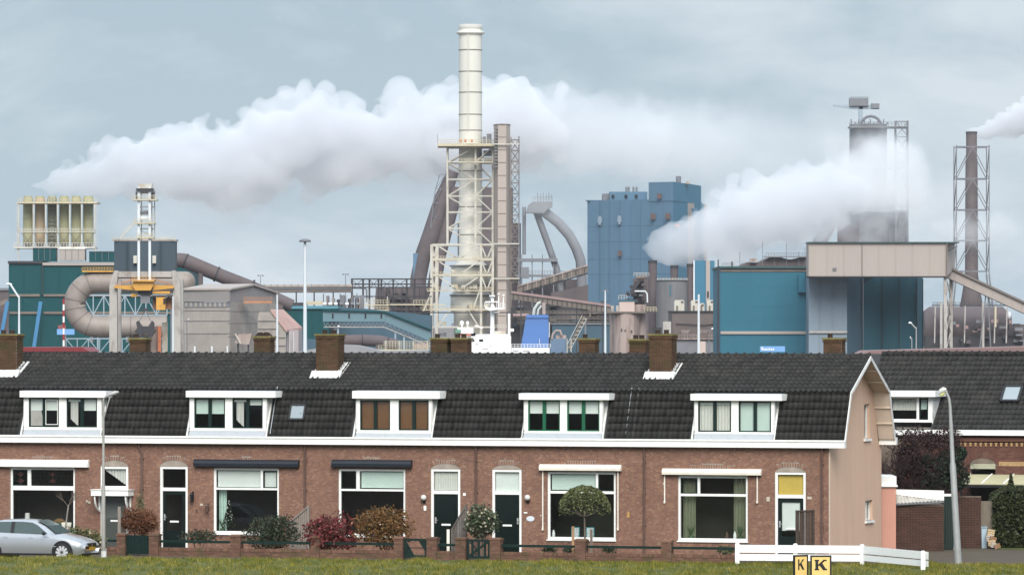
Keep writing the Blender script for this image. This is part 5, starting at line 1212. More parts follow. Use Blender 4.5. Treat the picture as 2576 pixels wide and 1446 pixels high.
P = lambda x, z, h: Vector((x, e0[0] + (z - e0[1]) * sl, z)) + nn * h
za, zb = 4.18 + 1.0, 4.18 + 1.55; b = MB(); xa, xb = XR(2522, 1.4), XR(2566, 1.4)
for u, v_ in (((xa, za), (xb, za)), ((xb, za), (xb, zb)), ((xb, zb), (xa, zb)), ((xa, zb), (xa, za))): b.bar(P(*u, .08), P(*v_, .08), .1, .12, up=nn)
sk = T.part('skylight', b, M_black)
b = MB(); b.add([P(xa, za, .11), P(xb, za, .11), P(xb, zb, .11), P(xa, zb, .11)], [(0, 1, 2, 3)]); T.part('skylight_pane', b, MATS['skylight_glass'], sk)
# lean-to awning
za, zb = ZR(1192, 2500), ZR(1216, 2500, -1.6); x0, x1 = XR(2440), XR(2440) + 3.4
n = 4
for i in range(n):
    a, c = x0 + (x1 - x0) * i / n, x0 + (x1 - x0) * (i + 1) / n; b = MB(); b.prismx([(-.005, za), (-1.6, zb), (-1.6, zb - .03), (-.005, za - .03)], a, c); pn = T.part('roof_panel', b, mat('polycarbonate', (.42, .39, .25), .5, .1, 3), None)
    b = MB(); b.bar((a, -.01, za + .02), (a, -1.6, zb + .02), .05, .03); T.part('glazing_bar', b, M_white, pn)
b = MB(); b.box(x0, x1, -1.62, -1.55, zb - .14, zb - .03); T.part('front_beam', b, M_black)
for xx in (x0 + .05, x1 - .05): b = MB(); b.box(xx - .04, xx + .04, -1.6, -1.52, 0, zb - .14); T.part('post', b, M_black)
# ================================================================ the steelworks across the water
def c(r, g, b_): return s2l((r, g, b_))
M_teal = mat('teal_cladding', (.034, .135, .19), .55, spec=.12, var=.06, scale=.05, dirt=(.04, .11, .155), dirt_amt=.5, dirt_scale=.02, stretch=(3, 3, .5), rib=1.6)
M_teal2 = mat('dark_teal_cladding', (.005, .062, .068), .6, spec=.12, var=.08, scale=.05, dirt=(.01, .048, .053), dirt_amt=.6, dirt_scale=.03, stretch=(3, 3, .5), rib=1.6)
M_slate = mat('slate_blue_cladding', (.20, .25, .30), .6, spec=.12, var=.06, scale=.08, stretch=(3, 3, .5), rib=1.4)
M_slate2 = mat('dark_and_shaded_slate_cladding', (.055, .10, .135), .6, spec=.12, var=.08, scale=.08, stretch=(3, 3, .5), rib=1.4)  # dark walls, plus the silo block's side face with shade in its colour
M_drum = mat('blue_grey_cladding', (.058, .08, .098), .6, spec=.12, var=.06, scale=.1, rib=1.5)
M_beige = mat('beige_cladding', (.36, .315, .29), .6, spec=.12, var=.05, scale=.06, dirt=(.34, .3, .25), dirt_amt=.4, dirt_scale=.1, stretch=(2, 2, .3), rib=1.2)
M_tower = mat('blue_tower_cladding', (.098, .175, .255), .55, spec=.12, var=.05, scale=.05, dirt=(.085, .16, .21), dirt_amt=.6, dirt_scale=.03, stretch=(4, 4, .4), rib=1.2)
M_tower2 = mat('deep_and_shaded_blue_cladding', (.05, .165, .25), .55, spec=.12, var=.05, scale=.05, stretch=(4, 4, .4), rib=1.2)  # deep blue walls, and the tower's narrow face with its shade in the colour
M_stack = mat('cream_stack_paint', (.60, .59, .53), .7, .05, .1, dirt=(.38, .36, .29), dirt_amt=.5, dirt_scale=.09, stretch=(1, 1, .2))
M_creamst = mat('cream_steel', (.47, .455, .40), .6, .12, .3, dirt=(.32, .2, .11), dirt_amt=.6, dirt_scale=.5)
M_rail = mat('pale_yellow_steel', (.47, .42, .30), .6, .12, .4, dirt=(.3, .18, .09), dirt_amt=.5, dirt_scale=.5)
M_silo = mat('cream_green_silo', (.33, .32, .19), .7, .12, .15, dirt=(.22, .17, .10), dirt_amt=.6, dirt_scale=.2, stretch=(1, 1, .4))
M_silo2 = mat('pinkish_silo', (.38, .29, .19), .7, .12, .15, dirt=(.22, .15, .09), dirt_amt=.5, dirt_scale=.2)
M_silo3 = mat('olive_grey_silo', (.20, .21, .15), .7, .25, .5, dirt=(.10, .10, .08), dirt_amt=.7, dirt_scale=.5)
M_duct = mat('rusted_galvanised_duct', (.26, .225, .20), .65, .12, .12, metal=.15, dirt=(.17, .125, .105), dirt_amt=.7, dirt_scale=.15)
M_brown = mat('brown_steel', (.088, .07, .074), .75, .2, .2, dirt=(.12, .08, .07), dirt_amt=.5, dirt_scale=.3)
M_dark = mat('dark_steel', (.035, .033, .038), .75, .25, .3)
M_greyst = mat('grey_steel', (.15, .155, .17), .7, .15, .3)
M_paleblue = mat('pale_blue_steel', (.27, .33, .38), .6, .1, .3)
M_conc = mat('crane_concrete', (.36, .34, .315), .85, .1, .3, dirt=(.13, .09, .075), dirt_amt=.75, dirt_scale=.5, stretch=(1, 1, .5))
M_conc2 = mat('pinkish_concrete', (.34, .275, .25), .9, .1, .2, dirt=(.15, .105, .09), dirt_amt=.8, dirt_scale=.25, dirt_pos=(.44, .62), stretch=(2.5, 2.5, .3))
M_crane = mat('crane_yellow', (.52, .27, .045), .6, .12, .5, dirt=(.2, .11, .04), dirt_amt=.5, dirt_scale=.6)
M_hall = mat('dusty_grey_sheet', (.31, .28, .255), .75, spec=.12, var=.12, scale=.2, dirt=(.19, .175, .165), dirt_amt=.7, dirt_scale=.25, rib=1.2)
M_hall2 = mat('upper_grey_sheet', (.235, .22, .215), .7, spec=.12, var=.08, scale=.2, rib=1.2)
M_pinkroof = mat('pinkish_roof', (.42, .26, .225), .8, .12, .3)
M_pole = mat('mast_white', (.58, .61, .63), .5, .06, .3)
M_ship = mat('ship_white', (.8, .8, .79), .5, .05, .4, dirt=(.5, .42, .32), dirt_amt=.3, dirt_scale=1.2)
M_funnel = mat('ship_blue', (.042, .13, .35), .45, .07, .3, dirt=(.035, .10, .26), dirt_amt=.5, dirt_scale=.4)
M_tank = mat('grey_tank', (.135, .135, .14), .7, .15, .15, stretch=(2, 2, .3), dirt=(.09, .085, .085), dirt_amt=.5, dirt_scale=.2)
M_dkwin = mat('dark_window', (.02, .022, .025), .2, .1, 1)
M_orange = mat('orange_machine', (.5, .16, .07), .6, .2, .5)
M_conv = mat('dusty_conveyor', (.15, .125, .105), .75, .2, .25, dirt=(.1, .085, .075), dirt_amt=.6, dirt_scale=.4)
M_pinkconv = mat('pinkish_conveyor', (.25, .17, .165), .75, .15, .25)
M_signblue = mat('sign_blue', (.16, .32, .58), .5, .05, .5)
class Q(MB):
    """Mesh builder in survey coordinates at one distance."""
    def __init__(s, D): super().__init__(); s.D = D; s.k = D / F
    def p(s, px, py, d=0): return W(px, py, s.D, d)
    def bx(s, x0, x1, y0, y1, d0=0, d1=10):
        a, b_ = W(x0, y0, s.D), W(x1, y1, s.D); return s.box(a.x, b_.x, s.D + d0, s.D + d1, min(a.z, b_.z), max(a.z, b_.z))
    def br(s, x0, y0, x1, y1, w, d=0, d2=None): return s.bar(s.p(x0, y0, d), s.p(x1, y1, d if d2 is None else d2), w * s.k, None, (0, 1, 0))
    def tb(s, pts, w, n=14, caps=True, ds=None):
        ww = [v * s.k / 2 for v in w] if isinstance(w, (list, tuple)) else w * s.k / 2
        return s.tube([s.p(x, y, (ds[i] if ds else 0)) for i, (x, y) in enumerate(pts)], ww, n, caps)
    def pr(s, pts, d0=0, d1=5): return s.prism([(W(x, y, s.D).x, W(x, y, s.D).z) for x, y in pts], s.D + d0, s.D + d1)
    def cyl(s, x0, x1, y0, y1, n=24, d=0):
        a = (x0 + x1) / 2; r = (x1 - x0) / 2 * s.k; t = W(a, y0, s.D, d); u = W(a, y1, s.D, d); return s.lathe([(r, u.z), (r, t.z)], (t.x, t.y, 0), n)
def plant(name, label, cat, D, px, group=None):
    t = Thing(name, label, cat, tuple(W(px, GY(D), D)), 0, group); t.D = D; return t
def G(T): return Q(T.D)
def rails(q, x0, x1, y, h, d=0, n=None):
    n = n or max(2, int((x1 - x0) / 7))
    for i in range(n + 1): x = x0 + (x1 - x0) * i / n; q.br(x, y, x, y - h, .9, d)
    q.br(x0, y - h, x1, y - h, 1.0, d); q.br(x0, y - h * .5, x1, y - h * .5, .8, d); return q
def bars(T, name, D, lst, w, m, d=0, group=None):
    for a in lst: T.part(name, Q(D).br(*a[:4], a[4] if len(a) > 4 else w, a[5] if len(a) > 5 else d, a[6] if len(a) > 6 else None), m)

# ---------- blue hall with six silos
T = plant('factory_hall', 'dark teal factory hall with beige bands and two blue struts below the six silos', 'factory hall', 1350, 160); D = 1350; gy = GY(D)
T.part('wall', G(T).bx(22, 470, 659, gy, 0, 70), M_teal2)
T.part('roof_edge', G(T).bx(20, 107, 656, 662, -.6, 70.5), M_dark)
T.part('roof_edge', G(T).bx(107, 472, 660, 667, -.5, 70.4), M_beige)
for y in (742, 786): T.part('band', G(T).bx(24, 100, y - 3, y + 3, -.4, -.02), M_conv); T.part('band', G(T).bx(110, 470, y - 3, y + 3, -.4, -.02), M_conv)
for i, x in enumerate((60, 104, 150, 196, 240)): T.part('cladding_seam', G(T).bx(x - .6, x + .6, 664, gy, -.18, -.01), M_teal2)
M_strut = mat('strut_blue', (.04, .17, .33), .5, .08, .4)
T.part('strut', G(T).br(106, 758, 84, gy, 9, -4), M_strut); T.part('strut', G(T).br(23, 758, 6, 850, 9, -4), M_strut); T.part('red_door', G(T).bx(146, 166, 817, 836, -.4, -.02), mat('faded_red', (.2, .07, .07), .7, .1, .5))
T.part('gutter_pipe', G(T).bx(106, 108, 664, 742, -.5, -.02), M_dark)
T = plant('factory_hall', 'brownish low hall with sloping conveyor at the picture edge beside the teal hall', 'factory hall', 1500, 0)
T.part('wall', G(T).bx(-60, 22, 728, GY(1500), 0, 40), M_brown); T.part('gallery', G(T).br(-40, 785, 24, 755, 10, -5), M_conv); T.part('roof_edge', G(T).bx(-62, 22, 724, 730, -.5, 40.5), M_greyst)
sx = [(58, 83), (88, 113), (119, 143), (149, 174), (179, 204), (209, 235)]
nm = ['cream green', 'pinkish cream', 'olive grey rung-marked', 'cream green', 'cream green', 'cream green']
pos = ['first from the open sky side', 'second, beside the first cream one', 'third, the darkest of the six', 'fourth, right of the darkest', 'fifth, between fourth and the end one', 'sixth, at the end nearest the crane mast']
for i, (a, e) in enumerate(sx):
    D = 1362; T = plant('silo', f'{nm[i]} silo on the hall roof, {pos[i]}', 'silo', D, (a + e) / 2, 'six silos on the blue hall'); T.root.location.z = W(0, 655, D).z; T.org = tuple(T.root.location); mm = [M_silo, M_silo2, M_silo3, M_silo, M_silo, M_silo][i]
    T.part('shell', G(T).cyl(a, e, 497, 612), mm); T.part('cap', G(T).cyl(a + 2, e - 2, 493, 497), M_silo)
    for y in (549, 584): T.part('ring', G(T).cyl(a - .8, e + .8, y - 1.2, y + 1.2), M_silo)
    q = G(T); r = (e - a) / 2 * q.k; cpt = W((a + e) / 2, 612, D); q.lathe([(r * .25, -14 * q.k), (r, 0)], tuple(cpt), 18); T.part('hopper', q, M_conv)
    if i == 2:
        for y in range(520, 606, 9): T.part('rung', G(T).bx(a + 4, e - 4, y, y + 2, -(e - a) / 2 * q.k - .25, -(e - a) / 2 * q.k + .3), M_conv)
T = plant('steel_framework', 'cream steel frame and walkway round the six silos', 'steel frame', 1358, 146); T.root.location.z = W(0, 655, 1358).z; T.org = tuple(T.root.location)
T.part('top_walkway', rails(G(T).bx(46, 246, 508, 512, -2.5, 9), 46, 246, 508, 9, -2.4), M_rail)['kind'] = 'stuff'
for x in (49, 85.5, 116, 146, 176.5, 206.5, 240): T.part('post', G(T).bx(x - 1.2, x + 1.2, 510, 657, -2.3, -2), M_creamst)
T.part('mid_walkway', rails(G(T).bx(50, 242, 582, 584, -2.6, -.2), 50, 242, 582, 7, -2.5), M_creamst)['kind'] = 'stuff'
T.part('low_walkway', rails(G(T).bx(36, 240, 620, 625, -2.8, 8), 36, 240, 620, 9, -2.7), M_creamst)['kind'] = 'stuff'
for i in range(6): a, e = sx[i]; T.part('brace', G(T).br(a - 2, 624, e + 4, 586, 1.4, -2.2), M_conv); T.part('brace', G(T).br(a - 2, 586, e + 4, 624, 1.4, -2.2), M_conv)
for x in (45, 244): T.part('ladder', rails(G(T), x - 2, x + 2, 640, 130, -2.3, 1), M_creamst)['kind'] = 'stuff'
for nm_, lab, a, e, y0, y1, m in (('roof_cabin', 'teal cabin on the hall roof under the silos', 84, 141, 624, 655, M_teal2), ('roof_container', 'white container standing on the hall roof before the silos', 149, 214, 626, 653, M_beige), ('roof_cabin', 'wide dark teal cabin on the hall roof next to the crane', 225, 290, 633, 656, M_teal2)):
    T = plant(nm_, lab, 'cabin', 1354, (a + e) / 2); T.root.location.z = W(0, 657, 1354).z; T.org = tuple(T.root.location); T.part('body', G(T).bx(a, e, y0, y1 + 2, -1, 4), m)
    T.part('lid', G(T).bx(a - 1, e + 1, y0 - 1.5, y0, -1.2, 4.2), M_white if m is M_beige else M_greyst)
    for j in range(1, 4): x = a + (e - a) * j / 4; T.part('panel_seam', G(T).bx(x - .5, x + .5, y0 + 1, y1, -1.15, -1.01), M_greyst)
# ---------- big bent duct, trusses, falling gas main
T = plant('gas_duct', 'huge rusty silver duct bending round like a U below the silos', 'duct', 1150, 188); D = 1150
def arc(cx, cy, r, a0, a1, n=7): return [(cx + r * math.cos(R(a0 + (a1 - a0) * i / n)), cy + r * math.sin(R(a0 + (a1 - a0) * i / n))) for i in range(n + 1)]
pth = [(466, 709), (330, 709)] + arc(243, 764, 55, 270, 180, 9) + arc(243, 766, 55, 180, 90, 9) + [(330, 821), (420, 821)]
T.part('pipe', G(T).tb(pth, 54, 26), M_duct)
for i in range(1, len(pth) - 1, 3):
    (x0, y0), (x1, y1), (x2, y2) = pth[i - 1], pth[i], pth[i + 1]; dx, dy = x2 - x0, y2 - y0; l_ = math.hypot(dx, dy); dx, dy = dx / l_, dy / l_
    T.part('seam_ring', G(T).tb([(x1 - dx * .6, y1 - dy * .6), (x1 + dx * .6, y1 + dy * .6)], 55.5, 26), M_brown)
q = G(T); q.ball(tuple(W(466, 709, D)), 27 * q.k, 18, (.95, 1, 1)); T.part('end_dome', q, M_duct)
T.part('walkway', rails(G(T).bx(208, 286, 680, 684, -2, 2), 208, 286, 680, 8, -1.9), M_crane)['kind'] = 'stuff'
for x in (232, 322, 392): T.part('saddle', G(T).bx(x - 4, x + 4, 846, 860, -2, 2), M_greyst)
def truss(name, label, D, x0, x1, y0, y1, n, m, w=3, px=None, legs=(), v=True):
    T = plant(name, label, 'truss', D, (x0 + x1) / 2)
    for y in (y0, y1): T.part('chord', Q(D).br(x0, y, x1, y, w), m)
    for i in range(n + 1):
        x = x0 + (x1 - x0) * i / n
        if v: T.part('vertical', Q(D).br(x, y0, x, y1, w * .8), m)
        if i < n:
            x2 = x0 + (x1 - x0) * (i + 1) / n; T.part('diagonal', Q(D).br(x, y1 if i % 2 else y0, x2, y0 if i % 2 else y1, w * .7), m)
    for x in legs: T.part('leg', Q(D).br(x, y1, x, GY(D), w * 1.3), m)
    return T
truss('lattice_truss', 'pale blue lattice bridge inside the bend of the big duct', 1180, 208, 420, 742, 792, 8, M_paleblue, 3.2, legs=(246, 304, 356))
truss('lattice_truss', 'low pale blue lattice bridge under the big duct', 1120, 166, 420, 851, 886, 9, M_paleblue, 2.6, legs=(166, 230, 300))
T = plant('gas_main', 'fat brown gas main sloping down from the crane house towards the grey hall', 'pipe', 1240, 560)
pts = [(436, 652), (462, 655), (478, 661), (560, 695), (632, 722), (735, 768)]
T.part('pipe', G(T).tb(pts, [34, 37, 37, 35, 33, 30], 20), M_brown)
for x, y in ((466, 656.5), (545, 689), (633, 722)): T.part('flange', G(T).tb([(x - 2, y - .8), (x + 2, y + .8)], 40, 20), M_dark)
T.part('support', G(T).bx(700, 712, 755, GY(1240), -1, 1), M_brown); T.part('support', G(T).bx(500, 510, 680, GY(1240), -1, 1), M_brown)
# ---------- crane house and crane
T = plant('crane_house', 'octagonal blue-grey machine house with cream rail behind the crane mast', 'machine house', 1215, 364)
q = G(T); cx = W(364, 0, 1215).x; r0 = 77 * q.k; z0, z1 = W(0, 690, 1215).z, W(0, 606, 1215).z
oc = [(cx - r0, 1215), (cx - r0 * .45, 1215 - r0 * .4), (cx + r0 * .45, 1215 - r0 * .4), (cx + r0, 1215), (cx + r0, 1215 + r0), (cx - r0, 1215 + r0)]
q.prismz(oc, z0, z1); T.part('wall', q, M_drum)
q = G(T); q.prismz([(cx + (x - cx) * 1.04, 1215 + (y - 1215) * 1.04) for x, y in oc], z1, z1 + .35); T.part('roof_edge', q, M_beige)
T.part('railing', rails(G(T), 282, 441, 606, 10, -r0 * .2), M_rail)['kind'] = 'stuff'
for x in (320, 340, 388, 408): T.part('cladding_seam', G(T).bx(x - .5, x + .5, 608, 688, -r0 * .42, -r0 * .3), M_drum)
for x in (338, 386): T.part('vent_box', G(T).bx(x, x + 9, 643, 662, -r0 * .4 - 1.2, -r0 * .4 + .5), M_creamst)
for x in (296, 432): T.part('support', G(T).bx(x - 4, x + 4, 688, GY(1215), 1, 3), M_greyst)
D = 1000; T = plant('harbour_crane', 'yellow and grey harbour gantry crane with grab, tall rail mast and cab', 'crane', D, 364, None); gy = GY(D)
for s_ in (-1, 1):
    X = lambda x: 364.5 + s_ * (x - 364.5)
    T.part('portal_leg', G(T).pr([(X(434), gy), (X(454), gy), (X(454), 716), (X(441), 680), (X(432), 680), (X(435), 716)], 0, 2.2), M_conc)
T.part('portal_beam', G(T).bx(297, 432, 682, 696, .2, 2), M_conc); T.part('beam_underside', G(T).bx(296, 434, 697, 700, .4, 1.8), M_dark)
T.part('portal_leg', G(T).pr([(278, gy), (290, gy), (290, 700), (282, 700)], 14, 16), M_conc); T.part('portal_leg', G(T).pr([(440, gy), (452, gy), (448, 700), (440, 700)], 14, 16), M_conc)
for x in (350, 377.5): T.part('mast_rail', G(T).bx(x - 3, x + 3, 470, 708, -1.3, -.6), M_pole)
for x in (347, 387, 354, 380): T.part('mast_post', G(T).bx(x - 1, x + 1, 476, 606, 2.0, 2.3), M_creamst)
for y, x0, x1 in ((503, 335, 396), (562, 340, 390), (598, 345, 387)): T.part('platform', rails(G(T).bx(x0, x1, y - 2, y + 1.5, -1.8, 2.6), x0, x1, y - 2, 9, -1.7), M_rail)['kind'] = 'stuff'
T.part('mast_head', G(T).bx(349, 382, 462, 486, -.4, 2), M_creamst); T.part('head_beam', G(T).bx(344, 388, 474, 480, -1.8, -.7), M_dark)
for x in (341, 380): T.part('winch', G(T).tb([(x, 484), (x + 10, 484)], 10, 12), M_greyst); T.part('winch_motor', G(T).bx(x + 1, x + 8, 490, 500, -1, 1), M_dark)
for y in (520, 540, 575): T.part('cross_tie', G(T).br(347, y, 387, y, 2.2, .2), M_creamst)
T.part('counterweight', G(T).bx(351, 378, 543, 552, -.5, 1.5), M_pole); T.part('drum', G(T).tb([(350, 534), (378, 534)], 8, 12), M_greyst)
for y0, y1 in ((520, 540), (575, 598)): T.part('cross_brace', G(T).br(347, y0, 387, y1, 1.4, .3), M_creamst); T.part('cross_brace', G(T).br(387, y0, 347, y1, 1.4, .3), M_creamst)
T.part('stair', G(T).br(302, 598, 342, 556, 4, .5), M_creamst); T.part('stair_rail', G(T).br(302, 588, 342, 546, 1.2, .4), M_creamst)
T.part('trolley', G(T).pr([(338, 708), (384, 708), (388, 716), (380, 730), (342, 730), (334, 716)], -2, 3), M_crane)
T.part('trolley_deck', rails(G(T).bx(334, 390, 704, 708, -2.6, 3), 334, 390, 704, 7, -2.5), M_crane)['kind'] = 'stuff'
for s_ in (-1, 1):
    X = lambda x: 363 + s_ * (x - 363)
    T.part('side_arm', G(T).pr([(X(386), 716), (X(438), 718), (X(438), 724), (X(386), 730)], -1, .5), M_crane); T.part('arm_brace', G(T).br(X(386), 700, X(432), 716, 2.5, -.5), mat('faded_orange', (.36, .17, .09), .6, .2, .5))
T.part('lower_beam', G(T).bx(330, 345, 738, 746, -.8, .6), M_crane); T.part('lower_beam', G(T).bx(384, 428, 732, 738, -.8, .6), M_crane)
T.part('machinery', G(T).bx(348, 382, 728, 742, -1, 1.4), M_dark); T.part('machinery', G(T).bx(354, 378, 742, 762, -.8, .8), M_greyst)
T.part('cab', G(T).bx(394, 417, 747, 779, -1.4, 1.2), M_crane); T.part('cab_window', G(T).bx(412, 417.5, 750, 764, -1.5, -1.38), M_dkwin); T.part('cab_support', G(T).bx(384, 433, 742, 746, -1, 1), M_dark); T.part('cab_back', G(T).bx(383, 431, 747, 777, 1.4, 2.4), mat('faded_orange', (.36, .17, .09)))
for x in (349, 382): T.part('rope', G(T).br(365, 778, x, 812, 1.0, -.4), M_dark)
T.part('rope', G(T).br(363, 760, 363, 778, 1.2, -.4), M_dark); T.part('rope_block', G(T).bx(358, 372, 775, 781, -.8, .2), M_dark)
T.part('grab', G(T).pr([(343, 810), (348, 806), (358, 820), (374, 820), (383, 806), (388, 812), (386, 824), (392, 832), (381, 848), (366, 836), (352, 848), (339, 834), (346, 824)], -1.2, 1.0), M_dark)
for i, (x, y, w, h, m) in enumerate(((398, 845, 8, 50, M_orange), (385, 850, 22, 60, M_conc2), (410, 830, 14, 40, M_creamst))): T.part('hopper_panel', G(T).bx(x - w / 2, x + w / 2, y - h / 2, GY(D), 3 + i, 4 + i), m)
# ---------- grey hall and small pinkish building
D = 1050; T = plant('sheet_metal_hall', 'dusty grey gabled sheet-metal hall right of the crane', 'hall', D, 570); k = D / F
x0, x1, xm, x2 = [W(v, 0, D).x for v in (459, 577, 632, 681)]; dp = 30
zE, zE2, zP, zB = W(0, 729, D).z, W(0, 736, D).z, W(0, 718, D).z, 0
q = G(T); q.prismx  # long side faces the viewer on the left, gable end recedes to the right
A, B_, C_ = Vector((x0, D + 4, 0)), Vector((x1, D, 0)), Vector((x2, D + 22, 0))
def quadwall(q, P0, P1, za0, za1, zb, th=.4):
    n_ = Vector((P1.y - P0.y, -(P1.x - P0.x), 0)).normalized() * -th
    vs = [(P0.x, P0.y, zb), (P1.x, P1.y, zb), (P1.x, P1.y, za1), (P0.x, P0.y, za0)]; vs += [(x + n_.x, y + n_.y, z) for x, y, z in vs]
    return q.add(vs, [(0, 1, 2, 3), (7, 6, 5, 4), (4, 5, 1, 0), (5, 6, 2, 1), (6, 7, 3, 2), (7, 4, 0, 3)])
zc = W(0, 759, D).z
T.part('wall', quadwall(G(T), A, B_, zc, zc, 0), M_hall); T.part('upper_wall', quadwall(G(T), A + Vector((0, -.3, 0)), B_ + Vector((0, -.3, 0)), zE, zE, zc + .05), M_hall2)
Pm = (B_ + C_) / 2
q = quadwall(G(T), B_, Pm, zE, zP, zc, .4); quadwall(q, Pm, C_, zP, zE2, zc, .4); T.part('gable_wall', q, M_hall2)['kind'] = 'stuff'
T.part('gable_wall', quadwall(G(T), B_, C_, zc, zc, 0), M_hall)
rt = Vector((C_.x - B_.x, C_.y - B_.y, 0)) / 2; lg = A - B_
q = MB(); o_ = Vector((0, 0, 1))
e1_, e2_, r1, r2 = B_ + Vector((.3, -.6, zE)), A + Vector((-.3, -.6, zE)), Pm + Vector((.3, -.3, zP + .1)), A + rt + Vector((-.3, 0, zP + .1)); f1, f2 = C_ + Vector((.5, 0, zE2)), A + rt * 2 + Vector((0, 0, zE2))
for quad in ((e1_, r1, r2, e2_), (r1, f1, f2, r2)):
    up = [v + Vector((0, 0, .3)) for v in quad]; q.add(list(quad) + up, [(0, 1, 2, 3), (7, 6, 5, 4), (0, 4, 5, 1), (1, 5, 6, 2), (2, 6, 7, 3), (3, 7, 4, 0)])
T.part('roof', q, M_beige)['kind'] = 'stuff'
def strip(y0, y1, off, P0=A, P1=B_): o = Vector((0, -off, 0)); return quadwall(G(T), P0 + o, P1 + o, W(0, y0, D).z, W(0, y0, D).z, W(0, y1, D).z, .3)
for y in (780, 806, 838): T.part('sheet_joint', strip(y - .7, y + .7, .12), M_hall2)
for y in (782, 812, 846): T.part('sheet_joint', strip(y - .7, y + .7, .12, B_, C_), M_hall2)
T.part('louvre_band', strip(760, 772, .1), M_greyst)
for i in range(9): f = .03 + i * .105; T.part('louvre_post', strip(760.5, 771.5, .2, A + (B_ - A) * f, A + (B_ - A) * (f + .05)), M_hall)
for x in (490, 533, 572): T.part('column', G(T).bx(x - 2, x + 2, 870, GY(D), -.4, .6), M_pole)
T.part('gantry', rails(G(T).bx(611, 682, 756, 762, 3, 6), 611, 682, 756, 9, 3.1), mat('faded_orange', (.36, .17, .09)))['kind'] = 'stuff'
D = 1030; T = plant('lean_to_building', 'pale panelled building with a pinkish sloping roof beside the grey hall', 'building', D, 700); gy = GY(D)
T.part('gable_wall', G(T).pr([(648, gy), (648, 800), (652, 784), (682, 784), (719, 833), (719, gy)], 0, 1), M_hall)
T.part('side_wall', G(T).bx(719, 749, 829, gy, 3, 22), mat('lilac_sheet', (.33, .29, .3), .7, .1, .3, rib=1.2))
q = G(T); a0, a1 = q.p(681, 783, -.3), q.p(721, 835, -.3); b0, b1 = q.p(702, 783, 20), q.p(750, 829, 20); q.add([a0, a1, b1, b0, *[v + Vector((0, 0, .4)) for v in (a0, a1, b1, b0)]], [(3, 2, 1, 0), (4, 5, 6, 7), (0, 1, 5, 4), (1, 2, 6, 5), (2, 3, 7, 6), (3, 0, 4, 7)]); T.part('roof', q, M_pinkroof)
for y in (806, 826, 848, 868): T.part('panel_joint', G(T).bx(649, 718 if y > 833 else 695, y - .6, y + .6, -.2, -.01), M_hall2)
for x in (665, 683, 700): T.part('panel_joint', G(T).bx(x - .6, x + .6, 830, gy, -.2, -.01), M_hall2)
for x in (727, 737): T.part('panel_joint', G(T).bx(x - .8, x + .8, 835, gy, 2.7, 2.99), M_pole)
D = 1000; T = plant('loading_hopper', 'small rusty orange hopper chute in front of the grey hall', 'hopper', D, 612)
T.part('hopper', G(T).pr([(590, 862), (600, 840), (634, 838), (626, 866)], 0, 3), M_conc2); T.part('chute', G(T).br(592, 838, 606, 864, 3, -.5), M_creamst); T.part('leg', G(T).bx(596, 600, 862, GY(D), .5, 1.2), M_dark); T.part('leg', G(T).bx(622, 626, 862, GY(D), .5, 1.2), M_dark)
# ---------- masts and works lamps
def mast(label, px, top, D, w, head=None, m=M_pole, group='lighting masts', arm=None):
    T = plant('light_mast', label, 'light mast', D, px, group)
    T.part('pole', G(T).tb([(px, GY(D)), (px, (GY(D) + top) / 2), (px, top)], [w * 1.25, w * 1.05, w * .7], 12), m)
    if head == 'disc':
        q = G(T); cpt = W(px, top, D); r = 15 * q.k; q.lathe([(r * .3, -.12 * r), (r, -.28 * r), (r * .95, .02 * r), (r * .35, .24 * r), (.01, .28 * r)], tuple(cpt), 18); T.part('lamp_ring', q, M_greyst)
    if head == 'bar':
        T.part('crossbar', G(T).br(px - 6, top, px + 6, top, 1.4), M_greyst)
        for s_ in (-6, 6): T.part('floodlight', G(T).bx(px + s_ - 2, px + s_ + 2, top - 1, top + 2.5, -.4, .3), M_greyst)
    if head == 'arm':
        dx, dy = arm; T.part('arm', G(T).br(px, top + 4, px + dx, top + dy, w * .7), m); T.part('lamp_head', G(T).tb([(px + dx * .8, top + dy), (px + dx * 1.25, top + dy - 1), (px + dx * 1.5, top + dy)], [2, 6, 2], 10), mat('lamp_white', (.72, .74, .74), .5, .05, .5))
    return T
mast('tall white light mast with a flat disc head, standing alone against the sky', 767, 604, 600, 9, 'disc')
mast('thin far mast with crossbar above the sloping gas main', 655, 692, 1500, 2.2, 'bar', M_greyst); mast('thin far mast with crossbar above the pipe bridge', 869, 689, 1500, 2.2, 'bar', M_greyst)
mast('slender white mast with crossbar before the blue tower', 1522, 730, 620, 5.5, 'bar'); mast('white mast with one side lamp before the brown building', 1757, 740, 560, 7, None)
mast('white pole in front of the pale lean-to building', 697, 741, 560, 6, None); mast('street lamp with slanted arm in front of the teal hall and its blue strut', 48, 744, 520, 6, 'arm', M_pole, None, (-22, -30))
mast('white pole with a side lamp by the right leg of the crane', 435, 745, 540, 5, None, M_pole); mast('short works lamp beside the grey hall', 470, 806, 520, 3, 'arm', M_greyst, None, (3, -2))
mast('works lamp with drooping white head before the brown building', 1783, 830, 500, 3.2, 'arm', M_greyst, None, (7, -3)); mast('works lamp with curved neck before the dark teal silos', 2304, 822, 500, 4, 'arm', M_steel, None, (-13, -10)); mast('low works lamp with dark head before the dark teal silos', 2293, 850, 480, 3, 'arm', M_steel, None, (-3, -1))
mast('works lamp with white head behind the tall chimney', 841, 826, 480, 3, 'arm', M_greyst, None, (9, -5))
mast('thin dark vent pipe at the corner of the big teal hall', 1806, 652, 1090, 4, None, M_dark)
T = plant('marker_pole', 'red and white banded pole standing before the big duct', 'pole', 470, 160); D = 470
for i in range(9):
    y = 750 + i * 15; T.part('band', G(T).cyl(157.5, 162.5, y, y + 15 if i < 8 else GY(D), 10), M_ship if i % 2 else mat('band_red', (.3, .03, .035), .5, .1, 2))
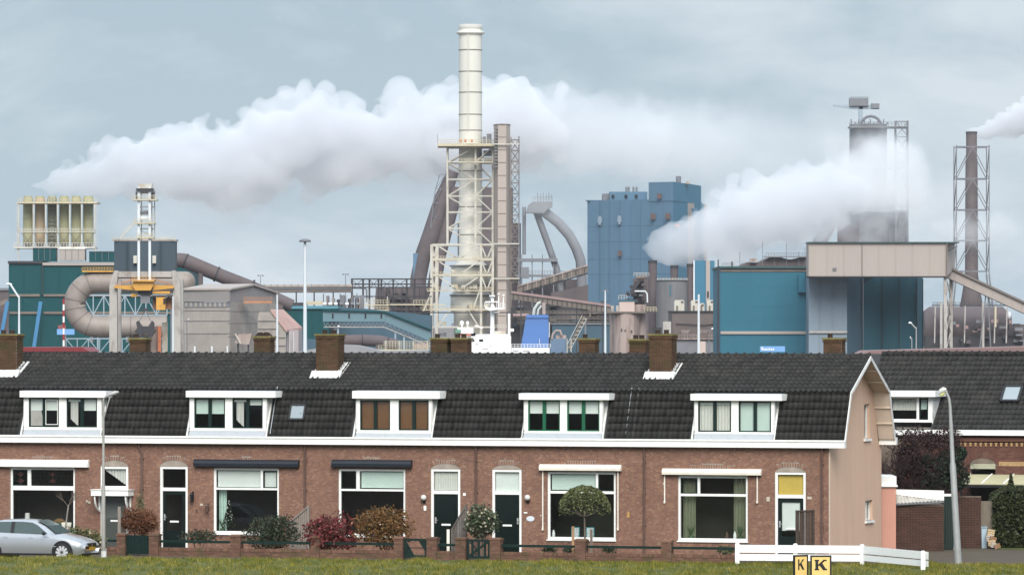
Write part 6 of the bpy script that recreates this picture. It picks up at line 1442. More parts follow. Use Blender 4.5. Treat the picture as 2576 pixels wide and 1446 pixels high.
T = plant('direction_board', 'small pale blue board behind the red and white pole', 'sign', 520, 165); T.part('board', G(T).bx(143, 187, 827, 841, 0, .1), M_signblue); T.part('post', G(T).bx(163, 166, 841, GY(520), .02, .12), M_greyst)
T = plant('red_shed', 'low shed with a dark red roof peeping over the ridge', 'shed', 300, 130); T.part('roof', G(T).pr([(36, 884), (44, 873), (206, 873), (226, 884)], 0, 8), mat('red_sheet', (.17, .022, .028), .6, .12, 1)); T.part('wall', G(T).bx(40, 222, 885, GY(300), .5, 7.5), M_conc)
# ---------- pipe bridge, steel frames, teal halls in the middle
D = 1520; T = plant('pipe_bridge', 'long double pipe bridge in grey and beige behind the light mast', 'pipe bridge', D, 760); 
for y, w in ((720, 10), (731, 9)): T.part('pipe', G(T).tb([(600, y), (760, y), (885, y - .5)], w, 12), M_duct)
T.part('girder', G(T).bx(640, 885, 724.5, 727, -.8, .8), M_greyst)
for x in (700, 745, 790, 838): T.part('support', G(T).bx(x - 1.6, x + 1.6, 735, GY(D), -.4, .4), M_dark)
for i in range(14): x = 648 + i * 17; T.part('hanger', G(T).bx(x - .7, x + .7, 714, 736, -1.0, -.8), M_greyst)
D = 1560; T = plant('steel_framework', 'dark open steel framework left of the stack', 'steel frame', D, 960); gy = GY(D)
for d in (0, 8):
    for x in (884, 912, 928, 951, 958, 988, 1022, 1042): T.part('column', G(T).bx(x - 1.4, x + 1.4, 700, gy, d, d + .4), M_dark)
    for y in (701, 714, 722, 745): T.part('beam', G(T).bx(883, 1085, y - 1.4, y + 1.4, d - .3, d + .1), M_dark)
for a, e in ((886, 910), (930, 950), (960, 986), (990, 1020)): T.part('brace', G(T).br(a, 724, e, 704, 1.4, -.3), M_dark); T.part('brace', G(T).br(a, 704, e, 724, 1.4, -.3), M_dark)
T.part('bent_pipe', G(T).tb([(884, 724), (915, 724)] + arc(915, 731, 7, 270, 360, 5) + [(922, 760)], 4.5, 10), M_greyst)
D = 1600; T = plant('process_building', 'dark brown cluttered process building behind the open framework', 'building', D, 1010); gy = GY(D)
T.part('block', G(T).pr([(932, gy), (944, 724), (1086, 718), (1086, gy)], 6, 30), M_brown)
rg = random.Random(8)
for i in range(46):
    x, y = rg.uniform(940, 1078), rg.uniform(724, 786); w, h = rg.uniform(3, 16), rg.uniform(2, 8); T.part('duct_box', G(T).bx(x, x + w, y, y + h, rg.uniform(1, 5), 6), rg.choice([M_brown, M_dark, M_greyst, M_dark, M_conv]))
for y in (735, 750, 765, 778): T.part('walkway', rails(G(T).bx(945, 1084, y, y + 1.5, .6, 2), 945, 1084, y, 4.5, .65), M_brown)['kind'] = 'stuff'
for i in range(9): x = 950 + i * 15; T.part('stanchion', G(T).bx(x - .9, x + .9, 722, 790, .2, .6), M_dark)
D = 1420; T = plant('access_platform', 'beige railed platform above the teal conveyor gallery', 'platform', D, 945); T.part('deck', rails(G(T).bx(908, 978, 765, 768, 0, 5), 908, 978, 765, 11, .1), M_rail)['kind'] = 'stuff'
T.part('lower_deck', rails(G(T).bx(926, 978, 778, 781, 0, 5), 926, 978, 778, 7, .1), M_rail)['kind'] = 'stuff'
for x in (912, 940, 974): T.part('post', G(T).bx(x - 1, x + 1, 745, GY(D), .3, .7), M_creamst)
T = plant('access_platform', 'beige railed walkway running into the foot of the stack tower', 'platform', 1440, 1050); T.part('deck', rails(G(T).bx(980, 1120, 764, 767, 0, 3), 1040, 1084, 764, 10, .1), M_rail)['kind'] = 'stuff'; T.part('beam', G(T).bx(890, 1300, 784, 787, 1, 4), M_dark)
for x in (985, 1020, 1060): T.part('post', G(T).bx(x - 1, x + 1, 767, GY(1440), .3, .7), M_dark)
T = plant('rooftop_plant', 'cluster of grey pipes and tanks on the mid teal hall roof', 'machinery', 1380, 840); T.root.location.z = W(0, 776, 1380).z; T.org = tuple(T.root.location)
rg = random.Random(14)
for i in range(26):
    x = rg.uniform(808, 905); y = rg.uniform(738, 770); w = rg.uniform(3, 11); T.part('duct_box', G(T).bx(x, x + w, y, 777, rg.uniform(0, 3), 5), rg.choice([M_greyst, M_dark, M_greyst, M_conc2]))
for i in range(7): x = 812 + i * 14; T.part('small_tank', G(T).tb([(x, 764), (x + 9, 764)], 8, 12), rg.choice([M_greyst, M_pole])); T.part('vent_stack', G(T).cyl(x, x + 3, 738 + i % 3 * 6, 776, 8), M_greyst)
T.part('yellow_tank', G(T).bx(769, 812, 757, 765, 6, 9), M_rail); T.part('hedge_of_pipes', G(T).bx(730, 770, 760, 772, 5, 9), M_dark)
D = 1300; T = plant('factory_hall', 'mid-distance teal hall behind the tall white mast', 'factory hall', D, 760); gy = GY(D)
T.part('wall', G(T).bx(660, 826, 776, gy, 0, 40), M_teal2); T.part('roof_edge', G(T).bx(658, 850, 769, 776, -.6, 40), mat('teal_flashing', (.06, .2, .25), .5, .08, .2))
T.part('low_wall', G(T).bx(660, 826, 852, gy, -.5, -.02), M_slate2)
for x in (700, 725, 745, 785, 805): T.part('cladding_seam', G(T).bx(x - .5, x + .5, 778, 850, -.15, -.01), M_teal2)
q = G(T); T.part('rear_wall', q.pr([(826, gy), (826, 770), (920, 776), (1082, 792), (1082, gy)], 14, 30), M_slate2)
D = 1260; T = plant('conveyor_gallery', 'grey-teal conveyor gallery that bends and slopes down into the stack tower', 'conveyor', D, 940)
M_gal = mat('grey_teal_sheet', (.13, .21, .245), .6, spec=.12, var=.08, scale=.2, rib=1.2)
T.part('gallery', G(T).pr([(812, 781), (968, 785), (968, 808), (812, 808)], 0, 4), M_gal); T.part('gallery', G(T).pr([(968.2, 785), (1084, 830), (1084, 858), (968.2, 809)], .2, 4.2), M_gal)
T.part('gallery_roof', G(T).pr([(811, 778), (969, 782), (1085, 827), (1085, 830.5), (968, 785.5), (811, 781.5)], -.5, 4.6), M_teal2)
for x in (835, 876, 917, 957): T.part('window', G(T).bx(x, x + 4, 788, 800, -.12, .02), M_dkwin)
for i in range(15):
    x = 814 + i * 10.3; T.part('truss_bar', G(T).br(x, 810, x + 5, 821, 1.6, .3), M_greyst); T.part('truss_bar', G(T).br(x + 5, 821, x + 10.3, 810, 1.6, .3), M_greyst)
T.part('truss_chord', G(T).br(814, 822, 968, 822, 2.2, .3), M_conc); T.part('truss_chord', G(T).br(968, 823, 1082, 870, 2.2, .3), M_conc)
for i in range(10): x = 969 + i * 11.3; y = 811 + i * 4.85; T.part('truss_bar', G(T).br(x, y, x + 5.6, y + 14, 1.6, .3), M_greyst); T.part('truss_bar', G(T).br(x + 5.6, y + 14, x + 11.3, y + 5, 1.6, .3), M_greyst)
for x, y in ((850, 822), (994, 834), (1016, 844)): T.part('leg', G(T).bx(x - 2, x + 2, y, GY(D), .5, 1.2), M_paleblue)
T.part('leg', G(T).br(1064, 862, 1054, GY(D), 3, .6), M_paleblue)
D = 1200; T = plant('gas_main', 'brown horizontal gas main below the conveyor gallery', 'pipe', D, 920); T.part('pipe', G(T).tb([(840, 857), (910, 855), (955, 857), (1000, 868)], 29, 20), M_brown); T.part('flange', G(T).tb([(910, 855), (913, 855)], 31, 20), M_dark); T.part('flange', G(T).tb([(972, 861), (975, 862)], 31, 20), M_dark)
for x in (870, 950): T.part('saddle', G(T).bx(x - 5, x + 5, 866, GY(D), -1, 1), M_brown)
D = 900; T = plant('low_shed', 'low long shed with grey rounded roof behind the ridge by the tall chimney', 'shed', D, 940)
q = G(T); T.part('roof', q.pr([(752, 884), (765, 880), (862, 866), (900, 868), (960, 882), (1078, 880), (1078, 890), (752, 890)], 0, 12), mat('grey_sheet_roof', (.24, .24, .25), .7, .1, .3)); T.part('wall', G(T).bx(752, 1078, 890, GY(D), .5, 11.5), M_greyst)
D = 940; T = plant('scaffold_platform', 'beige scaffold of railings beside the twin far chimneys', 'scaffold', D, 1015); T.part('deck', rails(rails(G(T).bx(952, 1080, 878, 881, 0, 3), 952, 1080, 878, 10, .1), 965, 1080, 868, 10, 2.5), M_rail)['kind'] = 'stuff'
for x in (970, 1005, 1040, 1075): T.part('post', G(T).bx(x - 1.2, x + 1.2, 856, GY(D), .2, .5), M_creamst)
T.part('panel', G(T).bx(1040, 1078, 862, 877, 1, 1.4), M_conc2)
# ---------- the great stack and its tower
D = 1600; T = plant('chimney_stack', 'very tall cream ringed chimney stack rising above everything', 'chimney stack', D, 1183); gy = GY(D)
q = G(T); cpt = W(1183, 0, D); zz = lambda y: W(0, y, D).z; rr = lambda w: w / 2 * q.k
q.lathe([(rr(84), 0), (rr(84), zz(790)), (rr(100), zz(780)), (rr(100), zz(740)), (rr(78), zz(730)), (rr(98), zz(715)), (rr(98), zz(672)), (rr(70), zz(660)), (rr(59), zz(640)), (rr(58), zz(330)), (rr(57), zz(85)), (rr(57), zz(62))], (cpt.x, D, 0), 40); T.part('shaft', q, M_stack)
q = G(T); q.lathe([(rr(60), zz(88)), (rr(71), zz(84)), (rr(71), zz(80)), (rr(58.5), zz(79))], (cpt.x, D, 0), 40); T.part('crown_ring', q, M_stack)
q = G(T); q.lathe([(rr(59), zz(72)), (rr(59), zz(62)), (rr(50), zz(61.5)), (rr(50), zz(70))], (cpt.x, D, 0), 40, True, False); T.part('crown', q, mat('stack_crown', (.44, .43, .40), .7, .05, .2))
for y in (126, 180, 232.5, 288, 328, 430, 520, 590): q = G(T); q.lathe([(rr(58.5), zz(y + 1)), (rr(60), zz(y + .7)), (rr(60), zz(y - .7)), (rr(58.5), zz(y - 1))], (cpt.x, D, 0), 40, False, False); T.part('joint_ring', q, M_conv)
for y in (668, 718, 742): q = G(T); q.lathe([(rr(101), zz(y + 2)), (rr(106), zz(y + 1.5)), (rr(106), zz(y - 1)), (rr(99), zz(y - 1.5))], (cpt.x, D, 0), 40, False, False); T.part('casing_ring', q, M_greyst)
T.part('ladder', rails(G(T), 1176, 1179, 330, 245, -rr(59) - .1, 1), M_stack)['kind'] = 'stuff'
T = plant('stack_tower', 'cream steel lattice tower with braced bays and walkways round the great stack', 'lattice tower', D, 1180)
FR, BK = -7.5, 7.5
def bay_tower(T, D, xs, ys, d0, d1, m, wp=4.5, wb=3.2, wx=2.6, brace='z'):
    x0, x1 = xs[0], xs[-1]
    for d in (d0, d1):
        for x in xs:
            T.part('post', Q(D).br(x, ys[0], x, ys[-1], wp, d), m)
        for y in ys[:-1]: T.part('beam', Q(D).br(x0, y, x1, y, wb, d - .05), m)
        for a, e in zip(xs, xs[1:]):
            for i, (ya, yb) in enumerate(zip(ys, ys[1:])):
                if e - a < 12: continue
                if brace == 'k': mid = (a + e) / 2; T.part('brace', Q(D).br(a, ya, mid, yb, wx, d + .1), m); T.part('brace', Q(D).br(mid, yb, e, ya, wx, d + .1), m)
                elif brace == 'x': T.part('brace', Q(D).br(a, ya, e, yb, wx, d + .1), m); T.part('brace', Q(D).br(e, ya, a, yb, wx, d + .1), m)
                else: T.part('brace', Q(D).br(a if i % 2 else e, ya, e if i % 2 else a, yb, wx, d + .1), m)
    for x in (x0, x1):
        for i, (ya, yb) in enumerate(zip(ys, ys[1:])):
            T.part('side_beam', Q(D).br(x, ya, x, ya, wb, d0, d1), m); T.part('side_brace', Q(D).br(x, ya if i % 2 else yb, x, yb if i % 2 else ya, wx, d0, d1), m)
bay_tower(T, D, [1125.5, 1196, 1239], [371, 409, 452, 494, 534, 575, 615], -6, 6, M_creamst, 4.6, 3.0, 2.4, 'z')
bay_tower(T, D, [1086, 1099, 1210, 1239.5], [616, 653, 692, 730], -9, 9, M_creamst, 6, 4.6, 3.2, 'k')
for y in (778, 822, 850):
    T.part('beam', G(T).br(1084, y, 1240, y, 4, -9), M_creamst)
for x in (1086, 1099, 1210, 1239.5):
    for d in (-9, 9): T.part('post', G(T).br(x, 730, x, gy, 6, d), M_creamst)
for a in ((1086, 735, 1066, 782), (1205, 735, 1190, 778), (1100, 822, 1130, 782), (1205, 822, 1180, 782)): T.part('brace', G(T).br(*a, 3.2, -9.2), M_creamst)
for y, x0, x1 in ((371, 1101, 1246), ):
    T.part('platform', rails(G(T).bx(x0, x1, 363, 370, -9, 8), x0, x1, 363, 9, -8.9), M_rail)['kind'] = 'stuff'
T.part('antenna', G(T).br(1101, 363, 1101, 340, 1.2, -8.9), M_greyst)
for y, x0, x1 in ((409, 1154, 1239), (653, 1088, 1240), (692, 1088, 1240), (730, 1075, 1242), (778, 1060, 1242)):
    T.part('walkway', rails(G(T).bx(x0, x1, y, y + 2.5, -9.4, -7), x0, x1, y, 8, -9.3), M_rail)['kind'] = 'stuff'
rg = random.Random(6)
for i in range(26): x, y = rg.uniform(1095, 1230), rg.choice([688, 726, 775, 818, 846]); w = rg.uniform(4, 14); h = rg.uniform(4, 12); T.part('equipment', G(T).bx(x, x + w, y - h, y, -7, -5), rg.choice([M_creamst, M_conc2, M_greyst, M_rail]))
for x in (1156, 1168, 1184): T.part('orange_fan', G(T).tb([(x, 356), (x + 6, 356)], 8, 10, True, [-7, -7]), M_orange)
for x, y, w, h in ((1214, 345, 8, 18), (1224, 338, 12, 24), (1216, 380, 24, 12), (1216, 398, 26, 14)): T.part('fan_housing', G(T).bx(x, x + w, y, y + h, -5, 2), M_greyst)
T = plant('lift_shaft', 'tall square beige-brown lift shaft beside the great stack', 'shaft', 1590, 1262); q = G(T); k = q.k
xa, xb, xc = [W(v, 0, 1590).x for v in (1241.5, 1266, 1283)]
ax = W(1252, 0, 1590).x; M_shaft = mat('shaft_sheet', (.37, .315, .28), .75, .06, .15, dirt=(.26, .2, .17), dirt_amt=.5, dirt_scale=.1, stretch=(1, 1, .3))
q.prismz([(xa, 1594), (ax, 1588.5), (W(1273, 0, 1590).x, 1588.5), (xc, 1592), (xc, 1598), (xa, 1598)], 0, W(0, 313.5, 1590).z); T.part('shaft', q, M_shaft)
q = G(T); q.prismz([(xa - .1, 1594), (ax - .02, 1588.3), (W(1273, 0, 1590).x + .05, 1588.3), (xc + .1, 1592), (xc + .1, 1598.1), (xa - .1, 1598.1)], W(0, 314, 1590).z, W(0, 312, 1590).z); T.part('cap', q, M_conv)
for y in range(345, 800, 32): T.part('joint', G(T).bx(1252, 1273, y - .5, y + .5, -1.62, -1.51), M_conv)
for y in range(322, 420, 8): T.part('louvre', G(T).bx(1243, 1251, y, y + 3, -1.9, .6), M_greyst)
T = plant('lattice_mast', 'slim braced lattice mast right of the square lift shaft', 'lattice mast', 1590, 1296)
ys = list(range(352, 712, 27)) + [712]
for d in (-1.5, 1.5):
    for x, t_ in ((1285, 345), (1305, 343)): T.part('post', G(T).br(x, t_, x, GY(1590), 3.4 if x > 1300 else 2.4, d), M_greyst if x > 1300 else M_conv)
    for i, (ya, yb) in enumerate(zip(ys, ys[1:])):
        T.part('rung', G(T).br(1285, ya, 1305, ya, 2, d), M_conv); T.part('brace', G(T).br(1285, ya, 1305, yb, 1.5, d), M_conv); T.part('brace', G(T).br(1305, ya, 1285, yb, 1.5, d), M_conv)
for y in (363, 613, 700): T.part('tie_beam', G(T).br(1240, y, 1306, y, 3, -2.2), M_creamst)
# ---------- first blast furnace behind the stack
D = 1990; T = plant('blast_furnace', 'hazy blast furnace with gooseneck gas pipes behind the stack', 'blast furnace', D, 1250)
T.part('downcomer', G(T).tb([(1140, 430), (1112, 500), (1085, 590), (1064, 640), (1052, 700), (1048, 790)], [30, 40, 46, 40, 40, 40], 18), M_brown); T.part('downcomer', G(T).tb([(1150, 470), (1105, 640), (1085, 760)], 34, 16), M_brown)
ys = [440, 475, 510, 545, 575]
xl, xr = [1106, 1096, 1090, 1086, 1083], [1120, 1110, 1102, 1097, 1094]
for i in range(4):
    T.part('skip_rail', G(T).br(xl[i], ys[i], xl[i + 1], ys[i + 1], 2.2, -3), M_greyst); T.part('skip_tie', G(T).br(xl[i], ys[i], xr[i], ys[i], 1.6, -3), M_greyst); T.part('skip_tie', G(T).br(xl[i + 1], ys[i + 1], xr[i], ys[i], 1.4, -3), M_greyst)
T.part('furnace_body', G(T).cyl(1150, 1310, 560, GY(D), 28, 12), M_brown)
T.part('furnace_throat', G(T).cyl(1180, 1290, 470, 560, 24, 12), M_brown)
T.part('head_platform', rails(G(T).pr([(1322, 536), (1328, 516), (1340, 508), (1389, 508), (1389, 520), (1374, 528), (1368, 536)], -5, 5), 1340, 1389, 508, 12, -4.9), M_greyst)['kind'] = 'stuff'
for i in range(6): x = 1352 + i * 7; T.part('vent_pipe', G(T).br(x, 508, x, 485 + (i % 2) * 4, 1.8, -1), M_greyst)
T.part('gooseneck', G(T).tb([(1335, 522), (1350, 525), (1372, 535), (1404, 560), (1432, 592), (1450, 626), (1460, 655), (1463, 700), (1463, 760)], [24, 25, 26, 26, 26, 26, 26, 26, 26], 18), M_greyst)
T.part('strut_pipe', G(T).tb([(1349, 534), (1374, 602), (1400, 676), (1412, 740)], 17, 14), M_greyst)
T.part('cross_beam', G(T).bx(1300, 1402, 650, 658, -3, 3), M_greyst)
for x in (1312, 1338, 1364, 1392): T.part('column', G(T).bx(x - 1.2, x + 1.2, 640, GY(D), -2, -1), M_greyst)
T.part('charging_deck', rails(G(T).bx(1296, 1420, 690, 696, -4, 4), 1296, 1420, 690, 9, -3.9), M_greyst)['kind'] = 'stuff'
T.part('side_house', G(T).bx(1039, 1060, 637, GY(D), -2, 8), M_tower); T.part('casthouse', G(T).pr([(1290, GY(D)), (1290, 720), (1380, 704), (1475, 700), (1475, GY(D))], 10, 50), M_brown)
T.part('stove_pipe', G(T).tb([(1318, 520), (1318, 640)], 9, 12), M_greyst); T.part('light_house', G(T).bx(1310, 1330, 672, 700, -5, 2), M_greyst)
D = 1480; T = plant('conveyor_gallery', 'dusty lattice conveyor climbing from the stack foot to the blue tower', 'conveyor', D, 1390)
T.part('belt_frame', G(T).pr([(1300, 722), (1478, 669), (1478, 684), (1300, 737)], 0, 3), M_conv); T.part('roof', G(T).pr([(1300, 718), (1478, 665), (1478, 668.5), (1300, 721.5)], -.3, 3.3), M_conc2)
for i in range(16): x = 1304 + i * 11; y = 722 - i * 3.28; T.part('panel_post', G(T).bx(x, x + 2, y - 1, y + 13, -.35, -.02), M_dark if i % 2 else M_conc2)
T.part('underside', G(T).pr([(1300, 738), (1478, 685), (1478, 689), (1300, 742)], .2, 2.8), M_dark)
for x, y in ((1345, 726), (1420, 704)): T.part('trestle_leg', G(T).br(x, y, x - 14, GY(D), 3, .5), M_dark); T.part('trestle_leg', G(T).br(x, y, x + 14, GY(D), 3, .5), M_dark)
D = 1400; T = plant('conveyor_gallery', 'pinkish-roofed conveyor sloping down towards the concrete silo', 'conveyor', D, 1420)
T.part('roof', G(T).pr([(1286, 731), (1535, 765), (1535, 771), (1286, 737)], -.4, 3.6), M_pinkconv); T.part('side', G(T).pr([(1286, 738), (1535, 771.5), (1535, 786), (1286, 752)], 0, 3.2), M_conv)
for i in range(20): x = 1290 + i * 12.3; y = 739 + i * 1.68; T.part('panel_post', G(T).bx(x, x + 2, y, y + 13, -.25, -.01), M_dark)
for x in (1310, 1380, 1450, 1515): T.part('trestle_leg', G(T).bx(x - 1.5, x + 1.5, 755, GY(D), .5, 1), M_dark)
D = 1440; T = plant('process_building', 'dark hulking casthouse block under the crossing conveyors', 'building', D, 1400); gy = GY(D)
T.part('block', G(T).bx(1285, 1540, 772, gy, 8, 30), M_dark); T.part('upper_block', G(T).pr([(1378, 775), (1388, 735), (1480, 715), (1480, 775)], 9, 28), M_brown)
rg = random.Random(15)
for i in range(40): x, y = rg.uniform(1290, 1520), rg.uniform(756, 830); w, h = rg.uniform(4, 20), rg.uniform(3, 9); T.part('duct_box', G(T).bx(x, x + w, y, y + h, rg.uniform(3, 7), 8.5), rg.choice([M_brown, M_dark, M_greyst, M_conv, M_dark, M_slate2]))
for y in (786, 800, 812): T.part('walkway', rails(G(T).bx(1300, 1535, y, y + 2, 2, 3), 1300, 1535, y, 5, 2.1, 22), M_conv)['kind'] = 'stuff'
T.part('dark_hall', G(T).bx(1388, 1535, 815, gy, -8, 4), M_slate2); T.part('dark_hall_roof', G(T).bx(1386, 1537, 812, 815.5, -8.4, 4.4), M_greyst)
T.part('pipe', G(T).tb([(1290, 793), (1330, 793)], 9, 12), M_pinkconv)
T = plant('stair_bridge', 'beige stair bridge leaning up behind the ship funnel', 'stair', 1150, 1445); T.part('stair', G(T).br(1428, 878, 1470, 796, 6, 0), M_conv); T.part('handrail', G(T).br(1423, 872, 1464, 792, 1.3, -.5), M_creamst); T.part('handrail', G(T).br(1434, 880, 1476, 800, 1.3, -.5), M_creamst); T.part('leg', G(T).bx(1470, 1474, 800, GY(1150), 0, .6), M_greyst)
for i in range(8): T.part('tread', G(T).bx(1429 + i * 5.2, 1437 + i * 5.2, 872 - i * 10.2, 873.5 - i * 10.2, -.5, .5), M_creamst)
T = plant('quay_cabin', 'blue-grey cabin with a beige bent pipe right of the ship funnel', 'cabin', 1000, 1408); T.part('body', G(T).bx(1384, 1426, 851, GY(1000), 0, 4), mat('cabin_blue', (.10, .16, .24), .6, .1, .4)); T.part('pipe', G(T).tb([(1388, 852), (1390, 840), (1398, 831), (1408, 831), (1412, 842)], 6, 10), M_conc2); T.part('box', G(T).bx(1398, 1424, 842, 851, .5, 2), M_conc2)
for x in (1426, 1436): T.part('frame_post', G(T).bx(x - 1, x + 1, 851, GY(1000), -.5, .2), M_creamst)
# ---------- ship
D = 800; T = plant('cargo_ship', 'white ship superstructure with radar mast and big blue funnel showing above the ridge', 'ship', D, 1285); T.root.location.z = -1.5; T.org = tuple(T.root.location)
wl = HY + (HC + 1.5) * F / D; 
T.part('hull', G(T).pr([(1120, wl), (1120, 905), (1112, 893), (1440, 896), (1425, wl)], -1, 11), mat('hull_dark', (.05, .06, .09), .5, .1, .3))
T.part('deckhouse', G(T).bx(1184, 1285, 845, 900, 0, 7), M_ship); T.part('bridge_roof', G(T).bx(1196, 1240, 841, 845, .5, 6.5), M_ship); T.part('upper_house', G(T).bx(1200, 1283, 840, 845, .3, 5), M_ship)
T.part('bridge_wing', G(T).bx(1150, 1184, 838, 844, .5, 6), mat('ship_red', (.42, .16, .12), .6, .1, .5)); T.part('bridge_front', G(T).bx(1150, 1190, 824, 838, 1, 5), M_ship)
for x, w in ((1189, 4), (1205, 10)): T.part('window', G(T).bx(x, x + w, 852.5, 858, -.08, .02), M_dkwin)
for x, y, w, h in ((1196, 862, 6, 3), (1212, 876, 16, 2), (1232, 868, 3, 3), (1250, 860, 2, 2), (1281, 852, 2, 4)): T.part('fitting', G(T).bx(x, x + w, y, y + h, -.05, .02), mat('pale_grey', (.4, .4, .4), .6, .1, 1))
T.part('mast', G(T).tb([(1238, 842), (1238, 779)], [11, 10], 14, True, [2, 2]), M_ship); T.part('mast_platform', G(T).pr([(1216, 768), (1222, 776), (1232, 781), (1246, 779), (1270, 776), (1270, 773), (1226, 772)], .5, 4), M_ship)
T.part('platform_rail', rails(rails(G(T), 1248, 1270, 773, 12, .6, 4), 1218, 1232, 770, 10, .6, 3), M_ship)['kind'] = 'stuff'
T.part('topmast', G(T).pr([(1234, 772), (1236, 758), (1232, 745), (1244, 745), (1240, 758), (1244, 772)], 1.4, 2.4), M_ship); T.part('radar_bar', G(T).bx(1220, 1252, 757, 759.5, 1, 1.5), M_ship); T.part('radar_bar', G(T).bx(1230, 1245, 742, 745, 1, 1.5), M_ship)
for x, y in ((1254, 738), (1266, 741)): T.part('signal_post', G(T).bx(x - 1, x + 1, y + 2, 773, 1.5, 1.9), M_ship); T.part('signal_lamp', G(T).bx(x - 3, x + 3, y - 1, y + 2, 1.3, 2.1), M_ship)
T.part('horn_arm', G(T).bx(1243, 1256, 783, 786, 1, 1.5), M_ship)
T.part('side_post', G(T).bx(1277.5, 1283, 788, 842, 1, 2), M_ship); T.part('post_bracket', G(T).bx(1283, 1292, 826, 833, 1, 1.6), M_ship); T.part('rail_block', rails(G(T).bx(1244, 1270, 832, 840, 2, 3), 1244, 1274, 826, 9, 1.9, 4), M_creamst)['kind'] = 'stuff'
for x in (1161, 1175.5):
    q = G(T); q.ball(tuple(W(x, 812, D, 2)), (5.2 if x < 1170 else 4) * q.k, 12, (1, 1, 1.25)); T.part('radome', q, M_ship); T.part('radome_post', G(T).bx(x - 1.3, x + 1.3, 816, 840, 1.8, 2.2), M_ship)
T.part('davit', G(T).br(1194, 818, 1214, 824, 4, .5), M_ship); T.part('liferaft', G(T).bx(1145, 1159, 828, 836, -.2, .8), mat('raft_green', (.12, .28, .2), .6, .1, .6))
q = G(T); zt, zb = W(0, 791, D).z, W(0, 874, D).z
ft = [(1324, 1), (1379, 1), (1379, 6), (1324, 6)]; fb = [(1309.5, .5), (1380, .5), (1380, 6.5), (1309.5, 6.5)]
vs = [(W(x, 0, D).x, D + d, zb) for x, d in fb] + [(W(x, 0, D).x, D + d, zt) for x, d in ft]
q.add(vs, [(3, 2, 1, 0), (4, 5, 6, 7), (0, 1, 5, 4), (1, 2, 6, 5), (2, 3, 7, 6), (3, 0, 4, 7)]); fu = T.part('funnel', q, M_funnel)
T.part('funnel_rim', G(T).bx(1322.5, 1379.5, 798, 799.5, .8, 6.2), M_funnel, fu); T.part('funnel_lamp', G(T).bx(1356, 1357.2, 852, 868, .2, .5), M_pole, fu)
for pts, w in (([(1342, 792), (1344, 776), (1354, 762), (1360, 760)], 8), ([(1352, 792), (1354, 778), (1362, 768)], 6)): T.part('exhaust_pipe', G(T).tb(pts, w, 12, True, [3] * len(pts)), mat('exhaust_grey', (.42, .44, .40), .6, .1, .5), fu)
T.part('exhaust_pipe', G(T).cyl(1358, 1362, 762, 792, 10, 4), M_conc2, fu); T.part('vent_hood', G(T).bx(1364, 1372, 760, 790, 3, 5), M_conc2, fu)
T.part('funnel_fin', G(T).bx(1380.2, 1383, 810, 848, 2, 3), M_pole, fu)
T.part('stern_deck', G(T).bx(1286, 1382, 874, 896, -.3, 7), M_ship); T.part('stern_rail', rails(G(T), 1286, 1384, 874, 9, -.25, 12), M_ship)['kind'] = 'stuff'
for x, w in ((1290, 14), (1314, 18)): T.part('name_plate', G(T).bx(x, x + w, 880, 883, -.38, -.31), mat('pale_grey', (.4, .4, .4)))
# ---------- blue tower block
D = 1690; T = plant('tower_building', 'tall stepped blue-clad tower building with a beige vertical strip', 'tower building', D, 1620)
k = D / F
def corner_block(T, name, xl, xc, xr, ytop, dl, dr, m1, m2, ybot=None, dc=0, roof=True):
    zt = W(0, ytop, D).z; zb = 0 if ybot is None else W(0, ybot, D).z
    A, B_, C_ = [Vector(((x - CX) * (D + d) / F, D + d, 0)) for x, d in ((xl, dl), (xc, dc), (xr, dr))]; Dp = A + (C_ - B_)
    q = MB(); P = [A, B_, Dp]; 
    q.add([(A.x, A.y, zb), (B_.x, B_.y, zb), (B_.x, B_.y, zt), (A.x, A.y, zt), (Dp.x, Dp.y, zb), (Dp.x, Dp.y, zt)], [(0, 1, 2, 3), (4, 0, 3, 5)]); T.part(name, q, m1)
    q = MB(); q.add([(B_.x, B_.y, zb), (C_.x, C_.y, zb), (C_.x, C_.y, zt), (B_.x, B_.y, zt), (Dp.x, Dp.y, zb), (Dp.x, Dp.y, zt), (A.x, A.y, zt)], [(0, 1, 2, 3), (1, 4, 5, 2), (3, 2, 5, 6)]); T.part(name, q, m2)
    return A, B_, C_
A, B_, C_ = corner_block(T, 'wall', 1477, 1692, 1766, 500, 26, 50, M_tower, M_tower2)  # broad face lighter, narrow face darker: light and shade put into the cladding colours
corner_block(T, 'tower_wall', 1631, 1693, 1763, 457, 7, 48, M_tower, M_tower2, 505, -.3)
def onface(x, d_=.25):    # point on the broad face at survey column x
    f = (x - 1477) / (1692 - 1477); d = 26 * (1 - f); return D + d
for x0, x1, y0, y1 in ((1637, 1649, 536, 551), (1673, 1685, 536, 551), (1555.5, 1566, 629, 642), (1653, 1664, 486, 499)):
    dd = onface((x0 + x1) / 2) - D; T.part('window', G(T).bx(x0, x1, y0, y1, dd - 1.3, dd - .9), mat('rusty_opening', (.09, .06, .055), .7, .2, .5))
for x in (1511, 1560): 
    dd = onface(x) - D; T.part('faded_mark', G(T).pr([(x - 6, 556), (x - 4, 540), (x + 4, 540), (x + 6, 556)], dd - .9, dd - .7), M_slate); T.part('faded_mark', G(T).bx(x - 3, x + 3, 556, 562, dd - .9, dd - .7), M_slate)
for x in (1510, 1534, 1560, 1588, 1612, 1640, 1668):
    dd = onface(x) - D; T.part('cladding_seam', G(T).bx(x - .4, x + .4, 502, 760, dd - .06, dd + .3), M_tower)
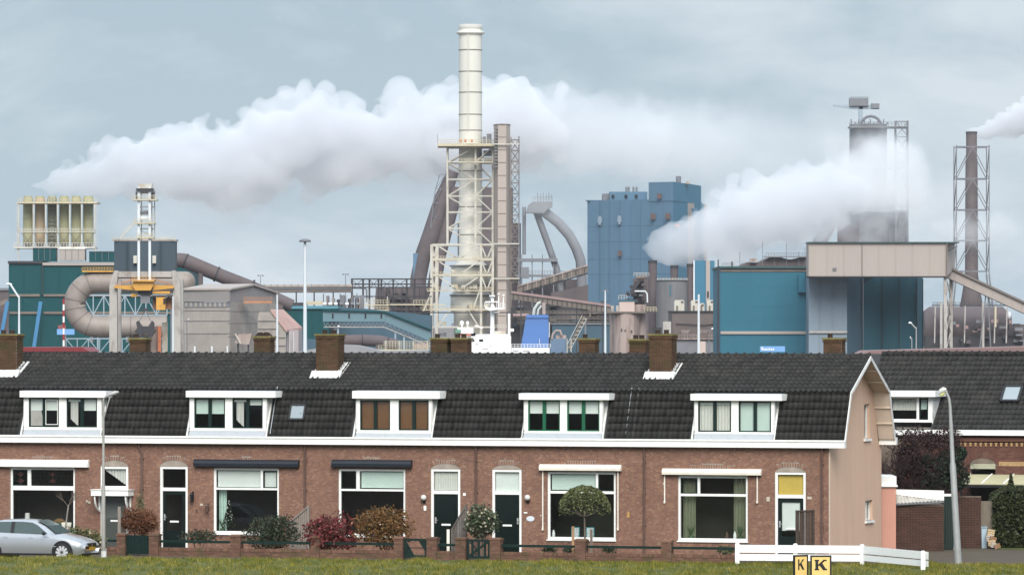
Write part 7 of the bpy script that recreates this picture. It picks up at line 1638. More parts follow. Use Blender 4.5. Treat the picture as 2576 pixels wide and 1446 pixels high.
for y in (566, 606, 650, 688): 
    for a in range(1478, 1690, 12):
        dd = onface(a + 6) - D
    q = MB(); z_ = W(0, y, D).z; q.add([(A.x, A.y - .05, z_ - .04), (B_.x, B_.y - .05, z_ - .04), (B_.x, B_.y - .05, z_ + .04), (A.x, A.y - .05, z_ + .04), (A.x, A.y + .1, z_ + .06), (B_.x, B_.y + .1, z_ + .06)], [(0, 1, 2, 3), (3, 2, 5, 4)]); T.part('cladding_joint', q, M_slate2)
q = MB(); zt = W(0, 459, D).z
sb = lambda x: B_ + (C_ - B_) * ((x - 1692) / (1766 - 1692)) 
p0, p1 = sb(1731), sb(1747); q.add([(p0.x - .3, p0.y - 1.6, 0), (p1.x - .3, p1.y - 1.6, 0), (p1.x - .3, p1.y - 1.6, zt + .3), (p0.x - .3, p0.y - 1.6, zt + .3), (p0.x, p0.y + .3, 0), (p1.x, p1.y + .3, 0), (p1.x, p1.y + .3, zt + .3), (p0.x, p0.y + .3, zt + .3)], [(0, 1, 2, 3), (4, 0, 3, 7), (1, 5, 6, 2), (3, 2, 6, 7)]); T.part('beige_strip', q, M_beige)
T.part('upper_step', G(T).bx(1536, 1632, 478, 503, 20, 40), M_tower); T.part('upper_step', G(T).bx(1519, 1540, 482, 503, 24, 40), M_greyst)
for x in (1541, 1574, 1600): T.part('vent', G(T).bx(x, x + 7, 486, 494, 19.6, 19.98), M_dkwin)
for x in (1577, 1583, 1595, 1603): T.part('roof_fan', G(T).bx(x, x + 5, 465, 478, 24, 27), M_greyst)
T.part('roof_chimney', G(T).cyl(1703, 1716, 440, 457, 14, 14), M_greyst); T.part('roof_chimney', G(T).bx(1731, 1741, 451, 458, 20, 24), M_conc)
T.part('roof_edge', G(T).bx(1476, 1632, 498.5, 501.5, 25, 26.4), M_slate2)
T.part('side_block', G(T).bx(1764, 1786, 503, GY(D), 52, 70), M_tower2); T.part('side_block', G(T).bx(1786, 1794, 504, GY(D), 54, 66), M_conc2)
T.part('red_marker', G(T).bx(1696, 1709, 565, 571, -6, -4), mat('red_panel', (.42, .12, .11), .6, .1, .5))
T.part('duct_drum', G(T).cyl(1745, 1762, 520, 545, 14, 22), M_tower)
# ---------- dark chimneys, tank, concrete silos, brown block
for x0, x1, y, lab, m, d in ((1630.5, 1651.7, 655, 'dark brown round chimney in front of the blue tower, nearest', M_brown, 1500), (1686, 1705, 668, 'brown chimney behind the grey tank, its top lost in steam', M_brown, 1530), (1727.5, 1743, 664, 'brown chimney right of the grey tank, beside a white strip', M_brown, 1530)):
    T = plant('chimney_stack', lab, 'chimney stack', d, (x0 + x1) / 2, 'dark chimneys under the steam'); T.part('shaft', G(T).cyl(x0, x1, y, GY(d), 22), m); T.part('rim', G(T).cyl(x0 - .8, x1 + .8, y - 1, y + 7, 22), M_dark)
T = plant('storage_tank', 'large plain grey cylindrical tank between the dark chimneys', 'tank', 1490, 1690); T.part('shell', G(T).cyl(1650, 1729, 707, GY(1490), 32), M_tank); T.part('roof_rim', G(T).cyl(1649, 1730, 704.5, 707, 32), M_dark); T.part('railing', rails(G(T), 1652, 1728, 705, 5, -2), M_creamst)['kind'] = 'stuff'; T.part('pale_stripe', G(T).bx(1683, 1686, 716, 745, -4.05, -3.7), M_teal)
T = plant('factory_hall', 'blue and white striped hall end behind the box vents', 'hall', 1600, 1770)
T.part('wall', G(T).bx(1747, 1797, 655, GY(1600), 0, 20), M_tower2); T.part('white_strip', G(T).bx(1743.5, 1747, 655, GY(1600), -.2, 1), M_pole); T.part('white_strip', G(T).bx(1775, 1785.5, 655, GY(1600), -.4, -.02), M_beige)
T.part('dark_opening', G(T).bx(1778, 1782, 732, 748, -.6, -.41), M_dkwin)
D = 1280; T = plant('concrete_silo', 'broad stained pinkish concrete silo with a cabin on top', 'silo', D, 1577); gy = GY(D)
T.part('shell', G(T).cyl(1542, 1608, 786, gy, 30, 0), M_conc2); T.part('shell', G(T).cyl(1533.5, 1570, 787, gy, 24, 2.5), M_conc2); T.part('shell', G(T).cyl(1586, 1626, 765, gy, 24, 2.6), M_conc2)
T.part('top_deck', G(T).bx(1532, 1622, 783, 787, -3, 4), M_conv); T.part('cabin', G(T).bx(1557, 1595, 757, 784, -2.4, 2), mat('pale_pink_panel', (.48, .38, .34), .8, .05, .3)); T.part('cabin_roof', G(T).bx(1556, 1597, 754, 757, -2.6, 2.2), M_teal)
for x in (1536, 1549): T.part('filter_box', G(T).bx(x, x + 7, 768, 783, -2, 0), M_conc)
T.part('railing', rails(G(T), 1555, 1576, 754, 12, -2.3), M_creamst)['kind'] = 'stuff'
for x in (1561, 1570, 1586): T.part('stain_hole', G(T).bx(x, x + 3, 826 + (x % 7), 831 + (x % 7), -2.85 - .1, -2.2), M_dark)
T.part('spout', G(T).bx(1622, 1652, 771, 783, -2, 1), M_conv); T.part('spout_rail', rails(G(T), 1620, 1650, 783, 11, -2.1), M_rail)['kind'] = 'stuff'
T = plant('process_building', 'tangle of dark ducts and pipes between the concrete silo and the dark chimney', 'machinery', 1420, 1600)
rg = random.Random(25)
for i in range(26): x = rg.uniform(1570, 1622); y = rg.uniform(700 + max(0, 1600 - x) * .9, 770); T.part('duct_box', G(T).bx(x, x + rg.uniform(4, 14), y, y + rg.uniform(3, 9), rg.uniform(0, 5), 6), rg.choice([M_brown, M_dark, M_greyst, M_dark]))
T.part('frame', G(T).bx(1594, 1632, 700, GY(1420), 6, 9), M_brown); T.part('white_pipe', G(T).tb([(1596, 732), (1622, 732), (1627, 738), (1628, 760)], 4, 10, True, [-.5] * 4), M_pole); T.part('inclined_duct', G(T).br(1586, 734, 1608, 706, 8, -.3), M_dark); T.part('top_drum', G(T).tb([(1600, 698), (1628, 696)], 9, 12), M_conv)
T.part('railing', rails(G(T), 1594, 1632, 694, 8, -.4), M_creamst)['kind'] = 'stuff'
D = 1230; T = plant('process_building', 'brown-grey block with railings in front of the grey tank', 'building', D, 1750); gy = GY(D)
T.part('block', G(T).bx(1690, 1811, 783, gy, 0, 30), mat('brown_grey_wall', (.115, .095, .09), .85, .15, .2, dirt=(.07, .06, .06), dirt_amt=.5, dirt_scale=.15)); T.part('parapet', G(T).bx(1688, 1812, 781, 784, -.4, 30), M_dark)
T.part('ledge', rails(G(T).bx(1690, 1811, 850, 853, -1.2, -.02), 1692, 1810, 850, 9, -1.1), M_conc2)['kind'] = 'stuff'
T.part('lower_band', G(T).bx(1690, 1811, 854, gy, -.6, -.03), M_greyst)
for x in (1712, 1758): T.part('grille', rails(rails(G(T), x, x + 22, 842, 9, -.4, 5), x, x + 22, 838, 8, -.4, 4), M_conc2)['kind'] = 'stuff'
T.part('pipe_run', G(T).tb([(1700, 812), (1770, 816), (1800, 812)], 3, 8, True, [-.4] * 3), M_brown)
T.part('dark_gate', G(T).bx(1640, 1664, 823, gy, 2, 4), M_dark); T.part('pale_box', G(T).bx(1667, 1687, 808, 838, -2, 2), M_conc)
T.part('pink_door', G(T).bx(1756, 1774, 858, gy, -1, -.62), mat('pale_pink_panel', (.48, .38, .34)))
for i, (x0, x1, y) in enumerate(((1696, 1721, 754), (1738, 1757, 754), (1757.5, 1772, 762), (1778, 1796, 754))):
    T = plant('box_vent', ['large pale box vent on the brown block, nearest the grey tank', 'pale box vent on the brown block, left of the white mast', 'lower pale box vent on the brown block, right of the white mast', 'pale box vent on the brown block, nearest the teal hall'][i], 'vent', D, (x0 + x1) / 2, 'box vents on the brown block'); T.root.location.z = W(0, 781, D).z; T.org = tuple(T.root.location)
    T.part('box', G(T).pr([(x0, 781), (x0, y + 4), (x0 + 4, y), (x1 - 2, y), (x1, y + 3), (x1, 781)], 1, 5), M_creamst); T.part('hatch', G(T).bx(x1 - 8, x1 - 2, y + 3, y + 6, .8, .98), M_dark); T.part('inlet', G(T).bx(x0 + 5, x0 + 9, 768, 780, .8, .98), M_conv)
# ---------- big teal hall and the beige gallery
D = 1100; T = plant('factory_hall', 'big bright teal hall with a beige band near its foot', 'factory hall', D, 1920); gy = GY(D)
T.part('wall', G(T).bx(1811.5, 2032.5, 674, gy, 0, 40), M_teal); T.part('roof_edge', G(T).bx(1808, 2034, 669, 674, -.6, 40), mat('dark_green_edge', (.03, .07, .07), .6, .1, .3)); T.part('top_band', G(T).bx(1812, 2032, 677, 683, -.15, -.01), M_conv)
T.part('beige_band', G(T).bx(1812, 2032, 832.5, 839.5, -.3, -.01), M_beige); T.part('side_box', G(T).bx(2007, 2032, 688, 735, -1.2, -.02), M_teal)
for x in (1848, 1885, 1922, 1960, 1996): T.part('cladding_seam', G(T).bx(x - .5, x + .5, 684, gy, -.03, -.01), M_teal)
for y in (722, 770, 805): T.part('cladding_joint', G(T).bx(1812, 2032, y - .35, y + .35, -.03, -.012), M_teal)
T = plant('blue_name_board', 'light blue board with small white lettering at the foot of the teal hall', 'sign', 700, 1942); T.part('board', G(T).bx(1911, 1974, 870, 884, 0, .1), M_signblue)
q = G(T); x = 1915
for w, y0 in ((3, 871), (3, 875), (4, 875), (3, 875), (2, 874), (4, 875), (3, 875)): q.bx(x, x + w, y0 + 1, 880, -.05, -.01); x += w + 1.6
T.part('lettering', q, M_ship)['kind'] = 'stuff'; T.part('post', G(T).bx(1940, 1944, 884, GY(700), 0, .1), M_greyst)
T = plant('ore_heap_roof', 'brown mounded stockpile with conveyors beyond the teal hall', 'stockpile', 1500, 1965)
q = G(T); pts = [(1850, 700)] + [(1850 + i * 10, 668 - 20 * min(1, (i / 9)) - 4 * math.sin(i * .8) if i > 2 else 672 - i * 3) for i in range(1, 21)] + [(2060, 700)]; q.pr(pts, 0, 40); T.part('heap', q, M_brown)
T.part('heap_base', G(T).bx(1820, 2070, 700, GY(1500), .2, 39.8), M_brown)
for x, y in ((1860, 634), (1917, 608), (1947, 640), (1977, 612), (2008, 632), (2024, 622)): T.part('antenna', G(T).br(x, 668, x, y, 1.4, -1), M_greyst)
T.part('stacker_beam', rails(G(T).bx(1920, 2030, 644, 647, -2, 0), 1925, 2030, 644, 8, -1.9), M_greyst)['kind'] = 'stuff'; T.part('cabin', G(T).bx(1885, 1903, 650, 658, -2, 0), M_conc2); T.part('low_rail', rails(G(T), 1815, 1845, 668, 6, -2), M_greyst)['kind'] = 'stuff'; T.part('stub', G(T).bx(1838, 1842, 658, 672, -2, -1), M_dark)
T = plant('silo_block', 'slate-grey and dark teal silo block with vertical seams right of the bright hall', 'silo block', 1090, 2180); D = 1090; gy = GY(D)
q = G(T); T.part('grey_wall', q.bx(2033, 2129, 688, gy, -1.2, 14), M_slate)
q = G(T); a0, a1 = W(2129, 0, D, -1.2), W(2174, 0, D, 5); zt = W(0, 687.5, D).z; q.add([(a0.x, a0.y, 0), (a1.x, a1.y, 0), (a1.x, a1.y, zt), (a0.x, a0.y, zt), (a1.x, a1.y + 9, 0), (a1.x, a1.y + 9, zt), (a0.x, a1.y + 9, zt)], [(0, 1, 2, 3), (1, 4, 5, 2), (3, 2, 5, 6)]); T.part('side_wall', q, M_slate2)  # darker slate puts the shade of this side face into its colour
for x in (2060, 2092): T.part('cladding_seam', G(T).bx(x - .5, x + .5, 690, gy, -1.35, -1.21), M_slate)
T.part('lower_band', G(T).bx(2033, 2129, 832, 837, -1.6, -1.21), M_conc); T.part('roof_edge', G(T).bx(2031, 2131, 685.5, 688, -1.6, 14), M_dark)
q = G(T); zt = W(0, 697, D).z
bay = [(2174, 4), (2224, 7), (2266, 5.5), (2312, 7), (2332, 12)]
for (xa_, da), (xb_, db) in zip(bay, bay[1:]):
    a0, a1 = W(xa_, 0, D, da), W(xb_, 0, D, db); q = G(T); q.add([(a0.x, a0.y, 0), (a1.x, a1.y, 0), (a1.x, a1.y, zt), (a0.x, a0.y, zt), (a1.x, 30 + D, zt), (a0.x, 30 + D, zt)], [(0, 1, 2, 3), (3, 2, 4, 5)]); T.part('silo_wall', q, mat('mid_teal_cladding', (.03, .095, .125), .6, spec=.12, var=.08, scale=.05, rib=1.6))
    T.part('seam', G(T).bx(xb_ - .8, xb_ + .8, 700, gy, db - .4, db + .2), M_dark)
D = 1080; T = plant('conveyor_gallery', 'long level beige conveyor gallery resting on the silo block', 'conveyor', D, 2220)
T.part('gallery', G(T).bx(2033.5, 2381, 611, 694, 0, 9), M_beige); T.part('roof', G(T).bx(2032, 2412, 608, 611, -.5, 9.4), mat('dark_green_edge', (.03, .07, .07))); T.part('floor_beam', G(T).bx(2034, 2382, 694, 697, -.2, 9), M_dark)
q = G(T); a0, a1 = W(2381, 0, D), W(2411, 0, D, 9); z0, z1 = W(0, 672, D).z, W(0, 611, D).z; q.add([(a0.x, a0.y, z0 - 1.6), (a1.x, a1.y, z0), (a1.x, a1.y, z1), (a0.x, a0.y, z1)], [(0, 1, 2, 3)]); T.part('end_wall', q, M_beige)
for x in (2167.5,): T.part('joint', G(T).bx(x - 1, x + 1, 612, 693, -.15, -.01), M_conv)
for x in (2080, 2122, 2210, 2252, 2294, 2338): T.part('panel_seam', G(T).bx(x - .35, x + .35, 612, 693, -.08, -.01), M_beige)
T.part('hatch', G(T).bx(2094, 2103, 673, 680, -.2, -.01), M_greyst); T.part('bracket', G(T).pr([(2174, 697), (2200, 697), (2174, 712)], 2, 4), M_slate2); T.part('corner_pipe', G(T).bx(2379, 2382, 612, 697, -.4, -.05), M_conv)
T.part('corner_brace', G(T).br(2382, 632, 2412, 618, 1.4, -.3, 4), M_dark)
for x, d in ((2378, .5), (2400, 8)): T.part('leg', G(T).bx(x - 4, x + 4, 697, GY(D), d, d + .7), M_conc)
for y0, y1 in ((700, 745), (745, 790), (790, 835), (835, 880)): T.part('leg_brace', G(T).br(2380, y0, 2398, y1, 2, .6, 8), M_conc); T.part('leg_brace', G(T).br(2380, y1, 2398, y0, 2, .6, 8), M_conc)
T = plant('conveyor_gallery', 'beige conveyor sloping down from the level gallery to the picture edge', 'conveyor', 1085, 2490)
T.part('gallery', G(T).pr([(2384, 672), (2640, 791), (2640, 817), (2384, 698)], 1, 5), M_beige); T.part('roof', G(T).pr([(2382, 667), (2640, 786), (2640, 791.5), (2382, 672.5)], .5, 5.5), mat('grey_brown_sheet', (.15, .13, .12), .7, .1, .3))
for i in range(10): x = 2402 + i * 24; y = 679 + i * 11.2; T.part('panel_seam', G(T).bx(x - .4, x + .4, y + 3, y + 22, .9, .99), M_beige)
for x, y in ((2484, 752), (2590, 800)):
    T.part('trestle_leg', G(T).br(x - 3, y - 8, x - 24, GY(1085), 3, 2), M_greyst); T.part('trestle_leg', G(T).br(x + 3, y - 8, x + 12, GY(1085), 3, 2), M_greyst)
# ---------- right-hand chimney in its lattice tower
D = 1690; T = plant('chimney_stack', 'dark brown chimney held in an open lattice frame, smoking at the top', 'chimney stack', D, 2443)
q = G(T); cp_ = W(2443, 0, D); rr = lambda w: w / 2 * q.k; zz = lambda y: W(0, y, D).z
q.lathe([(rr(70), 0), (rr(66), zz(790)), (rr(48), zz(740)), (rr(33), zz(690)), (rr(32), zz(560)), (rr(30.5), zz(400)), (rr(27.5), zz(398)), (rr(27.5), zz(332))], (cp_.x, D, 0), 26); T.part('shaft', q, mat('sooty_shaft', (.10, .08, .08), .8, .15, .1, dirt=(.16, .14, .14), dirt_amt=.6, dirt_scale=.08))
q = G(T); q.lathe([(rr(29), zz(336)), (rr(29), zz(331)), (rr(22), zz(331)), (rr(22), zz(340))], (cp_.x, D, 0), 26, True, False); T.part('rim', q, M_dark)
T2 = plant('lattice_tower', 'thin open lattice frame standing round the dark smoking chimney', 'lattice tower', D, 2443)
lv = [370, 450, 528, 605, 682]; dd_ = 42 * q.k
for sx_ in (2402, 2484):
    for d in (-dd_, dd_): T2.part('post', Q(D).br(sx_, 366, sx_ + (-10 if sx_ < 2440 else 14) * 0, 700, 2.6, d), M_greyst); T2.part('post', Q(D).br(sx_, 690, sx_ + (-20 if sx_ < 2440 else 22), GY(D), 4, d), M_greyst)
for y in lv:
    for d in (-dd_, dd_): T2.part('beam', Q(D).br(2402, y, 2484, y, 2.8, d), M_greyst)
    for x in (2402, 2484): T2.part('beam', Q(D).br(x, y, x, y, 2.8, -dd_, dd_), M_greyst)
for ya, yb in zip(lv, lv[1:]):
    for d in (-dd_, dd_):
        T2.part('brace', Q(D).br(2402, yb, 2443, ya, 2, d), M_greyst); T2.part('brace', Q(D).br(2484, yb, 2443, ya, 2, d), M_greyst)
    for x in (2402, 2484): T2.part('brace', Q(D).br(x, ya, x, yb, 2, -dd_, dd_), M_greyst)
D = 1600; T = plant('process_building', 'wide brown tank house under the sloping beige conveyor', 'building', D, 2460); gy = GY(D)
T.part('drum', G(T).tb([(2330, 826), (2345, 826), (2530, 826), (2552, 826)], [90, 112, 112, 70], 26, True, [12] * 4), M_brown); T.part('side_block', G(T).bx(2540, 2680, 815, gy, 4, 30), M_brown)
T.part('side_block', G(T).bx(2330, 2680, 845, gy, 2, 10), M_dark); T.part('top_walkway', rails(G(T).bx(2345, 2548, 766, 769, -2, 2), 2345, 2548, 766, 6, -1.9, 18), M_dark)['kind'] = 'stuff'
for x in (2350, 2380, 2425, 2470, 2500, 2530): T.part('strut', G(T).br(x, 769, x - 14 + (x % 3) * 12, 862, 3, -3), M_conc)
for x in (2470, 2365): T.part('column', G(T).bx(x - 3, x + 3, 760, gy, -3, -2), M_conc)
rg = random.Random(33)
for i in range(30): x, y = rg.uniform(2340, 2570), rg.uniform(800, 872); T.part('duct_box', G(T).bx(x, x + rg.uniform(5, 22), y, y + rg.uniform(3, 9), rg.uniform(-2, 1), 2), rg.choice([M_dark, M_brown, M_greyst, M_pinkconv, M_dark]))
q = G(T); q.ball(tuple(W(2537, 792, D, -1)), 9 * q.k, 10, (.6, .6, 1.1)); T.part('white_tank', q, M_pole); T.part('yellow_pipe', G(T).bx(2499, 2503, 770, 822, -3.4, -3), M_rail)
T = plant('low_shed', 'long low shed with a pinkish roof behind the rear house ridge', 'shed', 330, 2390); T.part('roof', G(T).pr([(2170, 890), (2185, 882), (2640, 870), (2660, 893)], 0, 9), mat('pink_brown_roof', (.20, .13, .125), .8, .1, 1)); T.part('wall', G(T).bx(2180, 2650, 893, GY(330), .5, 8.5), M_conc2)
# ---------- second blast furnace on the right, wrapped in steam
D = 2080; T = plant('blast_furnace', 'second blast furnace wrapped in steam with a small crane on its top', 'blast furnace', D, 2200); gy = GY(D)
T.part('furnace_body', G(T).cyl(2125, 2255, 480, gy, 26, 10), M_greyst); T.part('throat', G(T).cyl(2140, 2235, 310, 480, 24, 10), M_greyst); T.part('side_body', G(T).bx(2108, 2220, 520, gy, 2, 6), M_brown); T.part('side_house', G(T).bx(2222, 2284, 528, gy, 4, 12), M_greyst)
for y in (318, 420, 528): T.part('gallery_deck', rails(G(T).bx(2135, 2282, y, y + 4, -3, 8), 2135, 2282, y, 10, -2.9, 18), M_greyst)['kind'] = 'stuff'
lv = [306, 345, 385, 425, 465, 505, 545, 585, 620]
for x in (2252, 2282):
    for d in (-3, 3): T.part('tower_post', G(T).br(x, 304, x, gy, 2.8, d), M_greyst)
for ya, yb in zip(lv, lv[1:]): T.part('tower_beam', G(T).br(2252, ya, 2282, ya, 2, -3), M_greyst); T.part('tower_brace', G(T).br(2252, ya, 2282, yb, 1.6, -3), M_greyst); T.part('tower_brace', G(T).br(2282, ya, 2252, yb, 1.6, -3), M_greyst)
for i in range(12): x = 2140 + i * 8; T.part('top_pipe', G(T).br(x, 318, x + (i % 3) * 2, 300 + (i * 7) % 14, 3, -1), M_greyst)
T.part('bleeder_loop', G(T).tb(arc(2190, 318, 26, 180, 360, 8), 7, 10), M_greyst)
T.part('crane_post', G(T).bx(2161, 2171, 268, 320, 2, 5), M_paleblue); T.part('crane_boom', G(T).pr([(2097, 262), (2150, 265), (2212, 262), (2212, 274), (2150, 274), (2097, 266)], 2, 4), M_paleblue); T.part('crane_cabin', G(T).bx(2137, 2184, 247, 266, 1, 6), M_greyst); T.part('crane_weight', G(T).bx(2192, 2212, 260, 272, 1, 5), M_greyst); T.part('crane_rail', rails(G(T), 2137, 2184, 247, 3, 1, 6), M_greyst)['kind'] = 'stuff'
T.part('downcomer', G(T).tb([(2120, 500), (2098, 545), (2052, 625), (2040, 680)], 32, 16), M_greyst)
# ---------------------------------------------------------------- steam and air
def plume(name, label, D, prof, dens, scale, amp, soft=.35, depth=.9, rough=.62, swell=1.32, colour=(.965, .967, .975), warp=0.0, hollow=0.0, step=.8):
    """Steam drifting along x: prof lists (x, top, bottom) as surveyed. The skin is a closed tube well outside the steam; inside it the density falls
    off from the drift axis and is eaten into by billowing noise, so the edges are soft and ragged from every side."""
    k = D / F; xs = [W(p[0], 0, D).x for p in prof]; zc = [W(0, (p[1] + p[2]) / 2, D).z for p in prof]; hh = [(p[2] - p[1]) / 2 * k for p in prof]
    b = MB(); n = 20; vs = []; fs = []
    for x, z, h in zip(xs, zc, hh):
        for i in range(n): a = 2 * math.pi * i / n; vs.append((x, D + math.cos(a) * h * depth * swell * 1.04, max(1.0, z + math.sin(a) * h * swell * 1.04)))
    for j in range(len(xs) - 1):
        for i in range(n): fs.append((j * n + i, j * n + (i + 1) % n, (j + 1) * n + (i + 1) % n, (j + 1) * n + i))
    fs += [tuple(range(n - 1, -1, -1)), tuple(range((len(xs) - 1) * n, len(xs) * n))]; b.add(vs, fs)
    m = bpy.data.materials.new(name); m.use_nodes = True; m.cycles.volume_step_rate = step; t = m.node_tree; t.nodes.clear(); l = t.links.new; N = t.nodes.new
    def M(op, a, b_=None, c=None, clamp=False):
        q = N('ShaderNodeMath'); q.operation = op; q.use_clamp = clamp
        for i, v in enumerate((a, b_, c)):
            if v is None: continue
            if isinstance(v, (int, float)): q.inputs[i].default_value = v
            else: l(v, q.inputs[i])
        return q.outputs[0]
    o = N('ShaderNodeOutputMaterial'); v = N('ShaderNodeVolumePrincipled'); v.inputs['Color'].default_value = (*colour, 1); v.inputs['Anisotropy'].default_value = .15
    g = N('ShaderNodeNewGeometry'); sp = N('ShaderNodeSeparateXYZ'); l(g.outputs['Position'], sp.inputs[0])
    u = M('DIVIDE', M('SUBTRACT', sp.outputs[0], xs[0]), xs[-1] - xs[0])
    def curve(vals, lo, hi):
        f = N('ShaderNodeFloatCurve'); cv = f.mapping.curves[0]; f.mapping.extend = 'HORIZONTAL'
        P_ = [((x - xs[0]) / (xs[-1] - xs[0]), (y - lo) / (hi - lo)) for x, y in zip(xs, vals)]
        cv.points[0].location = P_[0]; cv.points[1].location = P_[-1]
        for p in P_[1:-1]: cv.points.new(*p)
        for p in cv.points: p.handle_type = 'AUTO_CLAMPED'
        f.mapping.update(); l(u, f.inputs['Value']); return M('MULTIPLY_ADD', f.outputs[0], hi - lo, lo)
    zl, zh = min(zc) - 1, max(zc) + 1; C_, H_ = curve(zc, zl, zh), curve(hh, 0, max(hh) + 1)
    H_ = M('MAXIMUM', H_, .3)
    dz = M('DIVIDE', M('SUBTRACT', sp.outputs[2], C_), H_); dy = M('DIVIDE', M('SUBTRACT', sp.outputs[1], D), M('MULTIPLY', H_, depth))
    r = M('SQRT', M('ADD', M('MULTIPLY', dz, dz), M('MULTIPLY', dy, dy)))
    nz = N('ShaderNodeTexNoise'); nz.inputs['Scale'].default_value = scale; nz.inputs['Detail'].default_value = 5.5; nz.inputs['Roughness'].default_value = rough; nz.inputs['Distortion'].default_value = warp; l(g.outputs['Position'], nz.inputs[0])
    e = M('ADD', M('SUBTRACT', 1.0, r), M('MULTIPLY', M('SUBTRACT', nz.outputs[0], .52), amp))
    ends = M('MULTIPLY', M('MULTIPLY', u, 30.0, clamp=True), M('MULTIPLY', M('SUBTRACT', 1.0, u), 7.0 if hollow else 30.0, clamp=True), clamp=True)
    mr = N('ShaderNodeMapRange'); mr.interpolation_type = 'SMOOTHSTEP'; mr.inputs[1].default_value = 0.0; mr.inputs[2].default_value = soft; mr.inputs[4].default_value = dens; l(e, mr.inputs[0])
    l(M('MULTIPLY', mr.outputs[0], ends), v.inputs['Density']); l(v.outputs[0], o.inputs['Volume'])
    ob = lk(name, b.mesh(name, m)); tag(ob, label, None, None, 'stuff'); return ob
def steam_mat(name, dens):
    m = bpy.data.materials.new(name); m.use_nodes = True; t = m.node_tree; t.nodes.clear(); o = t.nodes.new('ShaderNodeOutputMaterial'); v = t.nodes.new('ShaderNodeVolumePrincipled')
    v.inputs['Color'].default_value = (.89, .897, .915, 1); v.inputs['Anisotropy'].default_value = .1; v.inputs['Density'].default_value = dens; t.links.new(v.outputs[0], o.inputs['Volume']); m.cycles.homogeneous_volume = True; return m
def cloud(name, label, D, prof, dens, vox, seed, depth=.85, crumple=1.0, under=.5):
    """A billowing body of steam: puffs of three sizes heaped along the drift, fused into one closed skin and crumpled by noise."""
    rg = random.Random(seed); k = D / F; bm = bmesh.new()
    def at(x):
        for (xa, ta, ba), (xb, tb_, bb) in zip(prof, prof[1:]):
            if xa <= x <= xb: f = (x - xa) / (xb - xa); return ta + (tb_ - ta) * f, ba + (bb - ba) * f
        return prof[-1][1:]
    def puff(x, y, d, r, sub): bmesh.ops.create_icosphere(bm, subdivisions=sub, radius=max(r * k, vox * 1.1), matrix=Matrix.Translation(W(x, y, D, d * k)))
    x = prof[0][0]
    while x < prof[-1][0]:
        t_, b_ = at(x); h = b_ - t_; c = (t_ + b_) / 2; puff(x, c + rg.uniform(-.06, .06) * h, rg.uniform(-.2, .2) * h, h * rg.uniform(.28, .36), 2)
        for _ in range(4 if h > 60 else 0):
            a = rg.uniform(0, 6.283); e = h * .30; r = h * rg.uniform(.13, .22); puff(x + rg.uniform(-.3, .3) * h, c - e * math.sin(a), e * depth * math.cos(a), r, 2)
        for _ in range(13 if h > 60 else 0):
            a = rg.uniform(0, 6.283)
            if math.sin(a) < -.2 and rg.random() > under: continue
            e = h * rg.uniform(.37, .46); r = h * rg.uniform(.045, .11); puff(x + rg.uniform(-.4, .4) * h, c - e * math.sin(a), e * depth * math.cos(a), r, 1)
        x += max(3.0, h * .16)
    me = bpy.data.meshes.new(name); bm.to_mesh(me); bm.free()
    o = bpy.data.objects.new(name, me); col.objects.link(o); md = o.modifiers.new('fuse', 'REMESH'); md.mode = 'VOXEL'; md.voxel_size = vox
    me2 = bpy.data.meshes.new_from_object(o.evaluated_get(bpy.context.evaluated_depsgraph_get())); o.modifiers.clear(); o.data = me2; bpy.data.meshes.remove(me)
    bm = bmesh.new(); bm.from_mesh(me2); seen = set(); best = []       # keep the one connected body, drop stray crumbs
    for v0 in bm.verts:
        if v0.index in seen: continue
        st, comp = [v0], []; seen.add(v0.index)
        while st:
            v = st.pop(); comp.append(v)
            for e in v.link_edges:
                u = e.other_vert(v)
                if u.index not in seen: seen.add(u.index); st.append(u)
        if len(comp) > len(best): best = comp
    keep = {v.index for v in best}; bmesh.ops.delete(bm, geom=[v for v in bm.verts if v.index not in keep], context='VERTS'); bm.to_mesh(me2); bm.free(); me2.update()
    g = k / .15
    for v, n_ in zip(me2.vertices, [v.normal.copy() for v in me2.vertices]):
        p = v.co; a = 0
        for sc, am in ((.06, 3.0), (.14, 1.5), (.33, .55)): a += am * mnoise.noise(p * sc / g)
        v.co = p + n_ * a * g * crumple
    me2.update(); md = o.modifiers.new('fuse', 'REMESH'); md.mode = 'VOXEL'; md.voxel_size = vox      # fuse once more so the crumpled skin never crosses itself
    me3 = bpy.data.meshes.new_from_object(o.evaluated_get(bpy.context.evaluated_depsgraph_get())); o.modifiers.clear(); o.data = me3; bpy.data.meshes.remove(me2); me2 = me3
    me2.polygons.foreach_set('use_smooth', [True] * len(me2.polygons)); me2.materials.clear(); me2.materials.append(steam_mat(name, dens)); me2.name = name; tag(o, label, None, None, 'stuff'); return o
cloud('steam_plume', 'long white billowing steam plume drifting right from behind the silos', 2250,
      [(62, 462, 482), (90, 448, 488), (120, 436, 490), (200, 396, 494), (300, 334, 500), (400, 316, 508), (480, 302, 525), (560, 272, 545), (620, 262, 540), (680, 236, 520), (740, 208, 505), (830, 198, 490), (900, 236, 482), (980, 240, 474), (1060, 204, 470), (1150, 176, 470), (1250, 176, 468), (1330, 198, 450), (1380, 230, 420)], .11, .95, 1, under=.35)
cloud('steam_plume', 'fainter tail of the long steam plume right of the square shaft', 2252, [(1290, 215, 440), (1380, 190, 460), (1460, 205, 475), (1540, 222, 470), (1620, 255, 440), (1680, 285, 410)], .02, 1.3, 9, under=.5)
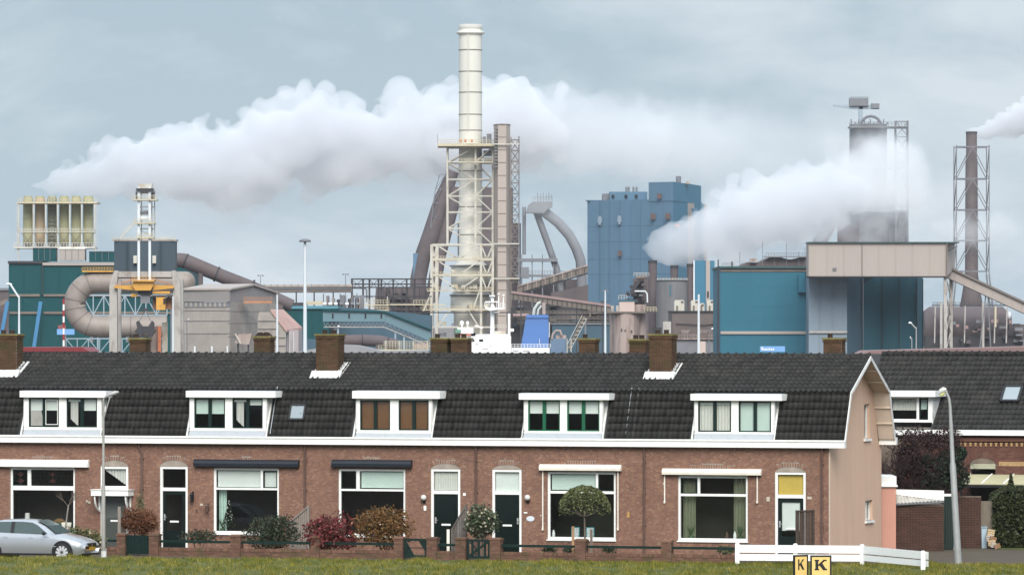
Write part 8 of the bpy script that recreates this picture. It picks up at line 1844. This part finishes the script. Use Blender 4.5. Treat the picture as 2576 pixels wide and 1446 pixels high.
plume('steam_veil', 'soft grey skirt of steam hanging under the long plume', 2250, [(300, 380, 520), (420, 360, 545), (500, 350, 585), (560, 350, 625), (600, 360, 635), (650, 340, 580), (740, 320, 545), (850, 310, 520), (1000, 300, 510), (1150, 260, 505), (1300, 180, 500), (1450, 190, 500), (1580, 210, 505), (1720, 225, 515), (1900, 230, 540), (2060, 240, 570)], .045, .03, 2.0, .8, hollow=1)
plume('steam_veil', 'thin pale steam spreading behind the blue tower', 2330, [(1420, 205, 480), (1550, 215, 480), (1700, 225, 510), (1850, 235, 560), (2000, 240, 590), (2120, 250, 590), (2260, 280, 560), (2330, 320, 500)], .014, .03, 2.2, 1.0, hollow=1)
cloud('steam_plume', 'white steam bursting out beside the blue tower and drifting over the second furnace', 1640,
      [(1614, 606, 638), (1660, 578, 664), (1720, 558, 670), (1780, 520, 676), (1840, 474, 676), (1920, 430, 655), (2000, 410, 622), (2080, 388, 596), (2140, 372, 570)], .13, .75, 3, under=.6)
plume('steam_veil', 'steam veil trailing from the burst across the second furnace', 1660, [(1760, 480, 680), (1860, 430, 690), (1960, 390, 660), (2060, 360, 630), (2150, 320, 612), (2220, 300, 606), (2290, 300, 590), (2340, 330, 540)], .075, .05, 2.6, .7, hollow=1)
cloud('steam_plume', 'dense white steam jet blowing right from the lattice chimney', 1700, [(2432, 318, 342), (2448, 312, 352), (2470, 304, 358), (2510, 292, 360), (2560, 264, 346), (2630, 230, 335), (2740, 176, 310)], .4, .42, 4, crumple=.7, under=.9)
plume('steam_veil', 'thick pale steam wrapped round the second furnace', 1960, [(2050, 480, 620), (2110, 380, 616), (2180, 318, 612), (2240, 318, 606), (2300, 350, 580), (2350, 400, 520)], .085, .055, 2.8, .8, hollow=1)
plume('steam_veil', 'thin steam drifting past the middle of the lattice chimney', 1640, [(2340, 550, 590), (2400, 535, 615), (2450, 520, 630), (2510, 525, 620), (2580, 545, 600)], .10, .08, 2.0, .9, hollow=1)
plume('steam_veil', 'thin steam round the head of the first furnace', 1950, [(1290, 480, 520), (1330, 455, 555), (1380, 470, 590), (1440, 500, 640), (1490, 560, 660)], .03, .07, 2.0, .9, hollow=1)
m = bpy.data.materials.new('air_haze'); m.use_nodes = True; t = m.node_tree; t.nodes.clear(); o = t.nodes.new('ShaderNodeOutputMaterial'); v = t.nodes.new('ShaderNodeVolumePrincipled')
v.inputs['Color'].default_value = (.9, .94, 1.0, 1); v.inputs['Density'].default_value = .00003; t.links.new(v.outputs[0], o.inputs['Volume']); HZ = m
b = MB(); b.box(-520, 520, -30, 2700, -3.5, 118); o = lk('haze', b.mesh('haze', HZ)); o['kind'] = 'stuff'
